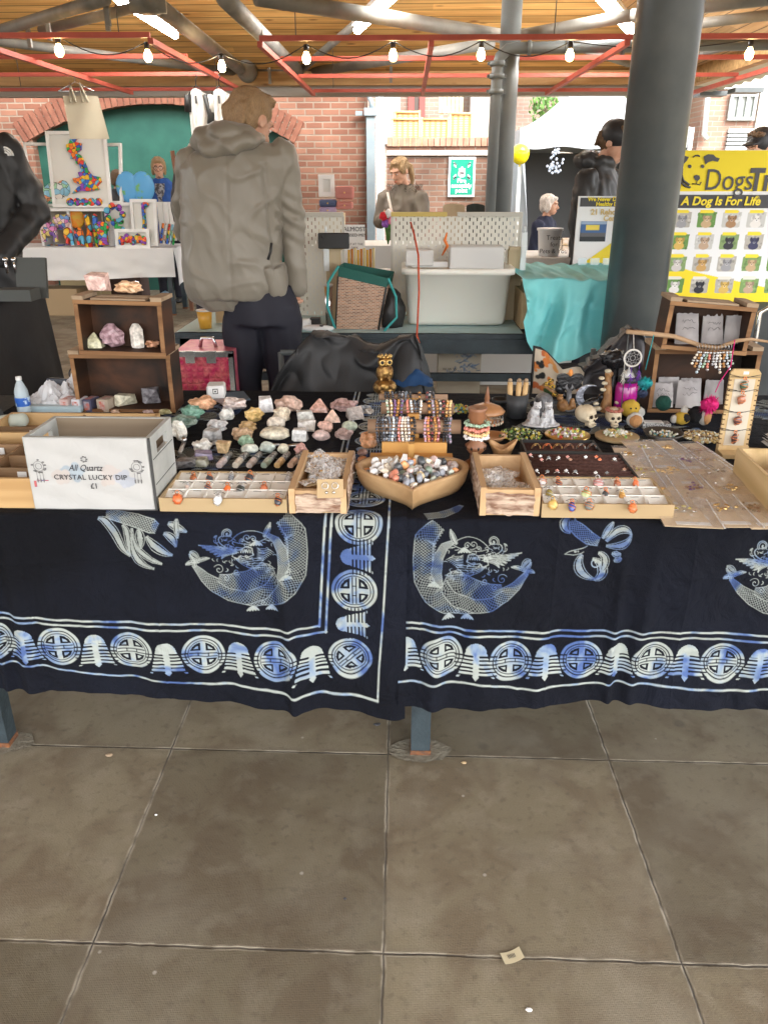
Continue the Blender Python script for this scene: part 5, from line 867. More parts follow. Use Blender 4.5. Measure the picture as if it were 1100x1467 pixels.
for i in range(14):
    a=-2.6+i*.24;p=e0+Vector((.052*math.cos(a),.052*math.sin(a),dz-.006));o=T('hook_earring','small dangling earring, '+['black','silver','black with an orange bead','grey'][i%4]+', hooked under the dome of the wooden carousel','earring',p,'earrings on the wooden carousel');q=MB();q.tube([p,p+Vector((0,0,-.008))],.0006,4);O('hook',q,earr,o);q=MB();q.ell(p+Vector((0,0,-.014)),(.0022,.0022,.0065),0,1);q.ell(p+Vector((0,0,-.024)),(.003,.003,.004),1,1);O('drop',q,[[blackm,silver,gm['grey'],bc['slate']][i%4],[blackm,earr,gm['orange'],earr][i%4]],o)
w0=az(719,650,G0);bw=wood_mat('warm_carved_wood',(.42,.22,.09),(.6,.36,.17),'Z',.6,.5);q=MB();kk=scl(w0)
def cb(u,v):
    a=u*6.283;hgt=.032+.011*math.cos(2*a+.3)+.003*math.cos(a);r0=.024;R1=.036+.006*math.cos(2*a)
    if v<.5:s=v*2;return w0+Vector(((r0+(R1-r0)*s)*math.cos(a),(r0+(R1-r0)*s)*math.sin(a)*.8,hgt*s))
    s=(1-v)*2;return w0+Vector(((r0-.008+(R1-r0+.003)*s)*math.cos(a),(r0-.008+(R1-r0+.003)*s)*math.sin(a)*.8,.005+(hgt-.006)*s))
q.grid(cb,40,16,0,True,None,True);q.lathe([(0,0),(.024,0)],w0,20);q.lathe([(0,.008),(.02,.008)],w0,20);setprops(O('carved_bowl',q,bw),'small carved wooden bowl with two raised ends behind the right bark edged box','bowl')
w1=az(704,630,G0);q=MB();q.lathe([(0,0),(.03,0),(.04,.01),(.043,.016),(.038,.016),(.028,.008),(0,.006)],w1,30);setprops(O('wooden_dish',q,turned),'shallow brown wooden dish tucked behind the carved bowl','dish')
# ================================================================ rough stones laid out on the cloth
ST_=[(290,580,29,18,'r',(.62,.33,.17),'rounded orange calcite lump at the back left, by the white card reader'),(336,582,32,15,'r',(.68,.56,.52),'long pale pink stone in the back row'),(381,582,20,21,'h',(.72,.7,.7),'upright blocky white crystal in the back row'),(414,582,30,20,'r',(.5,.33,.25),'large pinkish brown stone in the back row'),(458,583,22,18,'p',(.58,.32,.24),'small salmon pink pyramid stone in the back row'),(493,584,30,17,'r',(.34,.2,.18),'red and grey speckled stone in the back row'),
(275,594,26,19,'r',(.1,.26,.18),'bright green lump near the wooden boxes'),(325,596,18,17,'r',(.6,.6,.56),'small white rough stone behind the ochre ones'),(363,597,20,18,'r',(.55,.36,.1),'yellow ochre nugget in the second row'),(403,597,22,20,'r',(.66,.56,.42),'knobbly cream stone in the second row'),(438,598,23,17,'h',(.5,.5,.46),'grey white faceted stone in the second row'),(476,598,20,17,'p',(.62,.42,.32),'peach pyramid stone in the second row'),(508,595,22,18,'h',(.42,.37,.34),'grey pink rough stone near the cloth border'),
(263,607,30,18,'r',(.1,.16,.12),'flat dark green stone beside the lucky dip crate'),(257,621,18,24,'r',(.68,.66,.58),'tall creamy white chunk beside the lucky dip crate'),(311,612,24,15,'r',(.5,.5,.5),'white and grey druzy stone in the third row'),(355,613,22,13,'r',(.5,.32,.12),'flat ochre stone in the third row'),(396,609,23,18,'s',(.66,.58,.48),'smooth upright cream disc stone'),(439,612,22,13,'h',(.68,.66,.62),'clear white broken crystal below the grey white one'),(467,613,19,15,'r',(.62,.38,.3),'small pink rough stone in the third row'),(501,613,19,15,'s',(.45,.52,.4),'pale green oval stone near the cloth border'),
(303,625,24,18,'h',(.36,.36,.36),'grey cluster of small crystals'),(346,625,28,17,'r',(.45,.3,.17),'tan stone with a bluish end'),(352,634,17,15,'r',(.2,.32,.2),'green stone touching the tan one'),(394,624,38,17,'s',(.66,.6,.46),'longest stone, a cream oblong in the middle'),(430,625,20,17,'h',(.55,.56,.54),'grey white stone right of the cream oblong'),(460,626,22,15,'s',(.62,.46,.42),'smooth translucent pink pebble'),(493,625,20,16,'r',(.38,.26,.23),'brownish pink rough stone left of the cloth border'),
(313,635,14,8,'r',(.3,.3,.3),'tiny dark grey piece in front of the crystal cluster'),(290,640,21,17,'r',(.64,.63,.58),'white lump in front of the grey cluster'),(321,643,18,16,'h',(.55,.38,.18),'golden tan jagged stone'),(358,645,21,14,'s',(.58,.62,.54),'pale greenish white stone in the front row'),(383,643,20,15,'s',(.5,.58,.52),'mint coloured stone in the front row'),(406,645,14,14,'s',(.6,.58,.44),'little cream cube like stone in the front row'),(431,646,15,15,'r',(.48,.24,.2),'rose red stone at the end of the front row'),
(528,633,22,22,'r',(.6,.27,.1),'rough orange stone on the cloth border by the bracelet stand'),(519,650,13,10,'s',(.3,.16,.12),'small brown pebble by the bracelet stand'),(519,660,13,10,'s',(.55,.22,.08),'small orange pebble by the heart bowl'),(291,655,25,12,'h',(.2,.16,.27),'purplish grey slab behind the left pendant tray'),(287,664,20,12,'h',(.25,.25,.18),'olive brown block behind the left pendant tray'),(267,666,26,14,'h',(.11,.1,.1),'dark smoky block at the back left corner of the pendant tray'),(522,588,16,12,'r',(.16,.17,.18),'small dark grey stone on the cloth border'),(527,590,12,9,'r',(.4,.35,.3),'little beige stone beside the bracelet rods')]
def bigstone(px,py,w,h,kind,c,lab,z=G0,group='rough stones laid out on the navy cloth',name='rough_stone',Y=None):
    p=az(px,py+h*.42,z)if Y is None else ay(px,py+h*.42,Y)
    if Y is not None:p.z=z
    k=scl(p);w,h=w*1.16,h*1.14;a,b,c_=w*k/2,w*k*.38,h*k*.47;q=MB();X=tr(p+Vector((0,b*.4,c_)))@rot(0,0,random.uniform(-15,15));rs=random.Random(px*31+py)
    if kind=='h':q.hull([Vector((rs.choice((-1,1))*rs.uniform(.6,1)*a,rs.choice((-1,1))*rs.uniform(.5,1)*b,rs.choice((-1,1))*rs.uniform(.55,1)*c_))for _ in range(18)],0,X)
    elif kind=='p':q.hull([Vector((-a,-b,-c_)),Vector((a,-b*.8,-c_)),Vector((a*.9,b,-c_)),Vector((-a*.8,b,-c_)),Vector((-a*.95,-b,-c_*.3)),Vector((a*.85,-b*.6,-c_*.2)),Vector((a*.1,0,c_)),Vector((-a*.15,b*.2,c_*.9))],0,X)
    elif kind=='s':q.ell((0,0,0),(a,b,c_),0,3,X,nz=.22,nf=1.3,seed=px)
    elif kind=='t':q.lathe([(0,-c_),(a*.9,-c_),(a,-c_*.8),(a,c_*.5),(a*.5,c_*.95),(0,c_)],(0,0,0),7,0,False,X@Matrix.Diagonal((1,.7,1,1)))
    else:q.ell((0,0,0),(a,b,c_),0,3,X,nz=.55,nf=1.7,seed=px,sm=False)
    q.V=[Vector((v.x,v.y,max(v.z,z)))for v in q.V]
    return O(name,q,stone_mat(tuple(v*.8 for v in c),tuple(min(1,v*1.35+.14)for v in c),.42,75),label=lab,cat='stone',group=group)
for s in ST_:bigstone(*s)
# crystal points with striped sleeves, two flat polished bars, small wand
capc=[(.5,.42,.4),(.52,.47,.38),(.4,.34,.3),(.3,.36,.28),(.52,.34,.14),(.5,.32,.22)]
for i,(px,lab)in enumerate(((334,'purple capped'),(411,'pale capped'),(357,'brown capped'),(377,'green capped'),(398,'golden capped'),(421,'peach capped'))):
    x0=[322,345,365,386,405,424][i];p=az(x0-8,667,G0+.009);r_=az(x0+8,650,G0+.011);m_=p.lerp(r_,.42);o=T('crystal_wand',lab+' crystal wand, '+ords[i]+' in the row behind the left pendant tray','crystal',p,'crystal wands behind the left pendant tray')
    q=MB();q.tube([p,m_],[.009,.0105],7,0,True,False);O('stone_tip',q,stone_mat(capc[i]),o);q=MB();q.tube([m_,r_],[.0095,.008],8,0,True,True);O('banded_shaft',q,M('wand_band',(.4,.4,.38),.4,col2=(.09,.09,.09),ns=130,n0=.45,n1=.55),o)
for px,py,w,lab in((390,638,22,'slim polished steel grey bar in front of the cream oblong'),(421,638,24,'slim polished steel grey bar further right in the same row')):a,b=az(px-w/2,py+1,G0+.005),az(px+w/2,py-1,G0+.005);q=MB();q.tube([a,(a+b)/2,b],[.003,.006,.003],8);O('polished_bar',q,silver,label=lab,cat='stone',group='polished bars')
p=az(258,648,G0+.008);r_=az(264,634,G0+.014);o=T('crystal_wand','small wand with a grey shaft and a silver ball, beside the lucky dip crate','crystal',p);q=MB();q.tube([p,r_],.006,8);O('shaft',q,stone_mat((.3,.28,.26)),o);q=MB();q.ell(r_+Vector((0,0,.008)),.009,0,3);O('silver_ball',q,silver,o)
# ================================================================ dark wooden crates stacked on their sides
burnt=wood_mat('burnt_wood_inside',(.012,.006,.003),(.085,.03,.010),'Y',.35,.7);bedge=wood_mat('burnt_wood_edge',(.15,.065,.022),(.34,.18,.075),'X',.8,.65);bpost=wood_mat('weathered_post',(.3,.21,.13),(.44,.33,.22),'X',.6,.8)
def openbox(lab,pl,pr,ptop,d,z,turn=0,tilt=0,group='burnt wood crates on their sides',top=False):
    """open front toward the viewer; pl, pr lower front corners in the picture, ptop a point on the top edge"""
    a,b=az(pl[0],pl[1],z),az(pr[0],pr[1],z);b=Vector((b.x,a.y+(b.x-a.x)*math.tan(R(turn)),z));b.x=ay(pr[0],pr[1],b.y).x;w=(b-a).length;h=ay(ptop[0],ptop[1],(a.y+b.y)/2).z-z
    c=(a+b)/2;X=tr(c)@rot(0,tilt,turn);o=T('open_crate',lab,'crate',c,group);t=.011;q=MB(X)
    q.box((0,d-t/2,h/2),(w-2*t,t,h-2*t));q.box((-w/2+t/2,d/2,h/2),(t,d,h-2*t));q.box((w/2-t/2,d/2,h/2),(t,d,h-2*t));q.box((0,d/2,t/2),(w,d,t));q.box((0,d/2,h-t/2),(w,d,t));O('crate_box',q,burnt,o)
    q=MB(X)
    for s in(-1,1):q.box((s*(w/2-t/2),-.002,h/2),(t+.002,.004,h-2*t-.004),0)
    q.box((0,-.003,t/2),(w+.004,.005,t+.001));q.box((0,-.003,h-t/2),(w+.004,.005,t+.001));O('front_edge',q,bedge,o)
    q=MB(X)
    for s in(-1,1):q.box((s*(w/2-.014),d/2,h+.007),(.034,d+.01,.012))
    q.box((0,d*.75,h+.003),(w-.1,d*.4,.005));q.box((0,d*.25,h+.003),(w-.1,d*.4,.005));O('top_batten',q,bpost,o);return o,X,w,h,d
oL,XLo,wl_,hl_,dl_=openbox('lower burnt wood crate at the left holding a dark sparkling stone',(113,590),(252,594),(175,508),.11,G0,0)
oU,XUp,wu_,hu_,du_=openbox('upper burnt wood crate at the left with a pale crystal tower inside',(116,508),(237,503),(170,431),.10,G0+hl_+.014,-2,1)
def inst(X,px,py,w,h,kind,c,lab,fy,z): # a stone standing inside a crate at depth fy
    P0=X@Vector((0,fy,0));return bigstone(px,py,w,h,kind,c,lab,z=z,group='stones shown on the left crates',Y=P0.y)
zu=(XUp@Vector((0,0,0))).z+.013;ztop=zu+hu_+.001;zl_=G0+.013
for a in((136,492,22,20,'p',(.5,.48,.3),'pale green stone at the left inside the upper crate',.05,zu),(161,484,28,28,'r',(.3,.17,.2),'purple amethyst geode inside the upper crate',.05,zu),(197,480,17,32,'t',(.6,.56,.5),'tall clear crystal tower inside the upper crate',.05,zu),(217,490,17,9,'r',(.45,.2,.09),'small orange brown stone at the right inside the upper crate',.05,zu)):inst(XUp,*a)
inst(XUp,142,418,27,26,'h',(.72,.45,.4),'rose quartz chunk on top of the upper crate',.07,ztop);inst(XUp,185,419,34,15,'r',(.66,.4,.22),'peach orange stone on top of the upper crate',.07,ztop)
for a in((146,577,18,10,'r',(.3,.14,.06),'brown stone at the left inside the lower crate',.03,zl_),(181,580,23,16,'h',(.45,.42,.3),'cream and gold stone inside the lower crate',.03,zl_),(218,575,21,24,'h',(.1,.09,.1),'dark sparkling stone at the right inside the lower crate',.04,zl_)):inst(XLo,*a)
for a in((237,591,14,7,'r',(.3,.26,.1),'tiny gold green pebble at the foot of the lower crate'),(213,592,12,6,'r',(.4,.28,.26),'tiny pinkish pebble at the foot of the lower crate'),(166,591,10,6,'r',(.45,.3,.2),'tiny tan pebble behind the lucky dip crate')):bigstone(a[0],a[1],a[2],a[3],a[4],a[5],a[6],group='pebbles by the left crates')
# card packs behind the lucky dip crate
for i,(px,c,lab)in enumerate(((95,(.6,.45,.42),'pinkish white pack of cards first in the row behind the lucky dip crate'),(112,(.65,.65,.68),'white pack of cards in the row behind the lucky dip crate'),(128,(.07,.07,.12),'dark blue pack of cards with an oval in the row behind the lucky dip crate'),(150,(.42,.34,.26),'tan pack of cards last in the row behind the lucky dip crate'))):
    p=az(px,590,G0);o=T('card_pack',lab,'card pack',p,'packs of cards');q=MB();X=tr(p)@rot(0,0,-12);q.box((0,.02,.022),(.03 if i<3 else .042,.055,.042),0,X,.002);O('pack',q,M('pack_%d'%i,c,.4),o)
    q=MB();q.box((0,.02,.0436),(.02,.04,.0008),0,X);q.box((.0,-.0081,.022),(.02,.0008,.028),0,X);O('printed_panel',q,M('pack_print_%d'%i,tuple(min(1,v*.6+.25)for v in c),.4,col2=(.5,.12,.08),ns=90),o)
# water bottle
p=az(37,596,G0);hB=ay(37,539,p.y).z-G0;o=T('water_bottle','clear plastic water bottle with a blue label and white cap','bottle',p);sB=hB/.2;rB=.033*sB/1.0
q=MB();q.lathe([(0,.003),(rB*.8,0),(rB,.012),(rB,.05),(rB*.94,.055),(rB,.06),(rB,.115),(rB*.97,.13),(rB*.6,.162),(rB*.4,.175),(rB*.4,.186)],p,28,0,True,tr((0,0,p.z))@Matrix.Diagonal((1,1,sB,1))@tr((0,0,-p.z)));O('bottle_body',q,M('clear_plastic',(.8,.9,.95),.08,alpha=.35,spec=.8),o)
q=MB();q.lathe([(rB+.001,.055*sB),(rB+.001,.098*sB)],p,28);O('label',q,M('label_blue',(.02,.1,.42),.4,col2=(.5,.65,.8),ns=45,n0=.5,n1=.56),o)
q=MB();q.lathe([(0,.2*sB),(rB*.42,.198*sB),(rB*.44,.184*sB),(rB*.42,.182*sB)],p,20);O('cap',q,white,o)
q=MB();q.lathe([(0,.005*sB),(rB*.95,.008*sB),(rB*.95,.125*sB),(0,.125*sB)],p,24);O('water',q,M('water_tint',(.55,.72,.78),.1,alpha=.45),o)
# crumpled plastic bags and tray, dark box
q=MB()
def crumple(c,sx,sy,h,seed,n=26):q.grid(lambda u,v:Vector(c)+Vector(((u-.5)*sx,(v-.5)*sy,h*(math.sin(math.pi*u)*math.sin(math.pi*v))**.6*(.6+.8*mnoise.noise(Vector((u*5+seed,v*5,seed))))+.012*mnoise.noise(Vector((u*16,v*16,seed))))),n,n,0,False)
p=az(78,585,G0);crumple(p+Vector((0,.03,.02)),.16,.14,.07,4);crumple(p+Vector((.05,.12,.03)),.12,.1,.1,9);setprops(O('plastic_bag',q,M('milky_film',(.8,.8,.82),.2,alpha=.6,spec=.8)),'crumpled clear plastic bag behind the water bottle','bag')
q=MB();p=az(75,592,G0);q.box(p+Vector((0,.06,.012)),(.2,.14,.024),0,None,.006);setprops(O('plastic_tub_lid',q,M('pale_blue_tub',(.42,.55,.6),.3)),'pale blue plastic tub lid beside the left crates','tub')
q=MB();p=az(92,572,G0);X=tr(p+Vector((0,.05,.05)))@rot(-12,6,12);q.box((0,0,0),(.12,.09,.022),0,X,.003);q.torus((0,0,0),.03,.0022,20,6,0,X@tr((.04,-.02,.03))@rot(60,20,0));setprops(O('dark_case',q,M('navy_black_case',(.012,.016,.03),.35)),'dark flat case with a looped cable leaning on the plastic bag','case')
q=MB();X=tr(az(12,604,G0+.02))@rot(0,78,-24);q.cyl((0,0,-.07),(0,0,.06),.02,20);q.M=Matrix.Identity(4);q2=MB(X);q2.lathe([(.0,-.09),(.02,-.09),(.022,0),(.02,.07),(0,.07)],(0,0,0),20);setprops(O('rolled_paper',q2,M('pale_green_roll',(.5,.55,.48),.7)),'pale rolled tube at the left end behind the compartment box','tube')
# card reader, notebook, phone
p=az(310,572,G0);o=T('card_reader','white card reader stand with a small black square logo','card reader',p);X=tr(p)@rot(0,0,8);q=MB(X);q.box((0,.03,.024),(.062,.075,.048),0,None,.006);O('body',q,white,o);q=MB(X);q.box((0,-.0085,.03),(.018,.001,.018),0,None);q.box((0,-.0093,.03),(.0125,.001,.0125),1);q.box((0,-.0101,.03),(.006,.001,.006),0);O('square_logo',q,[blackm,label_white],o)
q=MB();X=tr(az(340,568,G0+.004))@rot(0,0,22);q.box((0,0,0),(.07,.12,.007),0,X,.002);setprops(O('notebook',q,M('grey_blue_cover',(.07,.1,.14),.5)),'grey blue notebook lying beside the card reader','notebook')
q=MB();X=tr(az(322,576,G0+.003))@rot(0,0,35);q.box((0,0,0),(.04,.09,.005),0,X,.001);setprops(O('pink_card',q,M('faded_pink',(.42,.33,.34),.6)),'faded pinkish card lying in front of the notebook','card')
# ================================================================ right-hand crates with linen bags of cards
oR,XR_,wr_,hr_,dr_=openbox('lower burnt wood crate at the right, under the hanging keyrings',(927,590),(1073,597),(1000,502),.13,G0,-2)
oS,XS_,ws_,hs_,ds_=openbox('upper burnt wood crate at the right, tilted, holding three grey paper bags',(946,503),(1066,510),(1010,436),.11,G0+hr_+.016,-3,4)
bagm=M('grey_organza',(.3,.28,.28),.55,col2=(.4,.37,.36),ns=14,alpha=.94);inkm=M('pen_ink',(.06,.05,.07),.7)
def bag(px,py,w,h,X,fy,z,lab,tiltx=-14,turn=0,writing=True,strap=False):
    c=(X@Vector((0,fy,0)));p=ay(px,py+h/2,c.y);p.z=z;k=scl(p);w_,h_=w*k,h*k;o=T('organza_bag',lab,'bag',p,'grey bags in the right crates');Y=tr(p)@rot(tiltx,0,turn)
    q=MB(Y);s_=px;q.grid(lambda u,v:Vector(((u-.5)*w_*(1-.12*v),-.012*math.sin(math.pi*u)*(1-v*.7)+.004*mnoise.noise(Vector((u*4,v*4,s_))),v*h_+(.012*mnoise.noise(Vector((u*7,1,s_)))if v>.9 else 0))),12,14);q.grid(lambda u,v:Vector(((u-.5)*w_*(1-.12*v),.006+.01*math.sin(math.pi*u)*(1-v),v*h_)),4,4);O('bag_body',q,bagm,o)
    if writing:
        q=MB(Y);rs=random.Random(px)
        for r_ in range(2):
            x=-.3*w_;pts=[]
            while x<.3*w_:pts.append(Vector((x,-.0165,h_*(.72-.2*r_)+rs.uniform(-.006,.006))));x+=w_*.05
            q.tube(pts,.0006,4)
        O('handwriting',q,inkm,o)
zs_=(XS_@Vector((0,0,0))).z+.014
bag(982,478,34,44,XS_,.04,zs_,'pale paper bag with handwriting at the left inside the upper right crate',-18,0);bag(1018,480,31,40,XS_,.045,zs_,'grey bag with handwriting in the middle of the upper right crate',-16);bag(1050,482,32,40,XS_,.05,zs_,'plainer grey bag with a cord at the right inside the upper right crate',-12,0,False)
bag(946,572,33,34,XR_,.015,G0+.013,'front left grey bag inside the lower right crate');bag(983,578,36,38,XR_,.01,G0+.013,'front middle grey bag inside the lower right crate');bag(954,562,32,38,XR_,.06,G0+.013,'rear left grey bag inside the lower right crate',-8,0,False);bag(986,562,32,36,XR_,.065,G0+.013,'rear middle grey bag inside the lower right crate',-8,0,False);bag(1020,565,28,34,XR_,.06,G0+.013,'grey bag with a loop at the right inside the lower right crate',-10,0,False)
# hanging stick with keyrings, dreamcatcher, tassels
YS=XS_.translation.y-.035;stick=wood_mat('peeled_stick',(.3,.18,.09),(.45,.3,.18),'X',1,.8)
o=T('hanging_stick','peeled branch held across the front of the right crates','stick',ay(1000,490,YS));q=MB();P=[(897,475),(930,478),(965,482),(1000,494),(1028,498),(1055,488),(1075,486),(1108,491)];q.tube([ay(x,y,YS+.01*math.sin(i))for i,(x,y)in enumerate(P)],[.007,.0075,.007,.0065,.006,.006,.005,.003],9);O('branch',q,stick,o)
q=MB();c0=ay(1108,491,YS);q.tube([c0,c0+Vector((.1,.0,-.0)),Vector((c0.x+.1,YS,G0))],.004,6);c0=ay(900,476,YS);q.tube([c0+Vector((0,0,0)),Vector((c0.x+.02,YS+.05,G0))],.0015,5);O('prop',q,steel,o)
kc=[bc['cream'],bc['gold brown'],bc['pale blue'],bc['green'],bc['coral'],bc['grey'],bc['white']]
for i in range(11):
    c=ay(1000+i*4.6,496-abs(i-5)*.3,YS-.01);L_=.045+.02*((i*7)%5)/4;o=T('bead_keyring',['cream','gold brown','pale blue','green','coral','grey','white'][i%7]+' bead keyring, '+ords[i]+' from the left in the bunch on the branch','keyring',c,'bead keyrings hanging on the branch')
    q=MB();q.torus((0,0,0),.009,.0011,16,5,0,tr(c+Vector((0,0,-.004)))@rot(0,90,0));O('split_ring',q,silver,o);q=MB();rs=random.Random(i);n=int(L_/.008)
    for j in range(n):q.ell(c+Vector((rs.uniform(-.002,.002)-(5-i)*.0006*j,-.003,-.02-j*.0085)),.0045,1 if j%3==0 else 0,2)
    O('beads',q,[kc[i%7],silver],o)
def dreamcatcher():
    c=ay(906,513,YS-.02);k=scl(c);r=12*k;o=T('dreamcatcher','small white dreamcatcher with a spider web centre hanging from the branch','dreamcatcher',c);q=MB();X=tr(c)@rot(90,0,0);q.torus((0,0,0),r,.0028,30,8,0,X);q.tube([c+Vector((0,0,r)),ay(907,477,YS)],.0012,5);O('hoop',q,M('white_cord',(.62,.6,.56),.7),o)
    q=MB()
    for rr in(1,.68,.36):
        for i in range(8):a,b=i*.785+rr,i*.785+.785+rr;q.tube([X@Vector((r*rr*math.cos(a),r*rr*math.sin(a),0)),X@Vector((r*rr*.72*math.cos((a+b)/2),r*rr*.72*math.sin((a+b)/2),0)),X@Vector((r*rr*math.cos(b),r*rr*math.sin(b),0))],.0007,4)
    O('web',q,M('grey_thread',(.4,.4,.4),.7),o);fm=[M('feather_purple',(.15,.03,.35),.8),M('feather_cream',(.6,.57,.5),.8)]
    for i,(dx,m_)in enumerate(((-.9,1),(0,0),(.9,0))):
        q=MB();t=c+Vector((dx*r,0,-r*(1 if dx==0 else .5)));q.tube([t,t+Vector((0,0,-.02))],.001,4)
        for j in range(26):a=random.uniform(-1,1);z_=random.uniform(0,.04);q.tube([t+Vector((0,0,-.02-z_)),t+Vector((a*.012*(1-z_*10),random.uniform(-.004,.004),-.032-z_))],.0007,3)
        O('feather',q,fm[m_],o)
dreamcatcher()
def fluff(name,lab,cat,px,py,r_,m_,cord=None,n=260,sq=1.0,Y=None):
    c=ay(px,py,Y or(YS-.03));k=scl(c);r=r_*k;o=T(name,lab,cat,c,'feather pompoms');q=MB();rs=random.Random(px);q.ell(c,(r*.7,r*.5,r*.6*sq),0,3,nz=.3,nf=3)
    for i in range(n):d=Vector((rs.gauss(0,1),rs.gauss(0,1),rs.gauss(0,1))).normalized();d.z*=sq;s_=d.cross(Vector((.3,.2,1))).normalized()*r*.07;b=c+d*r*.5;t=c+d*r*rs.uniform(.8,1.15);q.add([b-s_,b+s_,t],[(0,1,2)],0)
    O('fluff',q,m_,o)
    if cord:q=MB();q.tube([ay(x,y,Y or(YS-.03))for x,y in cord[1]],.0016,5);O('cord',q,cord[0],o)
pinkm=M('hot_pink_feather',(.75,.02,.22),.7,col2=(.55,.01,.15),ns=60);tealf=M('teal_feather',(.01,.33,.33),.7,col2=(.02,.2,.25),ns=60)
fluff('feather_charm','hot pink feather pompom hanging in front of the lower right crate','charm',1016,580,17,pinkm,(pinkm,[(1052,487),(1046,525),(1030,548),(1024,562)]));fluff('feather_charm','bright teal feather tuft hanging beside the purple jar','charm',924,549,14,tealf,(tealf,[(936,480),(930,505),(924,530)]),sq=.8)
fluff('feather_charm','dark navy feather tuft below the teal one','charm',920,563,10,M('navy_feather',(.02,.03,.07),.7),None,160)
# ================================================================ figurines and discs on the right half of the table
bone=M('bone_resin',(.5,.4,.26),.5,col2=(.62,.53,.38),ns=40,bump=.3,bs=120);dark=M('socket_dark',(.03,.02,.012),.8)
def skull(name,lab,px,py,w,turn,crown=None):
    p=az(px,py,G0);k=scl(p);s_=w*k/2;o=T(name,lab,'figurine',p);X=tr(p+Vector((0,0,s_*1.02)))@rot(0,0,turn)@Matrix.Scale(s_,4);q=MB(X) # faces -Y
    q.ell((0,.18,.12),(.82,1.0,.82),0,3);q.ell((0,-.45,-.12),(.62,.4,.5),0,2);q.ell((0,-.55,-.72),(.42,.3,.3),0,2);q.box((0,-.35,-.62),(.62,.5,.5));[q.ell((.5*i,-.45,-.2),(.2,.3,.16),0,2)for i in(-1,1)]
    soc=[X@Vector((.3*i,-.88,.02))for i in(-1,1)];nose=X@Vector((0,-.95,-.3))
    def dp(v,n_):return-s_*(.22*sum(math.exp(-((v-e).length/(.24*s_))**2)for e in soc)+.12*math.exp(-((v-nose).length/(.13*s_))**2))
    fuse('skull_body',q,bone,s_*.055,3,dp,o);q=MB(X);[q.ell((.3*i,-.74,.02),(.19,.08,.17),0,2)for i in(-1,1)];q.prism([(-.09,-.38),(.09,-.38),(0,-.2)],.1,0,tr((0,-.82,0)));q.box((0,-.86,-.66),(.4,.02,.03));O('eye_sockets',q,dark,o)
    q=MB(X);[q.box((x*.1,-.855,-.66+z),(.075,.04,.1))for x in(-1.9,-.95,0,.95,1.9)for z in(.075,-.075)];O('teeth',q,bone,o)
    if crown=='roses':
        q=MB(X);[q.ell((.68*math.cos(a),.1+.75*math.sin(a),.72),(.23,.23,.17),0,2,nz=.4,nf=3,seed=i)for i,a in enumerate([j*.57 for j in range(11)])];O('rose_crown',q,M('dusky_rose',(.35,.1,.07),.6,col2=(.45,.2,.14),ns=60,bump=.5,bs=200),o)
    if crown=='raven':q=MB(X);q.ell((.1,.2,1.02),(.38,.16,.12),0,2);q.ell((.5,.1,1.12),(.1,.09,.09),0,2);q.prism([(-.2,0),(-.55,.1),(-.5,-.1)],.1,0,tr((0,.2,1.0)));O('raven',q,blackm,o)
skull('resin_skull','cream resin skull turned to the right with a small black bird on top',839,611,33,38,'raven');skull('resin_skull','cream resin skull facing forward wearing a crown of dusky roses',877,611,28,4,'roses')
def fig(name,lab,px,py,h,parts,vox=.0022,group=None,turn=0,cat='figurine',sm=3,disp=None):
    """parts: (part name, material, builder(q)) in local units where the height is 1; z up, faces -Y"""
    p=az(px,py,G0);k=scl(p)*h/.95;o=T(name,lab,cat,p,group);X=tr(p)@rot(0,0,turn)@Matrix.Scale(k,4)
    for nm,m_,fn,fz in parts:
        q=MB(X);fn(q)
        if fz:fuse(nm,q,m_,max(vox,k*.018),sm,disp,o)
        else:O(nm,q,m_,o)
    return o
def wolf(q,x,y,s,t):
    c=lambda a,b,d:(x+a*s,y+b*s,d*s);q.ell(c(0,.1,.3),(.26*s,.34*s,.32*s));q.ell(c(0,-.08,.55),(.2*s,.2*s,.26*s));q.ell(c(t,-.15,.82),(.17*s,.18*s,.16*s));q.ell(c(t,-.34,.77),(.075*s,.13*s,.07*s));[q.tube([c(t+.1*i,-.1,.9),c(t+.13*i,-.1,1.04)],[.06*s,.012*s],8)for i in(-1,1)];[q.tube([c(.12*i,-.22,.4),c(.13*i,-.28,.03)],[.09*s,.07*s],10)for i in(-1,1)];[q.ell(c(.2*i,-.02,.12),(.13*s,.28*s,.13*s))for i in(-1,1)]
def wolves(q):wolf(q,-.3,.1,.92,.08);wolf(q,.22,.12,.9,-.04);wolf(q,.0,-.2,.58,0);q.ell((-.05,0,.06),(.75,.42,.07))
furw=M('white_resin_fur',(.66,.66,.66),.5,col2=(.5,.5,.52),ns=90,bump=.6,bs=160)
def face(q):
    for x,y,s,t in((-.3,.1,.92,.08),(.22,.12,.9,-.04),(0,-.2,.58,0)):[q.ell((x+(t+.065*i)*s,y-.315*s,.84*s),.022*s,0,1)for i in(-1,1)];q.ell((x+t*s,y-.475*s,.79*s),(.03*s,.02*s,.022*s),0,1)
fig('wolf_family_figurine','white resin figurine of two wolves and a cub sitting together',776,610,37,[('wolf_bodies',furw,wolves,1),('eyes_and_noses',blackm,face,0)])
brz=M('bronze_brown_resin',(.2,.09,.03),.4,col2=(.34,.18,.07),ns=50,bump=.4,bs=150);blk=M('glossy_black_resin',(.012,.012,.014),.25,bump=.3,bs=90);gryr=M('grey_resin',(.1,.1,.105),.4,col2=(.2,.2,.21),ns=60,bump=.3)
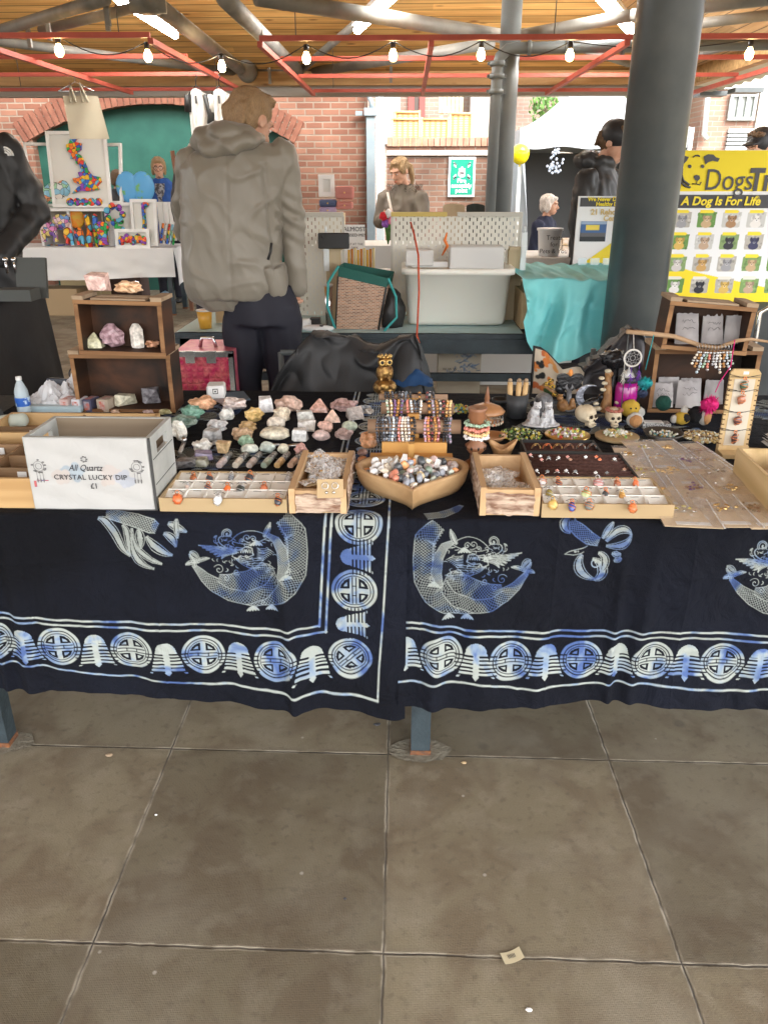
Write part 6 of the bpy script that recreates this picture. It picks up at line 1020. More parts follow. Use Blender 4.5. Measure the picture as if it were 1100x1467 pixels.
fig('squirrel_figurine','brown resin squirrel behind the white wolf figurine',803,590,26,[('squirrel_body',brz,lambda q:(q.ell((.05,0,.35),(.3,.3,.36)),q.ell((-.15,-.2,.78),(.18,.2,.16)),q.tube([(.3,.1,.1),(.6,.1,.3),(.55,.1,.7)],[.15,.22,.1],12),[q.ell((-.2+.16*i,-.15,.95),.06)for i in(0,1)]),1)])
fig('bee_and_cat_figurine','black cat and yellow bees climbing a brown branch, figurine behind the wolves',790,585,44,[('branch',brz,lambda q:q.tube([(.35,0,0),(.25,0,.3),(.05,0,.5),(-.35,0,.75)],[.1,.07,.06,.04],9),0),('black_cats',blk,lambda q:(q.ell((.2,-.05,.62),(.16,.12,.15)),q.ell((.12,-.08,.78),.09),q.ell((.35,0,.42),(.12,.1,.12)),[q.tube([(.12+.06*i,-.08,.84),(.12+.07*i,-.08,.92)],[.03,.005],6)for i in(-1,1)]),1),('bees',M('bee_yellow',(.65,.4,.05),.4,col2=(.05,.03,.01),ns=160,n0=.45,n1=.52),lambda q:[q.ell(c,(.1,.07,.07))for c in((-.22,-.05,.78),(-.05,-.05,.7),(-.1,-.05,.88),(.05,-.05,.45))],0)])
fig('elephant_figurine','dark grey elephant figurine half hidden behind the white wolves',777,592,30,[('elephant_body',gryr,lambda q:(q.ell((0,0,.6),(.42,.5,.36)),q.ell((-.1,-.42,.7),(.24,.22,.26)),q.tube([(-.12,-.6,.6),(-.15,-.72,.3),(-.1,-.7,.1)],[.1,.06,.04],9),[q.tube([(.22*i,.25*j,.4),(.22*i,.25*j,.02)],.12,10)for i in(-1,1)for j in(-1,1)]),1)])
fig('gothic_heart_stand','black winged heart on a clawed tree stand',812,588,50,[('clawed_stem',gryr,lambda q:(q.tube([(0,0,0),(.02,0,.3),(0,0,.6)],[.16,.07,.07],10),[q.tube([(0,0,.5),(.14*math.cos(a),.1*math.sin(a),.68),(.1*math.cos(a),.08*math.sin(a),.75)],[.04,.03,.01],6)for a in(0,1.3,2.6,3.9,5.2)],q.ell((0,0,.03),(.2,.2,.05))),0),('black_heart',blk,lambda q:q.prism([(.36*math.sin(t)**3,.8+.02*(13*math.cos(t)-5*math.cos(2*t)-2*math.cos(3*t)))for t in[i*6.283/30 for i in range(30)]],.08),0),('orange_flame',M('candle_orange',(.75,.28,.06),.5),lambda q:q.ell((0,-.02,1.04),(.06,.05,.1)),0)])
fig('moon_raven_figurine','silver crescent moon with a black raven perched at its foot',843,588,36,[('crescent_moon',M('pewter',(.25,.26,.3),.35,1,bump=.5,bs=90),lambda q:q.prism([(-.05+.5*math.cos(a),.55+.45*math.sin(a))for a in[R(60+i*12)for i in range(21)]]+[(.08+.36*math.cos(a),.6+.36*math.sin(a))for a in[R(290-i*12)for i in range(19)]],.12),0),('raven',blk,lambda q:(q.ell((.15,-.1,.3),(.34,.18,.16),xf=rot(0,-25,0)),q.ell((.38,-.12,.55),(.13,.12,.13)),q.tube([(.48,-.12,.55),(.62,-.12,.5)],[.05,.01],6),q.prism([(-.6,.02),(-.1,.16),(-.1,.02)],.12)),1)])
fig('mushroom_totem','brown gnarled totem with white mushrooms up its sides',866,590,58,[('totem_trunk',brz,lambda q:(q.tube([(0,0,0),(.02,0,.4),(-.02,0,.9)],[.15,.1,.07],12),q.ell((0,0,.9),(.1,.1,.08))),1),('mushrooms',M('cream_cap',(.62,.55,.4),.5),lambda q:[q.ell((x,-.08,z),(r,r,r*.6))for x,z,r in((-.2,.1,.1),(.22,.1,.1),(-.25,.22,.07),(.26,.25,.08),(-.12,.55,.07),(-.1,.7,.07),(-.05,.98,.08),(-.18,.82,.07),(.12,.03,.09))],0)])
fig('black_rose_head','glossy black carved rose head on a dark stem behind the totem',872,586,80,[('rose',blk,lambda q:(q.ell((0,0,.85),(.2,.2,.15),0,3,nz=.5,nf=3),q.tube([(0,0,0),(.02,0,.8)],[.12,.06],9)),0),('silver_disc',silver,lambda q:q.lathe([(0,0),(.1,.01),(.1,.03),(0,.03)],(0,0,0),20,0,True,tr((.2,-.16,.62))@rot(80,0,20)),0)])
def jar():
    p=az(893,590,G0);k=scl(p);r=15.5*k;H_=44*k;o=T('purple_jar','bright purple glass jar with a black lid and a dark bat shape on it','jar',p);q=MB();q.lathe([(0,0),(r*.92,0),(r,.006),(r,H_*.85),(r*.8,H_),(0,H_)],p,30);O('jar_body',q,M('purple_glass',(.32,.01,.26),.12,col2=(.42,.02,.2),ns=20,coat=.5),o)
    q=MB();q.lathe([(r*.86,H_),(r*.88,H_+.004),(r*.88,H_+.014),(r*.8,H_+.016),(0,H_+.016)],p,30);O('lid',q,blackm,o);q=MB();q.lathe([(r*.6,H_+.016),(r*.35,H_+.032),(r*.1,H_+.04),(0,H_+.05)],p,20);O('glass_knob',q,M('milky_film',(0,0,0)),o)
    q=MB();q.prism([(-.012,.012),(-.006,.014),(0,.008),(.006,.014),(.012,.012),(.006,.004),(.002,-.006),(-.003,-.006),(-.004,.004)],.002,0,tr(p+Vector((.003,-r-.001,H_*.3))));O('bat_shape',q,blackm,o)
jar()
# gold owl standing on a gold skull
gold2=M('aged_gold',(.5,.3,.1),.3,.85,col2=(.16,.08,.03),ns=45,bump=.5,bs=120)
def owl():
    p=az(551,566,G0);k=scl(p);s_=60*k;o=T('owl_figurine','golden owl wearing a spiked crown, perched on a golden skull','figurine',p);X=tr(p)@rot(0,0,12)@Matrix.Scale(s_,4);q=MB(X)
    q.ell((0,0,.2),(.29,.28,.21));q.ell((0,-.12,.08),(.18,.14,.09));e=[X@Vector((.1*i,-.29,.17))for i in(-1,1)]
    fuse('skull_base',q,gold2,s_*.015,2,lambda v,n_:-s_*.07*sum(math.exp(-((v-a).length/(.07*s_))**2)for a in e),o)
    q=MB(X);q.ell((-.02,0,.56),(.17,.16,.2));q.ell((-.13,-.02,.54),(.08,.13,.17));q.ell((.13,.02,.54),(.08,.13,.17));q.ell((0,-.03,.8),(.18,.14,.13));[q.tube([(.09*i-.01,-.06,.42),(.1*i,-.12,.36)],[.05,.02],8)for i in(-1,1)]
    fuse('owl_body',q,gold2,s_*.014,2,lambda v,n_:s_*.008*math.sin(v.z*900)*math.sin(v.x*900),o)
    q=MB(X);[q.torus((.085*i,-.155,.81),.055,.018,16,6,0,rot(90,0,0))for i in(-1,1)];q.tube([(0,-.16,.79),(0,-.2,.74)],[.025,.004],6);[q.ell((.15*math.cos(a),-.02+.12*math.sin(a),.93),(.035,.035,.045),0,1)for a in[i*.63 for i in range(10)]];O('eye_rings_and_crown',q,gold,o);q=MB(X);[q.ell((.085*i,-.155,.81),(.038,.02,.038),0,2)for i in(-1,1)];O('eyes',q,blackm,o)
owl()
# cup of wooden tubes, black bowl
p=az(739,597,G0);k=scl(p);r=16*k;o=T('dark_cup','dark grey cup holding corked tubes behind the earring carousel','cup',p);q=MB();q.lathe([(0,0),(r*.85,0),(r,34*k),(r*.93,34*k),(r*.8,.01),(0,.01)],p,26);O('cup_body',q,M('dark_grey_matt',(.04,.042,.045),.5),o)
for i,(dx,lab)in enumerate(((-.6,'left'),(.05,'middle'),(.55,'right'))):b=p+Vector((dx*r,0,.03));o=T('corked_tube','pale wooden corked tube at the %s of the dark cup'%lab,'tube',b,'tubes in the dark cup');q=MB();q.tube([b,b+Vector((dx*.008,0,42*k-.012))],.0085,12);O('tube_body',q,pine,o);q=MB();q.ell(b+Vector((dx*.008,0,42*k-.006)),.007,0,2);O('cork',q,bpost,o)
q=MB();c=p+Vector((.2*r,.006,50*k));[q.tube([c+Vector((0,0,-.03)),c+Vector((math.cos(a)*.014*b,math.sin(a)*.01*b,.012*math.sin(b*9)))],.0007,4)for a,b in[(i*.5,.5+(i%3)*.25)for i in range(24)]];setprops(O('dried_sprig',q,M('dry_grey_sprig',(.4,.36,.3),.9)),'bunch of dry grey twigs standing in the dark cup','twigs')
q=MB();q.lathe([(0,0),(.02,0),(.03,.022),(.027,.022),(.018,.004),(0,.004)],az(716,580,G0),24);setprops(O('small_black_bowl',q,blackm),'small glossy black bowl to the left of the dark cup','bowl')
# coin tree discs
def disc_pile(px,py,w,lab,base,cols,n,rim=None,seed=1,hgt=.012,chip=.005,flat=True,frac=.8):
    p=az(px,py,G0);k=scl(p);r=w*k/2;ry=r*1.0;o=T('chip_disc',lab,'trinket dish',p);q=MB();rs=random.Random(seed)
    if base:q.lathe([(0,0),(r*.98,0),(r,.004),(r,.007),(r*.97,.008),(0,.008)]if not rim else[(0,0),(r*.8,0),(r,.016),(r*.95,.016),(r*.75,.006),(0,.006)],p,40);O('base',q,base,o)
    q=MB()
    for i in range(n):a,b=rs.uniform(0,6.283),r*frac*math.sqrt(rs.uniform(.02,1));q.ell(p+Vector((b*math.cos(a),b*math.sin(a),.009+hgt*rs.uniform(0,1)*(1-(b/r)**2))),[chip*rs.uniform(.6,1.3)for _ in range(3)],rs.randrange(len(cols)),1,None,False)
    e=O('chips',q,cols,o);e['kind']='stuff' if n>100 else 'thing'
chipc={n_:M('chip_'+n_,c,.25,coat=.4)for n_,c in{'green':(.2,.33,.08),'dark':(.05,.08,.03),'pale':(.5,.5,.36),'white':(.68,.66,.6),'pink':(.6,.35,.35),'yellow':(.55,.45,.08),'red':(.5,.06,.04),'gold':(.5,.35,.13),'brown':(.22,.13,.05),'teal':(.1,.25,.25),'rose':(.45,.3,.3)}.items()}
C_=lambda*a:[chipc[x]for x in a]
disc_pile(744,627,62,'loose heap of green stone chips behind the carved bowl',None,C_('green','dark','pale','dark','yellow'),260,None,3,.014,.004,frac=1);disc_pile(812,625,64,'gold rimmed disc heaped with green and pink chips',gold,C_('green','white','pink','rose','yellow','red'),95,None,4,.008);disc_pile(883,627,62,'tan disc with pale green and cream chips in the middle',M('tan_disc',(.4,.28,.14),.6),C_('pale','green','white','gold'),90,None,5,.01,frac=.62)
disc_pile(949,626,56,'dark dish with a cream rim holding shell and teal pieces',M('dark_dish',(.06,.05,.04),.35),C_('pale','gold','teal','white'),48,1,6,.004,.0045,frac=.7);disc_pile(1006,630,56,'heap of golden brown beads right of the dark dish',None,C_('gold','brown','pale','gold'),280,None,7,.01,.0048,frac=1)
disc_pile(658,592,40,'small heap of green and red beads behind the bracelet rods',None,C_('green','red','teal','white','yellow'),90,None,8,.02,.005)
# felt pompom animals, lace box
fel={n_:M('felt_'+n_,c,.95,bump=.8,bs=350)for n_,c in{'yellow':(.62,.4,.05),'green':(.01,.07,.05),'black':(.012,.012,.014),'white':(.62,.6,.55),'orange':(.5,.25,.1)}.items()}
for px,py,h,lab,bl in((901,598,26,'yellow felt chick with a white tuft beside the rose crowned skull',[('yellow',(0,0,.5),(.5,.45,.5)),('white',(.5,0,.3),(.3,.3,.3)),('black',(-.1,-.43,.62),(.05,.04,.05)),('black',(.18,-.4,.62),(.05,.04,.05))]),(908,613,22,'bristly orange brown pompom edged in white, in front of the yellow chick',[('white',(0,.08,.5),(.54,.4,.52)),('orange',(0,-.12,.5),(.42,.36,.42))]),(947,597,22,'dark green pompom standing on the lace box',[('green',(0,0,.9),(.5,.5,.5))]),(975,608,26,'yellow, black and white felt bee in front of the grey bags',[('yellow',(0,0,.35),(.42,.38,.36)),('black',(.12,-.18,.4),(.25,.24,.25)),('white',(.08,.05,.8),(.2,.15,.26)),('white',(-.42,0,.3),(.2,.2,.24))]),(1000,608,27,'black felt hedgehog with a tan bristled face',[('black',(-.12,.1,.5),(.48,.42,.46)),('white',(.2,-.12,.45),(.3,.3,.46)),('orange',(.26,-.2,.45),(.26,.28,.4))])):
    p=az(px,py,G0);k=scl(p)*h;o=T('felt_figure',lab,'felt toy',p,'felt figures');bym={}
    for c,a,b in bl:bym.setdefault(c,MB(tr(p)@Matrix.Scale(k,4))).ell(a,b,0,3,nz=.12,nf=9,seed=px)
    for c,q in bym.items():O(c+'_felt',q,fel[c],o)
p=az(940,615,G0);o=T('lace_box','small grey filigree box under the dark green pompom','box',p);q=MB();k=scl(p);w=40*k;q.b2(p+Vector((-w/2,0,0)),p+Vector((w/2,.04,.016)));O('box_body',q,M('filigree_grey',(.45,.45,.44),.6,col2=(.1,.1,.1),ns=240,n0=.47,n1=.53),o);q=MB();[q.box(p+Vector((-w*.35+i*.009,.02,.018)),(.012,.03,.002),0,None)for i in range(6)];O('pale_slips',q,label_white,o)
# pendant display board standing upright
p=az(1050,652,G0);k=scl(p);w,h=41*k,122*k;o=T('pendant_board','upright wooden display board with a cream card and four wrapped pendants','display board',p);X=tr(p)@rot(0,0,-3);q=MB(X);th=.009
q.prism([(-w/2,.01),(w/2,.01),(w/2,h-.01),(w/2-.008,h),(-w/2+.008,h),(-w/2,h-.01)],th,0,tr((0,.02,0)));O('upright_panel',q,pineR,o);q=MB(X);q.box((0,-.004,.006),(w+.004,.062,.012));q.box((0,.02,.018),(w+.002,.02,.012));O('foot',q,pineR,o)
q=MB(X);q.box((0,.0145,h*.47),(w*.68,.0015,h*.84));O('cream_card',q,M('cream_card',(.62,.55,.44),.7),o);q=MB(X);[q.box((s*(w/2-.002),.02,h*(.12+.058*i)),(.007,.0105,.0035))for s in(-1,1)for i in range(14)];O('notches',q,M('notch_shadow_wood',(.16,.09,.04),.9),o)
q=MB(X);q.box((0,.0145,h*.96),(.014,.001,.008));O('price_tag',q,label_white,o)
for i,(py,c,c2)in enumerate(((552,(.05,.09,.05),'black green'),(572,(.32,.13,.08),'reddish pink'),(602,(.1,.035,.03),'dark maroon'),(628,(.06,.02,.015),'narrow dark brown'))):
    z=ay(1050,py,p.y+.01).z;c0=Vector((p.x-.003,p.y+.006,z));oo=T('wrapped_pendant',c2+' copper wrapped pendant, '+ords[i]+' from the top on the upright board','pendant',c0,'pendants on the upright board');q=MB();q.ell(c0,(.011-.003*(i==3),.006,.013+.003*(i==3)),0,2);O('stone',q,stone_mat(c),oo);q=MB();q.tube([c0+Vector((.012*math.sin(t*12)*math.cos(t*2-1),-.007*abs(math.cos(t*12)),.017-.03*t))for t in[j/30 for j in range(31)]],.0009,5);q.torus(c0+Vector((0,0,.02)),.004,.0012,12,5,0,rot(90,0,0));O('wire_wrap',q,copper,oo)
    q=MB();[q.tube([c0+Vector((0,0,.021)),Vector((p.x+s*w*.5,p.y+.014,z+.028)),Vector((p.x+s*w*.52,p.y+.02,z+.028))],.0008,5)for s in(-1,1)];q.tube([Vector((p.x-w*.5,p.y+.0135,z+.022)),Vector((p.x+w*.5,p.y+.0135,z+.022))],.0008,5);O('cord',q,blackm,oo)
q=MB();c=az(1095,640,G0);[q.grid(lambda u,v,j=j:c+Vector((u*.07,v*.05-.02,.006+j*.009+.004*math.sin(u*14+j))),20,3,0,True)for j in range(4)];setprops(O('tissue_stack',q,M('tissue_white',(.72,.72,.7),.8)),'folded white tissue stack behind the right pine box','tissue')
# carded jewellery in sleeves
cards=[(904,655,42,24,3,0),(925,645,46,22,14,1),(958,644,46,22,16,0),(995,648,46,22,18,0),(941,658,48,24,14,0),(973,660,48,24,16,0),(1011,660,46,24,18,0),(914,678,50,34,6,0),(958,677,58,34,8,1),(1022,678,62,32,16,0),(940,704,56,40,6,1),(990,704,64,42,9,1),(1050,704,66,40,14,1),(982,735,78,36,3,1),(1036,732,66,40,8,1),(1082,734,60,40,10,1)]
where=['plain brown card at the back left, next to the ring tray','brown card with a yellow flower charm in the back row','brown card with tiny gold charms in the back row','brown card at the right of the back row','left sleeved card of the second row','middle sleeved card of the second row','right sleeved card of the second row','brown card with small blue and gold studs beside the cream tray','brown card with a gold chain and a white strip below it','brown card with a curved leather cord at the right','brown card with a square white label beside the cream tray','brown card with purple flower beads in the middle','brown card with gold leaves and a white strip, beside the pine box','front left brown card with a twig pendant and a white strip','front middle brown card with a bunch of silver leaves','front right brown card with brown shells']
sleeve=film('clear_sleeve',.16,.5,30)
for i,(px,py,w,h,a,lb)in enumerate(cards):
    p=az(px,py,G0+.0015*(16-i)*.5+.001);k=scl(p);W_=w*k;D_=(az(px,py-h/2,G0)-az(px,py+h/2,G0)).length*.98;o=T('jewellery_card',where[i],'card',p,'carded jewellery in clear sleeves');X=tr(p)@rot(1.5,0,a-8);q=MB(X);q.box((0,0,0),(W_,D_,.0012));O('card',q,M('pale_kraft',(.72,.56,.36),.8,col2=(.64,.49,.31),ns=14),o);q=MB(X);q.box((W_*.51,0,.003),(.0025,D_*1.05,.002));O('sleeve_edge_highlight',q,M('painted_film_highlight',(.85,.85,.85),.3),o)  # white strip along one sleeve edge paints in the highlight of its fold
    rs=random.Random(i*5+1);q=MB(X);cx,cy=rs.uniform(-.12,.12)*W_,rs.uniform(0,.15)*D_;q.tube([(cx+(t-.5)*W_*.55,cy+.006*math.sin(t*7+i),.002)for t in[j/10 for j in range(11)]],.0007,4)
    for j in range(14):q.ell((cx+rs.gauss(0,.13)*W_,cy+rs.gauss(0,.07)*D_,.003),(rs.uniform(.003,.0075),rs.uniform(.002,.0055),.003),j%2,1,rot(0,0,0),False)
    O('jewellery',q,[[gold,earr,gold,brz][i%4],[earr,chipc['yellow'],gold,chipc['brown'],chipc['white'],M('felt_purple_bead',(.12,.04,.14),.4)][i%6]],o)
    if lb or i%3:q=MB(X);q.box((.02*W_,-D_*.38,.0013),(W_*.6,.015,.0008));O('white_label',q,label_white,o)
    q=MB(X@tr((0,0,.004)));q.grid(lambda u,v:Vector(((u-.5)*W_*1.08,(v-.5)*D_*1.1,.004*abs(mnoise.noise(Vector((u*3+i,v*3,i))))+.003*mnoise.noise(Vector((u*9,v*9,i))))),14,12,0,False);O('sleeve',q,sleeve,o)
# ================================================================ coats and bags on the chairs behind the table
coat=M('black_nylon',(.02,.02,.021),.6,col2=(.027,.027,.028),ns=8,bump=.35,bs=14);coat2=M('charcoal_nylon',(.04,.038,.042),.5,col2=(.055,.052,.058),ns=6,bump=.5,bs=16)
def cloth_heap(name,lab,cat,outline,Y,depth,m_,seed,parent_extra=None,amp=.05):
    """a coat thrown over a chair back: closed front and back sheets following a top outline"""
    pts=[ay(x,y,Y)for x,y in outline];x0,x1=pts[0].x,pts[-1].x;xs=[p.x for p in pts];zs=[p.z for p in pts];zb=G0-.35
    def f(u,v):
        x=x0+(x1-x0)*u;zt=float(np.interp(x,xs,zs));s=v*2-1;h=zt-zb;th=math.acos(max(-1,min(1,s)))
        y=Y-depth*math.cos(math.pi*v)*(.25+.75*math.sin(math.pi*v)**.5 if False else 1)*(math.sin(math.pi*min(1,abs(.5-abs(v-.5))+.5-.0))+1)/2
        t=abs(s);z=zt-h*t**2.2
        n_=mnoise.noise(Vector((u*3.2+seed,t*2.0,s)))+1.1*(1-3.5*abs(mnoise.noise(Vector((u*4-t*3,t*2.5+u*3,seed)))))+.6*mnoise.noise(Vector((u*7+t*4+seed,t*3,s*2)));y2=Y+depth*s*(.35+.65*t**.7)+amp*n_*(1 if s<0 else .5)
        fold=math.sin((u*9+t*3.2+n_*1.6+seed)*2.1)**3*amp*.75
        return Vector((x+.01*n_,y2-(fold if s<0 else 0),z+.012*n_*min(1,t*4)))
    q=MB();q.grid(f,120,90,0,True);return setprops(O(name,q,m_),lab,cat)
cloth_heap('draped_coat','black padded coat thrown over the chair behind the crystals','coat',[(372,575),(388,560),(404,530),(425,498),(442,478),(466,476),(500,484),(520,496),(540,497),(572,482),(592,478),(602,498),(612,535),(618,560),(626,580)],2.98,-.16,coat,1.3)
q=MB();[q.tube([ay(px,505,3.12),Vector((ay(px,505,3.12).x,3.2,0))],.011,8)for px in(402,600)];q.tube([ay(402,505,3.12),ay(600,505,3.12)],.011,8);q.tube([Vector((ay(402,505,3.12).x,3.2,.42)),Vector((ay(600,505,3.12).x,3.2,.42))],.011,8);q.b2((ay(402,505,3.12).x,3.16,.43),(ay(600,505,3.12).x,3.55,.45));setprops(O('folding_chair',q,steel),'folding chair under the black padded coat','chair')
cloth_heap('draped_coat','charcoal jacket hanging on the chair in front of the big column','coat',[(792,600),(800,560),(830,528),(862,508),(888,482),(905,470),(918,476),(930,500),(945,560),(955,600)],2.98,-.14,coat2,4.1)
q=MB();[q.tube([ay(px,500,3.1),Vector((ay(px,500,3.1).x,3.2,0))],.011,8)for px in(850,935)];q.tube([ay(850,520,3.12),ay(935,500,3.12)],.011,8);q.b2((ay(850,505,3.12).x,3.14,.43),(ay(935,505,3.12).x,3.5,.45));setprops(O('folding_chair',q,steel),'folding chair under the charcoal jacket by the big column','chair')
# autumn print tote
a,b=ay(765,497,2.95),ay(832,560,2.95);cv=Canvas(a.x,b.x,.62,a.z,.0025,(.55,.47,.36));rs=random.Random(8)
for i in range(34):
    c=(rs.uniform(a.x,b.x),rs.uniform(.65,a.z));col=rs.choice([(.6,.2,.05),(.45,.12,.04),(.05,.1,.04),(.02,.02,.02),(.62,.3,.1)]);[cv.disc((c[0]+rs.gauss(0,.006),c[1]+rs.gauss(0,.006)),rs.uniform(.005,.012),col)for _ in range(5)]
o=T('print_tote_bag','cream tote bag printed with orange leaves and black birds, on the chair behind the figurines','bag',(a.x,2.95,.6));top_=lambda X:np.interp(X,[a.x,a.x+(b.x-a.x)*.2,a.x+(b.x-a.x)*.55,a.x+(b.x-a.x)*.9,b.x],[a.z,a.z-.01,a.z-.075,a.z-.065,a.z-.09])
cv.mesh('bag_front',lambda X,Z:(X,2.93-.015*np.sin((X-a.x)/(b.x-a.x)*3.14)+.006*np.sin(X*60+Z*30),.62+(Z-.62)/(a.z-.62)*(top_(X)-.62)),attr_mat('printed_cotton',.85),o)
q=MB();q.grid(lambda u,v:Vector((a.x+(b.x-a.x)*u,2.98+.03*math.sin(u*3.14),.62+v*(float(top_(np.array(a.x+(b.x-a.x)*u)))-.62))),12,4);q.tube([Vector((a.x+(b.x-a.x)*u,2.928,float(top_(np.array(a.x+(b.x-a.x)*u)))+.002))for u in[i/12 for i in range(13)]],.003,6);q.tube([Vector((a.x,2.93,a.z)),Vector((a.x-.003,2.93,.62))],.003,6);O('bag_back_and_piping',q,blackm,o)
p=ay(556,0,2.9);q=MB();q.grid(lambda u,v:ay(560+60*u,572-0*v,2.86)+Vector((0,v*.12,.05+.05*math.sin(3.1*u)*math.sin(3.1*v)+.01*mnoise.noise(Vector((u*5,v*5,0))))),24,12);setprops(O('blue_bag',q,M('navy_blue_cloth',(.01,.05,.14),.7)),'navy blue cloth bundle right of the black coat','bag')
# ================================================================ rear bench and what stands on it
RT=.74;BY0=4.01
def part1(name,q,m_,lab,cat,group=None):return O(name,q,m_,label=lab,cat=cat,group=group)
x0,x1=az(248,478,RT).x,az(935,478,RT).x
market_table('black steel framed bench behind the man, carrying the big storage bin',x0,x1,BY0,4.75,[(x0+.05,BY0),(x0+1.15,BY0+.01),(x1-.05,BY0),(x0+.05,4.68),(x1-.05,4.68)],z=RT,rail=.075)
zr=ay(600,540,BY0+.02).z;q=MB();q.b2((x0+.08,BY0+.01,zr-.02),(x1-.08,BY0+.04,zr+.02));part1('lower_rail',q,frm,'low black rail running under the front of the rear bench','rail')
paleblue=M('pale_blue_cloth',(.5,.68,.7),.8,col2=(.45,.62,.64),ns=5,bump=.3,bs=20);q=MB();q.grid(lambda u,v:Vector((x0+.01+(az(745,478,RT).x-x0)*u,BY0-.002+.7*v,RT+.004+.003*abs(mnoise.noise(Vector((u*14,v*6,0)))))),60,14);part1('bench_cloth',q,paleblue,'pale blue cloth spread over the rear bench','cloth')
a,b=ay(628,505,4.35),ay(688,536,4.35);cv=Canvas(a.x,b.x,b.z,a.z,.004,(.5,.44,.34));rs=random.Random(6)
for i in range(60):c=(b.x-.08+rs.gauss(0,.035),rs.uniform(b.z,a.z));cv.stroke([c,(c[0]+rs.uniform(-.03,.03),c[1]+rs.uniform(-.02,.02))],.005,rs.choice([(.12,.2,.35),(.25,.33,.42),(.1,.14,.22)]))
o=T('printed_carrier','beige paper carrier with a blue swirling print, seen under the rear bench','bag',(a.x,4.35,0));q=MB();q.b2((a.x,4.354,0),(b.x,4.5,a.z));O('carrier_body',q,M('beige_paper',(.5,.44,.34),.8),o);cv.mesh('printed_front',lambda X,Z:(X,X*0+4.35,Z),attr_mat('print_matt',.6),o);text('W W W',.022,ink,tr(ay(644,529,4.343))@FACE,o)
def pegmat():
    m=M('pegboard_white',(.66,.64,.56),.5);N,L=m.node_tree.nodes,m.node_tree.links;g=N.new('ShaderNodeNewGeometry');s=N.new('ShaderNodeSeparateXYZ');L.new(g.outputs['Position'],s.inputs[0])
    def mt(op,a,b=None):
        n=N.new('ShaderNodeMath');n.operation=op
        for i,v in enumerate((a,b)):
            if v is None:continue
            if isinstance(v,(int,float)):n.inputs[i].default_value=v
            else:L.new(v,n.inputs[i])
        return n.outputs[0]
    def slots(ox,oz):fx=mt('ABSOLUTE',mt('SUBTRACT',mt('FRACT',mt('ADD',mt('DIVIDE',s.outputs[0],.04),ox+50)),.5));fz=mt('ABSOLUTE',mt('SUBTRACT',mt('FRACT',mt('ADD',mt('DIVIDE',s.outputs[2],.04),oz)),.5));return mt('MULTIPLY',mt('LESS_THAN',fx,.075),mt('LESS_THAN',fz,.22))
    h=mt('MAXIMUM',slots(0,0),slots(.5,.5));L.new(mt('SUBTRACT',1,h),N['Principled BSDF'].inputs['Alpha']);return m
M('peg_frame',(.5,.48,.42),.5);peg=pegmat();woodp=wood_mat('pale_support_wood',(.42,.33,.2),(.54,.44,.29),'Z',.6,.7)
def pegboard(lab,pa,pb,pt,Y,caps):
    a,b=ay(pa,pt,Y),ay(pb,pt,Y);o=T('pegboard',lab,'pegboard',((a.x+b.x)/2,Y,RT+.004),'white pegboards');q=MB();q.b2((a.x,Y,RT+.004),(b.x,Y+.006,a.z));O('perforated_panel',q,peg,o);q=MB();q.b2((a.x-.012,Y-.004,RT+.004),(a.x,Y+.02,a.z));q.b2((b.x,Y-.004,RT+.004),(b.x+.012,Y+.02,a.z));O('side_edge',q,M('peg_frame',(.5,.48,.42),.5),o)
    for c0,c1,m_ in caps:c,d=ay(c0,pt,Y),ay(c1,pt,Y);q=MB();q.b2((c.x,Y-.02,a.z),(d.x,Y+.03,a.z+.022));O('top_strip',q,m_,o)
pegboard('left white pegboard beside the man, with a phone clamped in front',423,490,310,4.55,[(420,492,M('peg_frame',(0,0,0)))]);pegboard('wide white pegboard behind the big storage bin',563,745,310,4.55,[(560,640,M('yellow_wood',(.55,.42,.12),.6)),(655,748,M('peg_frame',(0,0,0)))])
for px,w,lab in((478,20,'narrow pale wooden stand in front of the left pegboard'),(739,19,'narrow pale wooden stand between the storage bin and the teal cloth')):a=ay(px,358,4.42);k=scl(a);q=MB();q.b2((a.x-w*k/2,4.42,RT+.006),(a.x+w*k/2,4.44,a.z));q.b2((a.x-w*k/2-.004,4.405,RT+.006),(a.x-w*k/2+.012,4.46,a.z));q.b2((a.x-w*k/2,4.4,a.z),(a.x+w*k/2+.01,4.46,a.z+.015));part1('wooden_stand',q,woodp,lab,'stand','narrow wooden stands')
for px,lab in((467,'white clamp holding the phone by the left pegboard'),(751,'white clamp at the right edge of the wide pegboard')):a=ay(px,333,4.40);b=ay(px,388,4.40);q=MB();q.b2((a.x-.014,4.385,b.z),(a.x+.014,4.4,a.z));q.cyl((a.x,4.39,a.z),(a.x,4.39,a.z+.03),.006);q.box((a.x,4.38,(a.z+b.z)/2),(.022,.01,.06));part1('spring_clamp',q,M('white_plastic',(.66,.7,.7),.4),lab,'clamp','white clamps')
a=ay(478,345,4.37);q=MB();q.box(a,(.165,.012,.08),0,None,.005);q.ell(a+Vector((-.06,-.008,.02)),.008);part1('mobile_phone',q,blackm,'black phone held sideways in front of the left pegboard','phone')
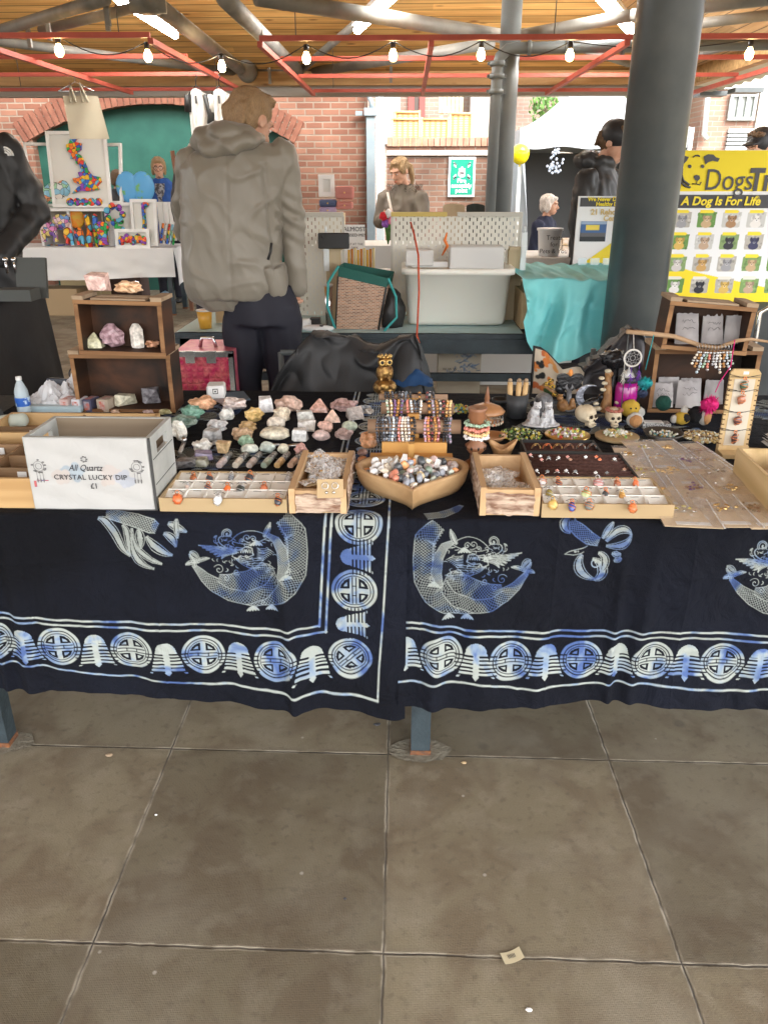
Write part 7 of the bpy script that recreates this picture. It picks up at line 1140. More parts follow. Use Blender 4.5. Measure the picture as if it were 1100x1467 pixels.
# storage bin
Yb_=4.16;zb=RT+.012;bin_m=M('milky_polythene',(.8,.78,.70),.35,spec=.5,sss=.1,alpha=.97);a,b,c,d=ay(586,476,Yb_),ay(722,476,Yb_),ay(570,385,Yb_),ay(735,385,Yb_);zt=c.z
o=T('storage_bin','large milky white plastic storage bin with small boxes on top','bin',((a.x+b.x)/2,Yb_+.17,zb));cx=(a.x+b.x)/2;hw0,hw1=(b.x-a.x)/2,(d.x-c.x)/2;q=MB();q.loft([((cx,Yb_+.2,zb),hw0,.15),((cx,Yb_+.2,zb+.02),hw0+.01,.165),((cx,Yb_+.2,zt-.03),hw1-.02,.2),((cx,Yb_+.2,zt-.03),hw1,.22),((cx,Yb_+.2,zt),hw1,.22),((cx,Yb_+.2,zt),hw1-.03,.19),((cx,Yb_+.2,zt-.05),hw1-.035,.19)],48,0,True,True,None,9);O('bin_body',q,bin_m,o)
for x0_,x1_,t0,t1,Y,lab,mm_ in((644,719,352,386,4.3,'clear plastic box holding a grey bundle, resting in the storage bin',1),(581,620,357,380,4.33,'small clear food box resting in the storage bin at the left',0)):
    a,b=ay(x0_,t0,Y),ay(x1_,t1,Y);o=T('clear_box',lab,'box',((a.x+b.x)/2,Y,b.z),'clear plastic boxes');q=MB();q.b2((a.x,Y-.06,b.z),(b.x,Y+.1,a.z),0,.006);O('box_shell',q,M('frosted_box',(.72,.72,.7),.3,alpha=.72),o);q=MB();q.ell(((a.x+b.x)/2+.06*mm_,Y-.0,(a.z+b.z)/2-.01),((b.x-a.x)*.22,.05,(a.z-b.z)*.34),0,3,None,True,.4,3,2);O('bundle',q,M('bundle_%d'%mm_,(.12,.12,.13)if mm_ else(.6,.4,.2),.7,col2=(.3,.3,.3),ns=30),o)
q=MB();q.b2(ay(590,383,4.3),ay(640,372,4.42));part1('tub_cover',q,white,'white lid lying on the left side of the storage bin','lid')
q=MB();q.tube([ay(588,318,4.4),ay(593,335,4.38),ay(599,365,4.1),ay(600,420,4.06),ay(597,480,4.0),ay(603,500,3.96),ay(606,515,3.96)],.005,7);part1('hanging_rope',q,M('orange_red_cord',(.65,.1,.03),.6,col2=(.4,.05,.02),ns=140),'orange red cord hanging from the pegboard over the storage bin','cord')
q=MB();q.tube([ay(640,333,4.5),ay(637,345,4.5),ay(641,352,4.5),ay(633,366,4.5)],[.003,.008,.009,.003],6);part1('orange_ribbon',q,M('neon_orange',(.85,.2,.02),.5),'short neon orange ribbon tied to the wide pegboard','ribbon')
# woven shopping bag
o=T('shopping_bag','woven basket print shopping bag with a dark green top band and teal handles','bag',ay(520,474,4.1));wv=M('basket_print',(.3,.15,.07),.7);nt=wv.node_tree;N,L=nt.nodes,nt.links;g=N.new('ShaderNodeNewGeometry');bk=N.new('ShaderNodeTexBrick');bk.inputs['Scale'].default_value=1;bk.inputs['Brick Width'].default_value=.022;bk.inputs['Row Height'].default_value=.0075;bk.inputs['Mortar Size'].default_value=.0012;bk.inputs['Color1'].default_value=(.5,.25,.14,1);bk.inputs['Color2'].default_value=(.2,.09,.05,1);bk.inputs['Mortar'].default_value=(.6,.5,.4,1);mp=N.new('ShaderNodeMapping');mp.inputs['Rotation'].default_value=(R(90),0,0);L.new(g.outputs['Position'],mp.inputs[0]);L.new(mp.outputs[0],bk.inputs['Vector']);L.new(bk.outputs[0],N['Principled BSDF'].inputs['Base Color'])
bt=[ay(481,475,4.1),ay(542,478,4.08),ay(556,473,4.3),ay(496,470,4.34)];tp_=[ay(484,396,4.06),ay(553,412,4.02),ay(562,402,4.34),ay(492,388,4.36)];tq_=[ay(485,381,4.07),ay(556,399,4.03),ay(565,389,4.34),ay(493,376,4.36)]
for v in bt:v.z=RT+.008
q=MB();q.add(bt+tp_,[(0,1,5,4),(1,2,6,5),(2,3,7,6),(3,0,4,7),(3,2,1,0)]);O('bag_body',q,wv,o);gr=M('bottle_green_band',(.005,.09,.07),.6);q=MB();q.add(tp_+tq_,[(0,1,5,4),(1,2,6,5),(2,3,7,6),(3,0,4,7)]);O('top_band',q,gr,o)
q=MB();q.tube([tp_[1],bt[1]],.006,6);q.tube([tp_[0],bt[0]],.004,6);O('black_piping',q,blackm,o);q=MB();q.tube([tq_[0]+Vector((-.0,0,0)),ay(470,405,4.05),ay(469,440,4.05),ay(480,470,4.05)],.007,6);q.tube([tq_[1],ay(567,425,4.1),ay(568,455,4.1),ay(550,474,4.05)],.007,6);O('handle',q,M('teal_webbing',(.04,.3,.29),.7),o)
q=MB();q.ell(ay(560,450,4.2),(.07,.07,.13),0,3,None,True,.3,3,4);q.V=[Vector((v.x,v.y,max(v.z,RT+.006)))for v in q.V];part1('black_rucksack',q,blackm,'black bag slumped against the basket print bag','bag')
# odds on the bench, cups
for px,py,w,h,m_,lab,nm in((295,470,22,25,M('amber_cup',(.62,.32,.04),.3),'amber paper cup with a white rim on the pale blue cloth','paper_cup'),(472,470,12,60,chrome,'slim chrome stand between the pegboard and the basket print bag','chrome_stand')):
    p=az(px,py,RT+.006);k=scl(p);o=T(nm,lab,'cup' if nm=='paper_cup' else 'stand',p);q=MB();q.lathe([(0,0),(w*k*.38,0),(w*k*.5,h*k),(w*k*.44,h*k),(0,h*k*.9)],p,24);O('body',q,m_,o);q=MB();q.torus(p+Vector((0,0,h*k)),w*k*.49,.004,24,6);O('rim',q,white,o)
a=az(318,463,RT+.006);q=MB();q.b2(a+Vector((-.03,0,0)),a+Vector((.05,.01,.1)));q.b2(a+Vector((-.022,-.004,.01)),a+Vector((.042,0,.09)),1);part1('photo_stand',q,[woodp,kraft],'small pale wooden frame behind the amber cup','frame')
q=MB();[q.tube([az(430+i*6,468-i,RT+.01),az(440+i*7,458+i*3,RT+.04),az(462+i*3,466,RT+.01)],.004,6)for i in range(4)];q.box(az(452,462,RT+.03),(.05,.05,.05));part1('cables',q,blackm,'tangle of black cables and plug beside the left pegboard','cable')
q=MB();q.box(az(436,464,RT+.03),(.07,.05,.05),0,None,.01);q.ell(az(455,470,RT+.02),(.09,.03,.018),0,2);part1('white_adaptor',q,white,'white plug adaptor and plastic wrap at the foot of the left pegboard','adaptor')
# pink quilted case
o=T('makeup_case','pink studded hard case with silver edges standing behind the crystals','case',ay(290,600,3.35));a,b=ay(247,505,3.3),ay(331,505,3.3);zt=a.z;pk=M('pink_quilt',(.62,.05,.17),.3,.25,col2=(.75,.25,.25),ns=30);q=MB();q.b2((a.x,3.3,.02),(b.x,3.6,zt));n,m2=10,20
for i in range(n):
    for j in range(m2):w=(b.x-a.x)/n;X=Vector((a.x+w*(i+.5),3.3,zt-.01-w*(j+.5)));q.add([X+Vector(v)*w*.5 for v in((-1,0,-1),(1,0,-1),(1,0,1),(-1,0,1))]+[X+Vector((0,-w*.6,0))],[(0,1,4),(1,2,4),(2,3,4),(3,0,4)])
O('studded_shell',q,pk,o);q=MB();zz=[zt,zt-.2]
for z in zz:q.b2((a.x-.01,3.285,z-.016),(b.x+.01,3.31,z+.006))
[q.b2((x-.01,3.285,.0),(x+.01,3.31,zt))for x in(a.x,b.x)];[q.b2((x-.02,3.275,zt-.04),(x+.02,3.29,zt+.01))for x in(a.x+.08,b.x-.08)];q.tube([(cx_,3.42,zt+.0+dz)for cx_,dz in((a.x+.09,0),(a.x+.1,.04),(b.x-.1,.04),(b.x-.09,0))],.008,8);O('silver_edges',q,chrome,o)
# teal drape
teal2=M('aqua_satin',(.15,.5,.52),.6,col2=(.2,.58,.58),ns=4,bump=.4,bs=14);pa,pb=ay(746,400,4.0),ay(940,400,4.0)
bxs,bys=[746,760,780,800,822,850,880,912,940],[455,485,506,515,512,500,498,492,485]
def dr(u,v):
    px=746+194*u;zb_=ay(px,float(np.interp(px,bxs,bys)),3.98).z;zt_=ay(px,388,4.3).z-.03*abs(mnoise.noise(Vector((u*6,0,2))));x=pa.x+(pb.x-pa.x)*u;s=v
    if s<.3:t=s/.3;return Vector((x,4.75-.80*t,zt_+.012*mnoise.noise(Vector((u*12,t*3,0)))))
    t=(s-.3)/.7;fold=.035*math.sin(u*17+2.2*t*math.sin(u*5)+1)+.02*math.sin(u*41+t*3)+.012*(1-3*abs(mnoise.noise(Vector((u*6+t*2,t*3,8)))))+.02*mnoise.noise(Vector((u*7,t*4,5)))
    return Vector((x+.03*math.sin(t*3+u*8)*t,3.95-.05*t-fold*min(1,t*3),zt_+(zb_-zt_)*t))
q=MB();q.grid(dr,140,70,0,True);part1('teal_drape',q,teal2,'shiny aqua cloth draped over a stack on the rear bench, beside the big column','cloth')
q=MB();q.b2((pa.x+.03,4.12,RT+.008),(pb.x-.04,4.7,ay(800,402,4.3).z-.04));part1('covered_box',q,kraft,'box hidden under the aqua cloth','box')
# ================================================================ charity stall: banners, bucket
yel=M('banner_yellow',(.78,.62,.02),.5);bw_=M('banner_white',(.74,.75,.76),.5);chal=M('banner_charcoal',(.06,.06,.065),.6)
YD=4.75;a,b=ay(930,215,YD),ay(962,432,YD);xl,xr=a.x+.02,a.x+1.25;zt,zb=a.z,b.z;HH=zt-zb;zy=ay(1000,274,YD).z;zc1=ay(1000,279,YD).z;zc2=ay(1000,298,YD).z
cv=Canvas(xl,xr,zb,zt,.0028,(.72,.73,.74));cv.rect(xl,xr,zy,zt,(.78,.62,.02));cv.rect(xl,xr,zc2,zc1,(.055,.055,.06));cv.fill([(xl,zb),(xr,zb),(xr,zb+.05),(xl+.75,zb+.08),(xl+.35,zb+.16),(xl,zb+.25)],(.8,.62,.02))
kk=scl((1.6,YD,1.4));rs=random.Random(4);furs=[(.3,.3,.32),(.5,.35,.2),(.35,.2,.1),(.7,.68,.65),(.02,.02,.03),(.6,.4,.1),(.45,.32,.22),(.03,.03,.04),(.04,.04,.1),(.1,.09,.1),(.55,.52,.5),(.5,.3,.1)]
for r_ in range(4):
    for c_ in range(-1,6):
        cxp,cyp=976+c_*35.5-r_*3.5,315+r_*31.5;c=ay(cxp,cyp,YD);w,h=13.5*kk,10.5*kk;gcol=rs.choice([(.12,.25,.06),(.18,.3,.1),(.4,.38,.34),(.5,.5,.48),(.2,.3,.12)])
        cv.fill([(c.x-w,c.z+h*.9),(c.x-w*.85,c.z+h),(c.x+w,c.z+h),(c.x+w*.93,c.z-h*.9),(c.x+w*.8,c.z-h),(c.x-w*.9,c.z-h),(c.x-w*.97,c.z-h*.8)],gcol);cv.speck(c.x-w*.85,c.x+w*.85,c.z-h*.85,c.z+h*.85,[tuple(v*.7 for v in gcol),tuple(min(1,v*1.3)for v in gcol)],14,.007,r_*9+c_)
        f=furs[(r_*5+c_)%12];cv.disc((c.x,c.z-h*.55),w*.55,f,h*.5);cv.disc((c.x+w*.05,c.z+h*.1),w*.4,f,h*.45);[cv.disc((c.x+w*(.05+.36*s),c.z+h*.32),w*.14,tuple(v*.6 for v in f),h*.3)for s in(-1,1)];cv.disc((c.x+w*.05,c.z-h*.1),w*.14,tuple(min(.8,v+.2)for v in f),h*.14);[cv.disc((c.x+w*(.05+.15*s),c.z+h*.16),w*.05,(.01,.01,.01))for s in(-1,1)];cv.disc((c.x+w*.05,c.z-h*.06),w*.06,(.01,.01,.01))
        cv.fill([(c.x-w*.8,c.z+h*1.3),(c.x+w*.5,c.z+h*1.3),(c.x+w*.75,c.z+h*1.05),(c.x+w*.5,c.z+h*.85),(c.x-w*.8,c.z+h*.85)],(.8,.64,.04)if r_<3 else(.7,.68,.6))
o=T('charity_banner','wide yellow and white display banner with a line drawn dog and rows of dog photographs','banner',((xl+xr)/2,YD,zb));cv.mesh('printed_panel',lambda X,Z:(X,X*0+YD,Z),attr_mat('print_matt',.5),o);q=MB();q.b2((xl,YD+.001,zb),(xr,YD+.03,zt));q.b2((xl,YD-.004,zy-.008),(xr,YD+.001,zy-.001));O('frame',q,bw_,o)
bt=lambda px,py:tr(ay(px,py,YD-.006))@FACE
text('Dogs',.155,chal,bt(1044,259),o,sx=.82,name='banner_lettering');text('Trust',.155,chal,bt(1110,259),o,bold=.006,sx=.82,name='banner_lettering');text('A Dog Is For Life',.062,yel,bt(1032,288.5),o,bold=.0018,shear=.15,name='banner_lettering');text('®',.03,yel,bt(1084,284),o,name='banner_lettering')
q=MB();Zd=lambda x,y:ay(800+x/3.667,y/3.667,YD-.005)
def flat(q,pts):P=[Zd(*p)for p in pts];q.add(P+[v+Vector((0,.003,0))for v in P],[tuple(range(len(P))),tuple(range(2*len(P)-1,len(P)-1,-1))]+[(i,len(P)+i,len(P)+(i+1)%len(P),(i+1)%len(P))for i in range(len(P))])
flat(q,[(590,838),(620,822),(660,818),(683,825),(672,845),(650,868),(625,872),(605,856)]);flat(q,[(760,822),(785,810),(812,812),(825,826),(846,832),(835,850),(808,845),(785,852),(770,865)]);flat(q,[(708,926),(722,918),(738,922),(742,938),(728,952),(714,944)]);[flat(q,[(x+10*math.cos(t*.9),874+10*math.sin(t*.9))for t in range(7)])for x in(688,755)]
for st,w in(([(705,826),(715,818),(730,816),(740,822)],.004),([(648,885),(645,920),(655,950),(685,972)],.006),([(634,930),(645,960),(665,978),(690,985)],.006),([(725,952),(722,966),(700,966)],.003),([(722,966),(740,972),(748,955)],.003)):q.tube([Zd(*p)for p in st],w,6)
O('dog_outline',q,chal,o)
# table under the banner and its dark cloth
q=MB();q.b2((xl-.35,YD-.25,zb-.05),(xr,YD+.4,zb-.003));q.grid(lambda u,v:Vector((xl-.35+(xr-xl+.35)*u,YD-.26-.03*v-.02*math.sin(u*30)*v,zb-.004-(zb-.1)*v)),60,8);part1('dark_table_cover',q,M('dark_grey_cloth',(.03,.035,.037),.8,col2=(.045,.05,.052),ns=6),'dark grey cloth covered table under the yellow banner','table')
c=ay(1085,500,4.0);q=MB();q.tube([Vector((c.x,4.0,.02)),ay(1084,470,4.0),ay(1088,448,4.0),ay(1100,441,4.0),ay(1125,441,4.0),Vector((ay(1125,441,4.0).x+.1,4.0,.02))],.012,10);part1('tubular_chair',q,chrome,'bright tubular chair frame at the right edge behind the burnt crates','chair')
Y5=4.9;a,b=ay(829,281,Y5),ay(890,389,Y5);o=T('charity_board','white upright board with charcoal heading and a blue photo, left of the big column','board',(a.x,Y5,b.z));q=MB();q.b2((a.x,Y5,b.z-.12),(b.x+.25,Y5+.02,a.z));O('panel',q,bw_,o);z1=ay(840,296,Y5).z;q=MB();q.b2((a.x+.01,Y5-.003,z1),(b.x+.24,Y5-.0005,a.z-.008));O('heading_band',q,chal,o)
b5=lambda px,py:tr(ay(px,py,Y5-.006))@FACE
text('We Never Destroy',.03,yel,b5(872,285.5),o,bold=.001);text('Healthy Dogs',.03,yel,b5(874,292.5),o,bold=.001);text('21 Rehoming',.042,M('pale_gold_ink',(.6,.45,.2),.6),b5(874,304),o,bold=.0015);text('Centres',.042,M('pale_gold_ink',(0,0,0)),b5(881,313),o,bold=.0015)
c,d=ay(832,317,Y5),ay(866,346,Y5);cv=Canvas(c.x,d.x,d.z,c.z,.0035,(.06,.13,.3));cv.rect(c.x,d.x,d.z,d.z+.03,(.03,.035,.04));cv.rect(c.x,d.x,d.z+.028,d.z+.05,(.12,.12,.13));cv.rect(c.x+.03,d.x-.04,c.z-.05,c.z-.02,(.75,.6,.1));cv.rect(c.x,d.x,c.z-.015,c.z,(.3,.4,.55));cv.mesh('photograph',lambda X,Z:(X,X*0+Y5-.004,Z),attr_mat('print_matt'),o)
q=MB();P=[ay(826,392,Y5-.004),ay(905,392,Y5-.004),ay(905,325,Y5-.004),ay(870,352,Y5-.004),ay(828,382,Y5-.004)];q.add(P,[(0,1,2,3,4)]);O('yellow_corner',q,yel,o)
a=ay(850,382,4.7);o=T('acrylic_stand','row of small clear acrylic holders in front of the white upright board','holder',a);q=MB();[q.b2((a.x-.1+i*.07,4.66,a.z-.03),(a.x-.05+i*.07,4.665,a.z+.05))for i in range(5)];O('clear_panels',q,M('clear_plastic',(0,0,0)),o)
p=ay(785,366,6.2);k=scl(p);o=T('collection_bucket','white charity collection bucket with handwritten lettering beyond the pegboard','bucket',p);q=MB();q.lathe([(0,0),(14*k,0),(17*k,34*k),(18.5*k,34*k),(18.5*k,37*k),(16*k,37*k),(0,34*k)],p,30);O('bucket_body',q,bw_,o);[text(t,.045,ink,tr(p+Vector((.02,-17.3*k,(25-9*i)*k)))@FACE,o)for i,t in enumerate(('Treats','for','Pets & You'))]
q=MB();q.b2((p.x-.5,6.0,0),(p.x+1.8,6.7,p.z-.002));part1('white_side_table',q,M('white_cloth',(.62,.62,.6),.8),'white covered table under the collection bucket','table')
# ================================================================ gazebo, balloon
canv=M('white_canvas',(.4,.42,.43),.6,col2=(.35,.37,.385),ns=3,bump=.3,bs=4);GY=12.0;a,b=ay(748,183,GY),ay(748,212,GY);gx0,gx1=a.x,a.x+2.3;pk_=Vector(((gx0+gx1)/2-.05,GY+1.1,a.z+.85))
o=T('gazebo','white pop up gazebo with dark inside walls at the back right','gazebo',(pk_.x,pk_.y,0));q=MB();cs=[Vector((gx0,GY,a.z)),Vector((gx1,GY,a.z)),Vector((gx1,GY+2.2,a.z)),Vector((gx0,GY+2.2,a.z))]
for i in range(4):
    A_,B_=cs[i],cs[(i+1)%4];q.grid(lambda u,v:(A_.lerp(B_,u)).lerp(pk_,v)+Vector((0,0,-.28*math.sin(math.pi*min(1,v*1.0))*(.5+.3*math.sin(u*3.14)))),14,14,0,True);q.grid(lambda u,v:A_.lerp(B_,u)+Vector((0,0,-v*(a.z-b.z)))+(pk_-(A_+B_)/2).normalized()*-.03*v*math.sin(u*19),24,3,0,True)
O('canopy',q,canv,o)
for c in cs:q=MB();q.b2((c.x-.025,c.y-.025,0),(c.x+.025,c.y+.025,a.z));O('leg',q,white,o)
q=MB();q.b2((gx0+.05,GY+2.15,0),(gx1,GY+2.18,b.z));q.b2((gx1-.04,GY,0),(gx1-.02,GY+2.15,b.z));O('dark_wall',q,M('dark_grey_wall',(.11,.115,.12),.8),o)
q=MB();q.grid(lambda u,v:Vector((gx0-.02+.05*math.sin(u*22+v*2),GY-.1+u*1.2-.25*v*0,b.z*(1-v)))+Vector((.16*math.sin(v*1.5+u)*(1-u),0,0)),40,14,0,True);O('silver_side_wall',q,M('silver_sheet',(.4,.43,.45),.35,.2,bump=.5,bs=8),o)
p=ay(745,221,11.5);k=scl(p);o=T('balloon','round bright yellow balloon tied to the gazebo','balloon',p);q=MB();q.lathe([(13*k*math.sin(t)*(1-.06*math.cos(t)),-14*k*math.cos(t))for t in[i*math.pi/16 for i in range(17)]],p,24);O('balloon_skin',q,M('yellow_balloon',(.85,.72,.01),.2,coat=.4),o);q=MB();q.cyl(p+Vector((0,0,-14*k-.02)),p+Vector((0,0,-13*k)),.015,8,r2=.005);O('knot',q,M('yellow_balloon',(0,0,0)),o)
p=ay(794,230,11.9);q=MB();[q.ell(p+Vector((random.gauss(0,.05),0,-.16+.3*random.random())),(.022,.01,.022),0,1,None,False)for _ in range(30)];q.cyl(p+Vector((0,0,.12)),ay(794,208,11.9),.004,5);part1('glass_windchime',q,M('glass_bits',(.1,.14,.2),.2,col2=(.4,.42,.46),ns=50),'small glittering glass mobile hanging from the gazebo valance','mobile')
q=MB();ty=8.3;c=ay(800,372,ty);q.b2((c.x-.7,ty,0),(c.x+.5,ty+.5,.72));part1('cream_goods_table',q,M('white_cloth',(0,0,0)),'table of packeted goods in front of the gazebo','table')
for i in range(14):q=MB();x=c.x-.15+(i%5)*.09;z=.722+(i//5)*.07;q.b2((x,ty+.02,z),(x+.08,ty+.1,z+.065));part1('goods_packet',q,M('packet_tan',(.55,.38,.2),.5,col2=(.75,.68,.6),ns=30),'tan and cream packet stacked on the table in front of the gazebo','packet','packets on the goods table')
# ================================================================ people
hairc={k:M('hair_'+k,c,.5,col2=tuple(v*1.7 for v in c),ns=70,aniso=(6,6,1),bump=.6,bs=260)for k,c in{'fair':(.26,.165,.085),'blonde':(.27,.18,.09),'grey':(.42,.38,.33),'brown':(.12,.07,.035),'white':(.5,.46,.42)}.items()}
eyew=M('eye_white',(.7,.68,.66),.3);lipm=M('lips',(.45,.14,.1),.5)
def head_parts(q,X,s): # closed shapes in head units: 0 chin, 1 crown, face toward -Y
    sv=q.M;q.M=X@Matrix.Scale(s,4);q.ell((0,.06,.62),(.335,.41,.38),0,3);q.ell((0,-.1,.42),(.27,.3,.37),0,3);q.ell((0,-.2,.17),(.18,.2,.16));q.tube([(0,-.39,.55),(0,-.5,.37),(0,-.42,.33)],[.03,.06,.035],8)
    [q.ell((.335*i,.04,.46),(.045,.09,.13))for i in(-1,1)];[q.ell((.045*i,-.43,.34),.04)for i in(-1,1)];q.ell((0,-.385,.21),(.1,.04,.035));q.ell((0,-.33,.62),(.24,.1,.07));q.tube([(0,.1,-.42),(0,.05,.3)],[.23,.2],14);q.M=sv
def head_details(o,X,s,hair,kind,glasses=False):
    Y=X@Matrix.Scale(s,4);q=MB(Y);[q.ell((.125*i,-.365,.5),(.055,.03,.028))for i in(-1,1)];O('eyes',q,eyew,o);q=MB(Y);[q.ell((.125*i,-.392,.5),(.024,.01,.026))for i in(-1,1)];[q.tube([(.05*i,-.42,.59),(.13*i,-.405,.615),(.2*i,-.36,.59)],.012,5)for i in(-1,1)];O('irises_and_brows',q,hairc['brown'],o);q=MB(Y);q.ell((0,-.415,.21),(.085,.02,.02));O('lips',q,lipm,o)
    q=MB(Y);q.ell((0,.1,.68),(.375,.43,.37),0,3)
    if kind=='short':q.ell((0,.22,.5),(.33,.3,.33),0,3);q.ell((.1,-.16,.91),(.23,.2,.1));q.ell((-.08,-.1,.94),(.24,.25,.1));[q.tube([(.05*i-.25,.3,.9),(.055*i-.27,.48,.55),(.05*i-.25,.42,.2)],[.03,.045,.02],6)for i in range(11)];[q.ell((.3*i,.0,.68),(.07,.16,.14))for i in(-1,1)]
    if kind=='bob':[q.ell((.3*i,.05,.45),(.1,.22,.36))for i in(-1,1)];q.ell((0,.28,.45),(.32,.24,.4));q.ell((0,-.28,.82),(.25,.12,.1))
    if kind=='tied':[q.ell((.28*i,-.08,.62),(.08,.2,.22))for i in(-1,1)];q.ell((0,-.12,.9),(.26,.25,.1));q.tube([(0,.45,.65),(.1,.6,.45),(.12,.58,.0),(.1,.5,-.3)],[.12,.14,.12,.04],10)
    rs_=Y.translation.copy();fuse('hair',q,hair,s*.035,2,(lambda v,n_:s*.035*mnoise.noise(Vector((v.x*75,v.y*75,v.z*16)))),o)
    if glasses:q=MB(Y);[q.torus((.13*i,-.43,.49),.1,.012,18,6,0,rot(90,0,0))for i in(-1,1)];[q.tube([(.23*i,-.42,.5),(.34*i,0,.5)],.01,5)for i in(-1,1)];O('glasses',q,blackm,o)
def hand(q,X,s,curl=35,thumb=1): # wrist at origin, fingers toward -Z, palm facing -Y
    sv=q.M;q.M=X@Matrix.Scale(s,4);q.ell((0,0,-.045),(.042,.018,.052));q.ell((0,0,0),(.03,.024,.03));c=R(curl)
    for i,L_ in enumerate((.062,.073,.069,.054)):
        x=-.03+.02*i;a=Vector((x,0,-.088));b=a+Vector((0,-math.sin(c*.5),-math.cos(c*.5)))*L_*.5;d=b+Vector((0,-math.sin(c*1.4),-math.cos(c*1.4)))*L_*.3;e=d+Vector((0,-math.sin(c*2.2),-math.cos(c*2.2)))*L_*.25;q.chain([a,b,d,e],[.0095,.009,.008,.007],0,1,8)
    q.chain([(-.035*thumb,-.005,-.03),(-.058*thumb,-.018,-.058),(-.056*thumb,-.03,-.085)],[.012,.0105,.0085],0,1,8);q.M=sv
def folds(am,f=1,seed=0):
    def d(v,n_):
        p=Vector((v.x*7*f+v.z*3*f,v.y*6*f,v.z*3.2*f-v.x*2+seed));a=mnoise.noise(p);b=mnoise.noise(p*2.3+Vector((3,1,7)));return am*(1.3*(1-abs(a)*3.2)*.5+.8*b)
    return d
def person(lab,x,y,H,turn,jm,tm,hair,kind='short',hturn=0,htilt=0,arms=None,z0=0,glasses=False,wide=1.0,hands=(1,1),legs=True,vest=None,cap=None,vox=.012,hood=None):
    """standing figure; local frame faces -Y, then turned about Z"""
    o=T('person',lab,'person',(x,y,z0));B=tr((x,y,z0))@rot(0,0,turn)@Matrix.Scale(H,4);s=.132*H;HX=tr((x,y,z0))@rot(0,0,turn)@tr((0,-.01*H,.868*H))@rot(htilt,0,hturn)
    arms=arms or[[(-.118,.01,.80),(-.15,.02,.64),(-.14,-.03,.5)],[(.118,.01,.80),(.15,.02,.64),(.14,-.03,.5)]]
    q=MB(B);head_parts(q,HX,s);q.ell((0,.01,.8),(.045,.035,.05))
    for a,h in zip(arms,hands):
        q.chain([a[1],a[2]],[.022,.017]);
        if h:w=B@Vector(a[2]);dr_=(Vector(a[2])-Vector(a[1])).normalized();Rm=dr_.rotation_difference(Vector((0,0,-1))).inverted().to_matrix().to_4x4();hand(q,tr(w)@rot(0,0,turn)@Rm,H/1.72,40,1 if a[0][0]>0 else-1)
    q.loft([((0,0,.5),.08,.055),((0,0,.72),.08,.045),((0,0,.81),.045,.035)]);fuse('body',q,skin,.0065,2,None,o)
    q=MB(B);w=wide;q.loft([((0,.005,.44),.105*w,.075*w),((0,.0,.52),.1*w,.075*w),((0,.0,.62),.1*w,.072*w),((0,.0,.72),.112*w,.075),((0,.005,.79),.12,.062),((0,.01,.835),.075,.052),((0,.012,.862),.05,.046)])
    for a in arms:m1=Vector(a[1]);q.chain([a[0],m1,m1.lerp(Vector(a[2]),.88 if hands[arms.index(a)]else 1.12)],[.042,.036,.027])
    if hood:[q.ell((.05*i,.05,.865),(.055,.045,.035))for i in(-1,0,1)];q.torus((0,.015,.862),.05,.02,20,8)
    fuse('jacket',q,jm,vox,3,folds(.011*H/1.7,1.5,x),o)
    if vest:q=MB(B);q.loft([((0,-.012,.5),.06,.07),((0,-.012,.78),.055,.062),((0,-.01,.83),.04,.05)]);O('top',q,vest,o)
    if legs:
        q=MB(B);q.loft([((0,0,.52),.095,.07),((0,0,.46),.1,.075),((0,0,.43),.09,.07)]);[q.chain([(.05*i,0,.46),(.055*i,-.005,.27),(.055*i,.01,.05)],[.055,.038,.03])for i in(-1,1)];fuse('trousers',q,tm,vox,3,folds(.005,1.6,y),o);q=MB(B);[q.ell((.055*i,-.03,.02),(.03,.075,.022))for i in(-1,1)];O('shoes',q,blackm,o)
    head_details(o,HX,s,hair,kind,glasses)
    if cap:Y=HX@Matrix.Scale(s,4);q=MB(Y);q.ell((0,.1,.7),(.41,.48,.42),0,3);q.ell((0,-.42,.68),(.26,.3,.05));fuse('cap',q,cap,s*.05,2,None,o)
    return o
# ---- the man in the grey hooded jacket
YM=3.5;m=lambda px,py,dy=0:ay(px,py,YM+dy);km=scl(m(335,300))
jk=M('taupe_shell_fabric',(.19,.168,.132),.45,col2=(.215,.192,.152),ns=3,sheen=.15);navy=M('navy_black_cloth',(.009,.009,.017),.75,col2=(.013,.013,.022),ns=6)
o=T('person','fair haired man seen from behind in a taupe hooded jacket and dark trousers','person',(m(375,500).x,YM,0))
hs_=.222;HX=tr(m(352,213,.02))@rot(0,0,148)@rot(24,0,0);q=MB();head_parts(q,HX,hs_);q.loft([(m(352,235),.1,.08),(m(350,300),.15,.1),(m(360,420),.14,.1)]);
hw_=[m(420,418,.03)];hand(q,tr(m(412,400,.10))@rot(-30,0,30),1,50);fuse('body',q,skin,.0075,2,None,o)
q=MB();S=[]
for px,py,w,d in((352,203,30,.075),(350,212,50,.095),(343,224,70,.12),(336,242,76,.135),(332,268,74,.14),(332,310,72,.145),(333,350,71,.15),(334,385,70,.155),(335,410,69,.158),(334,424,62,.15)):S.append((m(px,py),w*km,d))
q.loft(S,40,pw=2.3);q.loft([(m(325,405),.16,.13),(m(321,428),.14,.13),(m(325,441),.08,.11)],30);q.loft([(m(392,380),.05,.13),(m(399,418),.035,.1),(m(405,435),.02,.06)],20)
q.chain([m(404,222),m(411,262,.01),m(419,315,.02),m(424,370,.02),m(427,412,.02)],[21*km,18.5*km,16*km,13.5*km,11*km],0,2,18);q.chain([m(272,232,.02),m(266,285,.08),m(266,330,.2),m(280,345,.34)],[22*km,18*km,16*km,12*km],0,2,16)
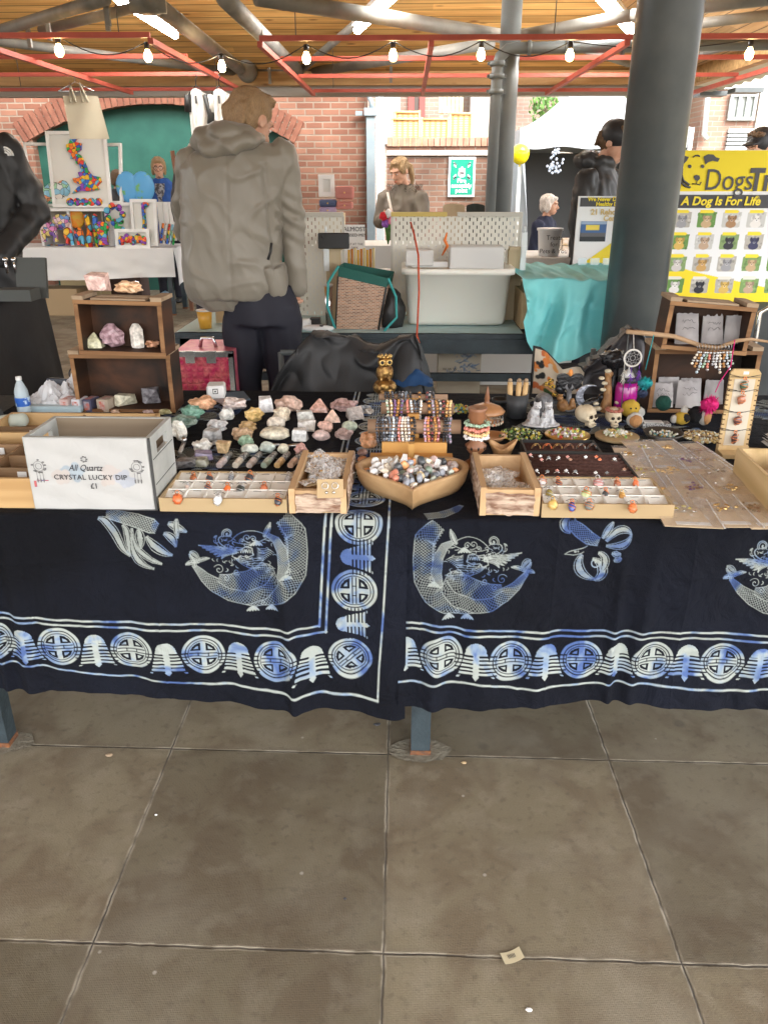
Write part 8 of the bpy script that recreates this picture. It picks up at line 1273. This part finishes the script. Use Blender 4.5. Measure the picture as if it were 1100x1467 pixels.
def jf(v,n_): # long hanging folds on the back, cross creases at the elbow and hem
    px=(v.x-m(335,300).x)/km;h=(v.z-m(335,300).z)/km;p=Vector((px*.024+h*.008,v.y*3,h*.007));a=mnoise.noise(p);b=mnoise.noise(p*2.4+Vector((4,2,1)));d=.008*(1-3*abs(a))+.002*b
    d+=.0065*(1-min(1,5*abs(mnoise.noise(Vector((px*.02-h*.012,7,h*.016+px*.013))))));d+=.0015*(1-min(1,6*abs(mnoise.noise(Vector((px*.045+h*.02,3,h*.02))))));d-=.012*math.exp(-((px-(56+h*-.05))/4)**2)*(1 if h<60 else 0);d+=.006*math.sin(h*.33+px*.22+2*a)*math.exp(-((h+12)/26)**2)*(1 if px>62 else 0);d-=.005*math.exp(-((px-2-h*.02)/1.8)**2);return d
fuse('jacket',q,jk,.0075,2,jf,o)
q=MB();q.ell(m(309,201,-.02),(33*km,.09,21*km),0,3,None,True,.15,1.5,1);q.ell(m(330,193,-.04),(36*km,.11,16*km),0,3);q.chain([m(292,196,-.04),m(300,213,-.1),m(330,209,-.13),m(358,201,-.12),m(374,199,0)],[10*km,12*km,11*km,9*km,7*km],0,2,14)
fuse('hood',q,jk,.007,3,lambda v,n_:.008*(1-3*abs(mnoise.noise(Vector((v.x*9+v.z*9,v.y*5,v.z*5))))),o)
q=MB();q.loft([(m(368,408),.15,.11),(m(375,440),.17,.13),(m(378,462),.165,.13)],26);q.chain([m(350,455),m(349,520),Vector((m(350,560).x,YM,.45)),Vector((m(352,560).x,YM,.08))],[.095,.088,.07,.055],0,2,16);q.chain([m(403,455),m(408,520),Vector((m(411,560).x,YM,.45)),Vector((m(411,560).x,YM,.08))],[.095,.088,.07,.055],0,2,16);fuse('trousers',q,navy,.009,3,folds(.007,1.3,2),o)
q=MB();[q.ell(Vector((m(px,560).x+.0,YM+.05,.05)),(.05,.14,.05))for px in(352,411)];O('shoes',q,blackm,o);head_details(o,HX,hs_,hairc['fair'],'short')
q=MB();q.tube([m(384,372,-.17),m(388,360,-.17),m(389,348,-.165)],.006,6);O('pocket_zip',q,blackm,o)
# ---- the others
char=M('charcoal_waterproof',(.022,.022,.023),.5,col2=(.03,.03,.03),ns=6);grt=M('grey_green_trousers',(.035,.037,.034),.8)
a=ay(-52,300,4.4);person('tall person in a black waterproof jacket, hand in pocket, cut by the left edge',a.x,4.4,2.0,12,char,grt,hairc['brown'],'short',arms=[[(-.125,.01,.80),(-.165,.02,.66),(-.12,-.06,.56)],[(.13,.01,.80),(.178,.03,.655),(.105,-.085,.555)]],hands=(0,0),wide=1.25,hood=1)
q=MB();c=ay(8,220,4.24);[q.tube([c+Vector((r*math.cos(t),0,r*math.sin(t)-.01))for t in[j*.2 for j in range(9)]],.005,5)for r in(.016,.027,.038)];lg=O('jacket_emblem',q,white,bpy.data.objects['person.001'])
a=ay(577,290,7.9);bw2=M('olive_brown_quilt',(.12,.10,.08),.6,col2=(.15,.13,.1),ns=9,bump=.7,bs=12);ow=person('woman in an olive brown quilted coat looking down at the small thing in her hands',a.x,7.9,1.655,-28,bw2,navy,hairc['blonde'],'tied',-10,22,[[(-.115,.0,.79),(-.14,-.02,.66),(-.045,-.13,.685)],[(.115,.0,.79),(.145,-.03,.66),(.03,-.13,.69)]])
q=MB();rs=random.Random(2);B=tr((a.x,7.9,0))@rot(0,0,-28)@Matrix.Scale(1.655,4)
for i in range(420):t=rs.uniform(.3,5.98)+1.57+3.14;p=Vector((.095*math.cos(t)*rs.uniform(.7,1.2),.02+.07*math.sin(t),.84+rs.uniform(-.025,.02)));d=Vector((rs.gauss(0,1),rs.gauss(0,1),rs.gauss(0,1))).normalized()*.02;q.add([B@p,B@(p+Vector((.003,0,0))),B@(p+d)],[(0,1,2)])
O('fur_collar',q,M('dark_fur',(.03,.02,.015),.9),ow);q=MB(B);q.tube([(-.06,-.07,.82),(-.02,-.085,.7),(.05,-.09,.58)],.008,6);O('pale_strap',q,M('pale_strap',(.55,.5,.44),.7),ow)
a=ay(230,262,10.4);person('smiling fair haired woman with glasses in a bright blue cardigan behind the white stall',a.x,10.4,1.72,8,M('royal_blue_knit',(.02,.08,.3),.8),navy,hairc['blonde'],'bob',5,4,None,0,True,vest=M('grey_pattern_top',(.3,.3,.32),.8,col2=(.06,.06,.07),ns=40,n0=.45,n1=.55))
a=ay(267,250,9.0);person('grey haired man in glasses whose face shows beside the shoulder of the man in taupe',a.x+.14,9.0,1.84,40,char,navy,hairc['grey'],'short',0,0,None,0,True)
a=ay(168,262,10.7);person('person in a black top bending behind the white picture frame',a.x,10.7,1.58,150,char,navy,hairc['brown'],'bob',0,10)
a=ay(783,300,7.9);person('elderly woman with short white hair and a navy coat facing right',a.x,7.9,1.36,60,M('navy_coat',(.012,.016,.04),.8),navy,hairc['white'],'bob',10,5,None,-.02)
a=ay(858,290,6.1);person('man in a black hooded jacket and black cap, half hidden by the big column',a.x,6.1,1.83,55,char,navy,hairc['brown'],'short',0,28,None,0,False,1.25,hood=1,cap=M('black_cap',(.02,.02,.022),.5))
a=ay(1092,205,6.6);person('person in a dark cap behind the yellow banner',a.x,6.6,1.80,-60,char,navy,hairc['brown'],'short',0,10,None,0,cap=M('black_cap',(0,0,0)))
# ================================================================ left stall under a white cloth
YT=9.3;tz=.75;a,b=az(56,357,tz),az(258,353,tz);wc=M('white_table_cloth',(.72,.72,.7),.75,col2=(.68,.68,.67),ns=2,bump=.4,bs=5)
market_table('dark framed trestle under the white stall cloth',a.x-.5,b.x-.02,YT,9.95,[(b.x-.08,YT+.02),(a.x-.4,YT+.02),(b.x-.08,9.85)],z=.735)
q=MB();z0=ay(150,400,YT-.03).z
q.grid(lambda u,v:Vector((a.x-.5+(b.x-a.x+.5)*u,YT+.7-.7*min(1,v*2.5)-(.02+.012*math.sin(u*30)+.02*mnoise.noise(Vector((u*9,v*6,0))))*max(0,(v-.4)/.6),tz+.004-(max(0,v-.4)/.6)*(tz-z0)*(1+.06*math.sin(u*5)))),90,40)
q.grid(lambda u,v:Vector((b.x+.03*v+.012*math.sin(u*12+v*3),YT+.65*u,tz+.004-v*(.42-.1*u))),20,14);part1('white_tablecloth',q,wc,'white cloth hanging over the far left stall table','tablecloth')
pz=[(.7,.05,.03),(.75,.45,.02),(.03,.12,.5),(.02,.35,.08),(.8,.2,.02),(.25,.05,.4),(.1,.4,.6)];puz=cells_mat('puzzle_bright',pz,16,edge=.05);puzf=cells_mat('puzzle_fine',pz,26,edge=.04);pzp=cells_mat('puzzle_pastel',[(.6,.2,.45),(.15,.3,.6),(.7,.5,.5),(.2,.1,.4),(.75,.6,.2)],22,edge=.04);pzw=cells_mat('puzzle_pale',[(.6,.62,.6),(.7,.3,.15),(.3,.55,.35),(.25,.5,.65),(.7,.66,.6)],18,edge=.03);world_m=M('globe_print',(.1,.35,.65),.4,col2=(.15,.4,.12),ns=6,n0=.52,n1=.56)
def wframe(lab,px0,px1,py0,py1,Y,tilt=-6,turn=0,content=None,back=white,bw=.035,legs=False):
    c0,c1=ay(px0,py1,Y),ay(px1,py0,Y);w,h=c1.x-c0.x,c1.z-c0.z;cx=(c0.x+c1.x)/2;o=T('picture_frame',lab,'frame',(cx,Y,c0.z),'white frames on the left stall');X=tr((cx,Y,c0.z))@rot(tilt,0,turn);q=MB(X);q.b2((-w/2,-.015,0),(-w/2+bw,.015,h));q.b2((w/2-bw,-.015,0),(w/2,.015,h));q.b2((-w/2+bw,-.015,0),(w/2-bw,.015,bw));q.b2((-w/2+bw,-.015,h-bw),(w/2-bw,.015,h));O('frame_border',q,white,o)
    if back:q=MB(X);q.b2((-w/2+bw,.006,bw),(w/2-bw,.012,h-bw));O('backing',q,M('frame_backing',(.66,.66,.62),.7),o)
    if content:q=MB(X);content(q,w,h);O('puzzle_art',q,puzf,o)
def britain(q,w,h):
    P=[(.42,.93),(.5,.94),(.52,.9),(.48,.86),(.58,.84),(.57,.76),(.5,.72),(.56,.68),(.62,.58),(.66,.48),(.72,.42),(.84,.4),(.86,.34),(.78,.28),(.82,.24),(.6,.21),(.5,.22),(.34,.18),(.46,.27),(.52,.29),(.4,.33),(.38,.38),(.5,.4),(.48,.46),(.54,.48),(.52,.56),(.46,.58),(.46,.64),(.38,.64),(.4,.7),(.34,.74),(.33,.82),(.38,.84)]
    q.prism([((x-.5)*w,z*h)for x,z in P],.03,0,tr((0,-.01,0)));[q.ell(((-.2+.12*i)*w,-.02,.07*h),(.045,.015,.045),0,2)for i in range(5)]
zt3=298;wframe('tall white frame holding a jigsaw map of Britain, the largest on the white stall',78,147,186,297,9.5,-8,4,britain);wframe('empty white frame leaning behind the map frame at its left',50,84,204,296,9.62,-4,24,None,None,.03);wframe('empty white frame leaning behind the map frame at its right',143,170,204,292,9.62,-8,-24,None,None,.03)
gir=lambda q,w,h:(q.chain([(-.0*w,-.01,.85*h),(.02*w,-.01,.5*h),(-.02*w,-.01,.22*h)],[.022,.022,.035],0,1,8),q.ell((.08*w,-.01,.88*h),(.05,.02,.03)))
wframe('small white frame with a jigsaw giraffe on the white stall',190,222,285,352,9.4,-6,-10,gir);wframe('wide white frame with jigsaw animals at the front of the white stall',167,213,328,356,9.33,-10,0,lambda q,w,h:[q.ell(((-.32+.16*i)*w,-.012,(.4+.12*(i%2))*h),(.04,.015,.055),0,2)for i in range(5)]);wframe('white framed notice behind the jigsaw giraffe frame',153,200,290,330,9.55,-4,0)
q=MB();zs=ay(110,298,9.6).z;q.b2((ay(52,298,9.6).x,9.45,zs-.03),(ay(160,298,9.6).x,9.85,zs));[q.b2((ay(px,298,9.6).x,9.5,tz+.01),(ay(px,298,9.6).x+.03,9.8,zs-.03))for px in(58,100,155)];part1('white_shelf',q,white,'white shelf carrying the map frame on the left stall','shelf');q=MB();q.b2((ay(62,330,9.9).x,9.86,tz+.01),(ay(150,330,9.9).x,9.9,zs-.03));part1('backing_curtain',q,M('beige_curtain',(.35,.3,.24),.9),'beige curtain behind the white shelf','curtain')
for nm,lab,cat,px,py,w,h,Y,mt_,base,fn in(
    ('heart_puzzle','blue jigsaw globe shaped like two overlapping discs beside the map frame','puzzle',194,268,56,42,9.6,world_m,None,lambda q,c,w,h:[q.ell(c+Vector((dx*w,0,0)),(w*.3,.035,h*.5),0,3)for dx in(-.2,.2)]),
    ('elephant_puzzle','pale jigsaw elephant on the white shelf, left of the map frame','puzzle',80,276,42,34,9.52,pzw,None,lambda q,c,w,h:(q.ell(c,(w*.4,.03,h*.42),0,2),q.ell(c+Vector((.3*w,0,.15*h)),(w*.24,.03,h*.34),0,2),q.ell(c+Vector((-.4*w,0,-.1*h)),(w*.16,.03,h*.36),0,2))),
    ('elephant_puzzle','pink and blue jigsaw elephant at the left of the white table','puzzle',70,328,30,34,9.42,pzp,None,lambda q,c,w,h:(q.ell(c,(w*.42,.03,h*.3),0,2),[q.b2(c+Vector((dx*w,-.02,-.5*h)),c+Vector((dx*w+.04,.02,0)))for dx in(-.35,.2)])),
    ('lion_puzzle','round yellow jigsaw lion in the middle of the white table','puzzle',109,313,25,28,9.55,M('lion_yellow',(.65,.42,.04),.5,col2=(.75,.2,.02),ns=16),None,lambda q,c,w,h:q.ell(c,(w*.5,.03,h*.5),0,3)),
    ('elephant_puzzle','lilac and blue jigsaw elephant behind the orange one','puzzle',88,318,26,28,9.5,pzp,None,lambda q,c,w,h:(q.ell(c,(w*.5,.03,h*.4),0,2),q.ell(c+Vector((.35*w,0,.1*h)),(w*.2,.03,h*.3)))),
    ('elephant_puzzle','orange and blue jigsaw elephant pair near the front of the white table','puzzle',106,338,30,24,9.38,puz,None,lambda q,c,w,h:([q.ell(c+Vector((dx*w,0,.1*h)),(w*.24,.025,h*.4))for dx in(-.26,.26)],[q.b2(c+Vector((dx*w,-.02,-.5*h)),c+Vector((dx*w+.03,.02,0)))for dx in(-.4,-.15,.15,.35)])),
    ('giraffe_puzzle','pair of tall orange jigsaw giraffes in the middle of the white table','puzzle',133,331,24,44,9.42,puz,None,lambda q,c,w,h:[q.chain([c+Vector((dx*w,0,.45*h)),c+Vector((dx*.7*w,0,0)),c+Vector((dx*1.3*w,0,-.45*h))],[.03,.03,.045],0,1,8)for dx in(-.25,.25)]),
    ('flower_puzzle','yellow jigsaw sunflower with coloured petals on the white table','puzzle',166,318,26,46,9.4,puz,None,lambda q,c,w,h:([q.ell(c+Vector((.09*math.cos(t),0,.22*h+.09*math.sin(t))),(.04,.02,.04),0,2)for t in[i*.9 for i in range(7)]],q.b2(c+Vector((-.02,-.01,-.5*h)),c+Vector((.02,.01,.1*h))),q.ell(c+Vector((.04,0,-.2*h)),(.06,.02,.03)))),
    ('house_puzzle','red roofed jigsaw toadstool house on the white table','puzzle',147,333,26,34,9.37,puzf,None,lambda q,c,w,h:(q.ell(c+Vector((0,0,.2*h)),(w*.45,.03,h*.25),0,2),q.b2(c+Vector((-.05,-.025,-.5*h)),c+Vector((.05,.025,.15*h)))))):
    c=ay(px,py,Y);k=scl(c);q=MB();fn(q,c,w*k,h*k);part1(nm,q,mt_,lab,cat,'jigsaw ornaments on the left stall')
q=MB();[q.b2(az(px,352,tz+.006),az(px+14,350,tz+.016),i%3)for i,px in enumerate((62,80,100,116,132,146,164,184))];part1('puzzle_pencils',q,[puz,puzf,pzp],'row of bright jigsaw strips along the front of the white table','puzzle')
for i in range(5):c=ay(232+i*4.5,334+i*.6,9.45-.02*i);q=MB();q.box((0,0,0),(.02,.1,.22),0,tr(c)@rot(0,14,20));part1('greeting_card',q,[puz,pzw][i%2],'coloured greeting card standing in the row at the right end of the white table','card','cards at the right end of the white table')
for i in range(3):c=ay(228+i*8,308,9.6);q=MB();q.b2(c+Vector((-.01,0,-.28)),c+Vector((.05,.02,.14)),0);part1('card_rack_panel',q,white,'white upright panel at the right end of the white table','panel','white upright panels')
for i,(px,py,c,lab)in enumerate(((85,430,(.35,.25,.14),'brown box under the left end of the white stall'),(120,415,(.5,.38,.2),'tan card box under the middle of the white stall'),(178,408,(.1,.06,.05),'dark box under the white stall'))):c0=az(px,py+22,0);q=MB();q.b2(c0+Vector((-.25,0,0)),c0+Vector((.25,.35,.3)));part1('storage_box',q,M('ubox_%d'%i,c,.8),lab,'box','boxes under the white stall')
c=az(237,450,0);q=MB();q.ell(c+Vector((0,.1,.12)),(.11,.09,.13),0,2,None,True,.3,2,3);q.V=[Vector((v.x,v.y,max(v.z,.003)))for v in q.V];part1('blue_carrier_bag',q,M('sky_blue_film',(.03,.35,.6),.35,col2=(.6,.6,.6),ns=12),'bright blue carrier bag on the floor by the trestle leg','bag')
q=MB();[q.bar(ay(247,216,9.7),ay(259,290,9.7),.04,.04),q.bar(ay(248,238,9.7),ay(268,238,9.7),.03,.03),q.bar(ay(259,290,9.7),Vector((ay(262,300,9.7).x,9.7,0)),.04,.04)];part1('wooden_easel',q,M('red_brown_wood',(.2,.09,.05),.6),'red brown wooden easel between the blue cardigan woman and the grey haired man','easel')
# hanging tote and shirts
def hanger(c,w,o,m_):q=MB();q.tube([c+Vector((-w,0,-.08)),c+Vector((0,0,0)),c+Vector((w,0,-.08)),c+Vector((-w,0,-.08))],.006,6);q.tube([c,c+Vector((0,0,.05)),c+Vector((.02,0,.07)),c+Vector((0,0,.09))],.005,6);O('hanger',q,m_,o)
Yh=az(110,108,2.38).y;c=ay(108,117,Yh);k=scl(c);o=T('hanging_tote_bag','plain cream cotton tote bag on a wire hanger under the left red frame','bag',c);hanger(c,26*k,o,chrome);q=MB();q.grid(lambda u,v:c+Vector(((-21+50*u+v*(3+7*(u-.3)))*k,.012*math.sin(u*6+v*3)+.02*v,(-18-56*v)*k)),20,20);q.grid(lambda u,v:c+Vector(((-21+50*u+v*(3+7*(u-.3)))*k,.03+.02*v,(-18-56*v)*k)),8,8);O('bag_body',q,M('cream_cotton',(.55,.5,.38),.85,col2=(.5,.45,.34),ns=6),o)
q=MB();[q.tube([c+Vector((x*k,-.01,-26*k)),c+Vector((x*.8*k+k,-.015,-2*k)),c+Vector(((x+8)*k,-.01,-26*k))],.012,6)for x in(-10,8)];O('strap',q,M('cream_cotton',(0,0,0)),o)
for px,lab,dk in((281,'white long sleeved top with a dark side hanging left of the man in taupe',1),(314,'white T-shirt hanging just behind the head of the man in taupe',0)):
    c=ay(px,122,Yh-.1);k=scl(c);o=T('hanging_shirt',lab,'shirt',c,'shirts on hangers');hanger(c+Vector((0,0,0)),12*k,o,blackm);q=MB();f=lambda u,v:c+Vector((((u-.5)*26+(2*math.sin(u*9)*v))*k*(1-.0*v),.02*math.sin(u*14+v*2)-.03*math.sin(3.14*u),(-4-7*abs(u-.5)*2-74*v)*k));q.grid(f,24,16);q.grid(lambda u,v:f(u,v)+Vector((0,.09*math.sin(3.14*u)+.005,0)),16,8);O('shirt_body',q,white,o)
    q=MB();q.tube([c+Vector((13*k,0,-12*k)),c+Vector((18*k,.02,-38*k)),c+Vector((15*k,0,-58*k))][:(3 if dk else 2)],[.035,.035,.028][:(3 if dk else 2)],10);q.tube([c+Vector((-13*k,0,-12*k)),c+Vector((-15*k,.02,-34*k))],.035,10);O('sleeve',q,blackm if dk else white,o);q=MB();q.b2(c+Vector((-.008,-.045,-14*k)),c+Vector((.008,-.04,-24*k)));O('chest_print',q,ink,o)
# ================================================================ neighbour's black table at the far left
bk=M('black_table_cloth',(.010,.010,.011),.85,col2=(.018,.018,.019),ns=5,bump=.4,bs=9);e=ay(62,412,4.1);fx=e.x;
q=MB();q.grid(lambda u,v:Vector((fx-1.3+1.3*u+(.1*v if u>.85 else 0)*(u-.85)/.15,3.25+(.85*(1-min(1,v*2.5))if v<.4 else 0)-.02*max(0,v-.4)*math.sin(u*22),.95 if v<.4 else .95-(v-.4)/.6*.94)),60,50,0,True);q.grid(lambda u,v:Vector((fx+.1*v+.03*v*math.sin(u*11),3.25+.85*u,.95-.94*v)),40,30,0,True);part1('black_covered_table',q,bk,'tall table under a black cloth at the far left edge','table')
q=MB();a=ay(0,410,3.5);X=tr((ay(14,405,3.5).x,3.7,.951));q.box((0,0,.09),(.14,.02,.18),0,X@rot(-14,0,0));q.box((-.02,-.1,.03),(.16,.1,.05),0,X);part1('grey_display_stand',q,M('grey_green_stand',(.07,.075,.07),.7),'grey stepped display stand on the black covered table','stand')
for px,lab in((8,'left'),(20,'right')):c=ay(px,372,3.72);q=MB();q.ell(c,.012);q.tube([c,c+Vector((0,0,-.06))],.006,6);part1('silver_finial',q,chrome,lab+' silver knob of the pair on top of the grey display stand','knob','silver knobs')
q=MB();q.grid(lambda u,v:Vector((ay(-60+85*u,560,2.4).x,2.4+.05*math.sin(u*5),.7+(.22-.2*u**1.6)*v+.02*mnoise.noise(Vector((u*5,v*4,0))))),26,20);part1('black_bin_bag',q,coat,'shiny black bag slumped at the left edge beside the water bottle','bag')
# ================================================================ purse stall and small signs beyond the left pegboard
Y6=6.4;c=az(520,395,.74);q=MB();q.b2((ay(440,345,Y6).x,Y6,0),(ay(640,345,Y6).x,Y6+.6,ay(500,352,Y6).z));part1('white_jewellery_table',q,M('white_cloth',(0,0,0)),'white covered table seen between the two pegboards','table');zt6=ay(500,352,Y6).z
q=MB();q.b2((ay(452,300,6.7).x,6.7,zt6),(ay(492,300,6.7).x,6.9,ay(470,306,6.7).z));part1('purse_plinth',q,woodp,'pale plinth carrying the small purses','plinth')
wframe('white framed notice with pink print standing above the purses',457,479,250,282,6.75,-8,10)
for px,py,w,h,c,lab in((494,276,26,18,(.45,.16,.13),'dusky pink purse with a folded flap right of the white notice'),(470,291,25,10,(.06,.08,.16),'slate blue purse below the white notice'),(494,294,24,10,(.02,.11,.07),'dark green purse below the pink one'),(470,301,24,9,(.35,.25,.38),'lilac purse under the slate blue one'),(419,284,20,26,(.6,.42,.28),'tan wicker handbag with brown handles against the brick wall')):
    a=ay(px,py,6.66);k=scl(a);o=T('purse',lab,'purse',a,'purses on the middle stall');mt_=M('purse_%d'%px if px!=470 else 'purse_%d_%d'%(px,py),c,.5);q=MB();q.box(a,(w*k,.06,h*k),0,None,.012);O('purse_body',q,mt_,o);q=MB();q.box(a+Vector((0,-.034,h*k*.18)),(w*k*.9,.01,h*k*.55),0,None,.004);q.ell(a+Vector((0,-.042,0)),.007,1);O('flap',q,[mt_,gold],o)
a,b=ay(493,322,5.9),ay(523,370,5.9);o=T('paper_sign','small white sign reading almost missed me between the pegboards','sign',(a.x,5.9,b.z));q=MB();q.b2((a.x,5.9,b.z),(b.x,5.91,a.z));O('sign_panel',q,white,o);cx=(a.x+b.x)/2;[text(t,sz,ink,tr((cx,5.895,a.z-dz))@FACE,o)for t,sz,dz in(('ALMOST',.042,.03),('MISSED ME!',.03,.07),('PAY AT THE',.022,.13),('DESK',.022,.155))]
for i in range(9):c=ay(500+i*4.4,372,5.7);q=MB();q.cyl(c+Vector((0,0,-.06)),c+Vector((0,0,.065+.006*(i%3))),.009,10);part1('glass_vial',q,M('amber_vials_%d'%(i%3),[(.6,.35,.05),(.5,.2,.03),(.6,.5,.25)][i%3],.2),'slim amber glass vial standing in the row between the pegboards','vial','amber vials')
q=MB();q.b2((ay(497,372,5.7).x,5.65,.3),(ay(560,372,5.7).x,5.78,ay(500,386,5.7).z));part1('vial_rack',q,white,'white block rack holding the amber vials','rack')
for i,(px,py,c)in enumerate(((549,310,'red'),(556,306,'white'),(561,316,'pink'),(553,320,'purple'),(560,325,'green'))):a=ay(px,py,6.0);o=T('cut_flower',c+' bloom in the bunch beside the wide pegboard','flower',a,'bunch of flowers');q=MB();q.ell(a,.03,0,2,None,False,.4,3,i);O('petals',q,M('bloom_'+c,{'red':(.6,.02,.03),'white':(.7,.7,.68),'pink':(.7,.2,.3),'purple':(.25,.08,.4),'green':(.08,.2,.05)}[c],.6),o);q=MB();q.tube([a,Vector((ay(556,345,6.0).x,6.0,ay(556,350,6.0).z))],.005,5);O('stem',q,g1,o)
for px,w,c,lab in((650,31,(.5,.38,.24),'cream basket weave chair back showing above the wide pegboard'),(681,26,(.03,.035,.03),'dark chair back showing above the wide pegboard')):a=ay(px,296,6.2);k=scl(a);q=MB();q.grid(lambda u,v:a+Vector(((u-.5)*w*k,.03*math.sin(u*3.14),(4*math.sin(u*3.14)**.4-60*v)*k+.003*math.sin(u*90))),60,6);part1('chair_back',q,M('chairback_%d'%px,c,.8),lab,'chair')
# paper scrap and litter on the floor
c=az(733,1372,.002);q=MB();X=tr(c)@rot(0,0,18);q.grid(lambda u,v:Vector(((u-.5)*.042,(v-.5)*.026,.002+.005*(u-.4)**2*4)),6,4,0,True,X);o=part1('paper_tag',q,M('cream_tag',(.5,.43,.28),.8),'small folded cream paper tag lying on the paving','litter');q=MB(X);[q.b2((-.008+i*.0028,-.003,.0035),(-.007+i*.0028,.006,.0038))for i in range(6)];O('printed_bars',q,ink,o)
for i,(px,py,w,lab,mt_)in enumerate(((157,1082,11,'pale chewed gum blob on the paving left of the table leg',bpost),(664,1093,8,'small pale scrap on the paving right of the table leg',kraft),(494,1288,5,'tiny dark leaf fragment on the middle slab',ink),(757,1447,10,'thin pale paper shred on the nearest slab',label_white),(224,1168,4,'tiny white speck beside the left joint',white),(540,1038,10,'dark dry leaf under the table edge',ink))):c=az(px,py,.0015);k=scl(c);q=MB();q.ell(c+Vector((0,0,.0015)),(w*k*.5,w*k*.3,.002),0,2,None,False,.5,2,i);part1('litter_scrap',q,mt_,lab,'litter')
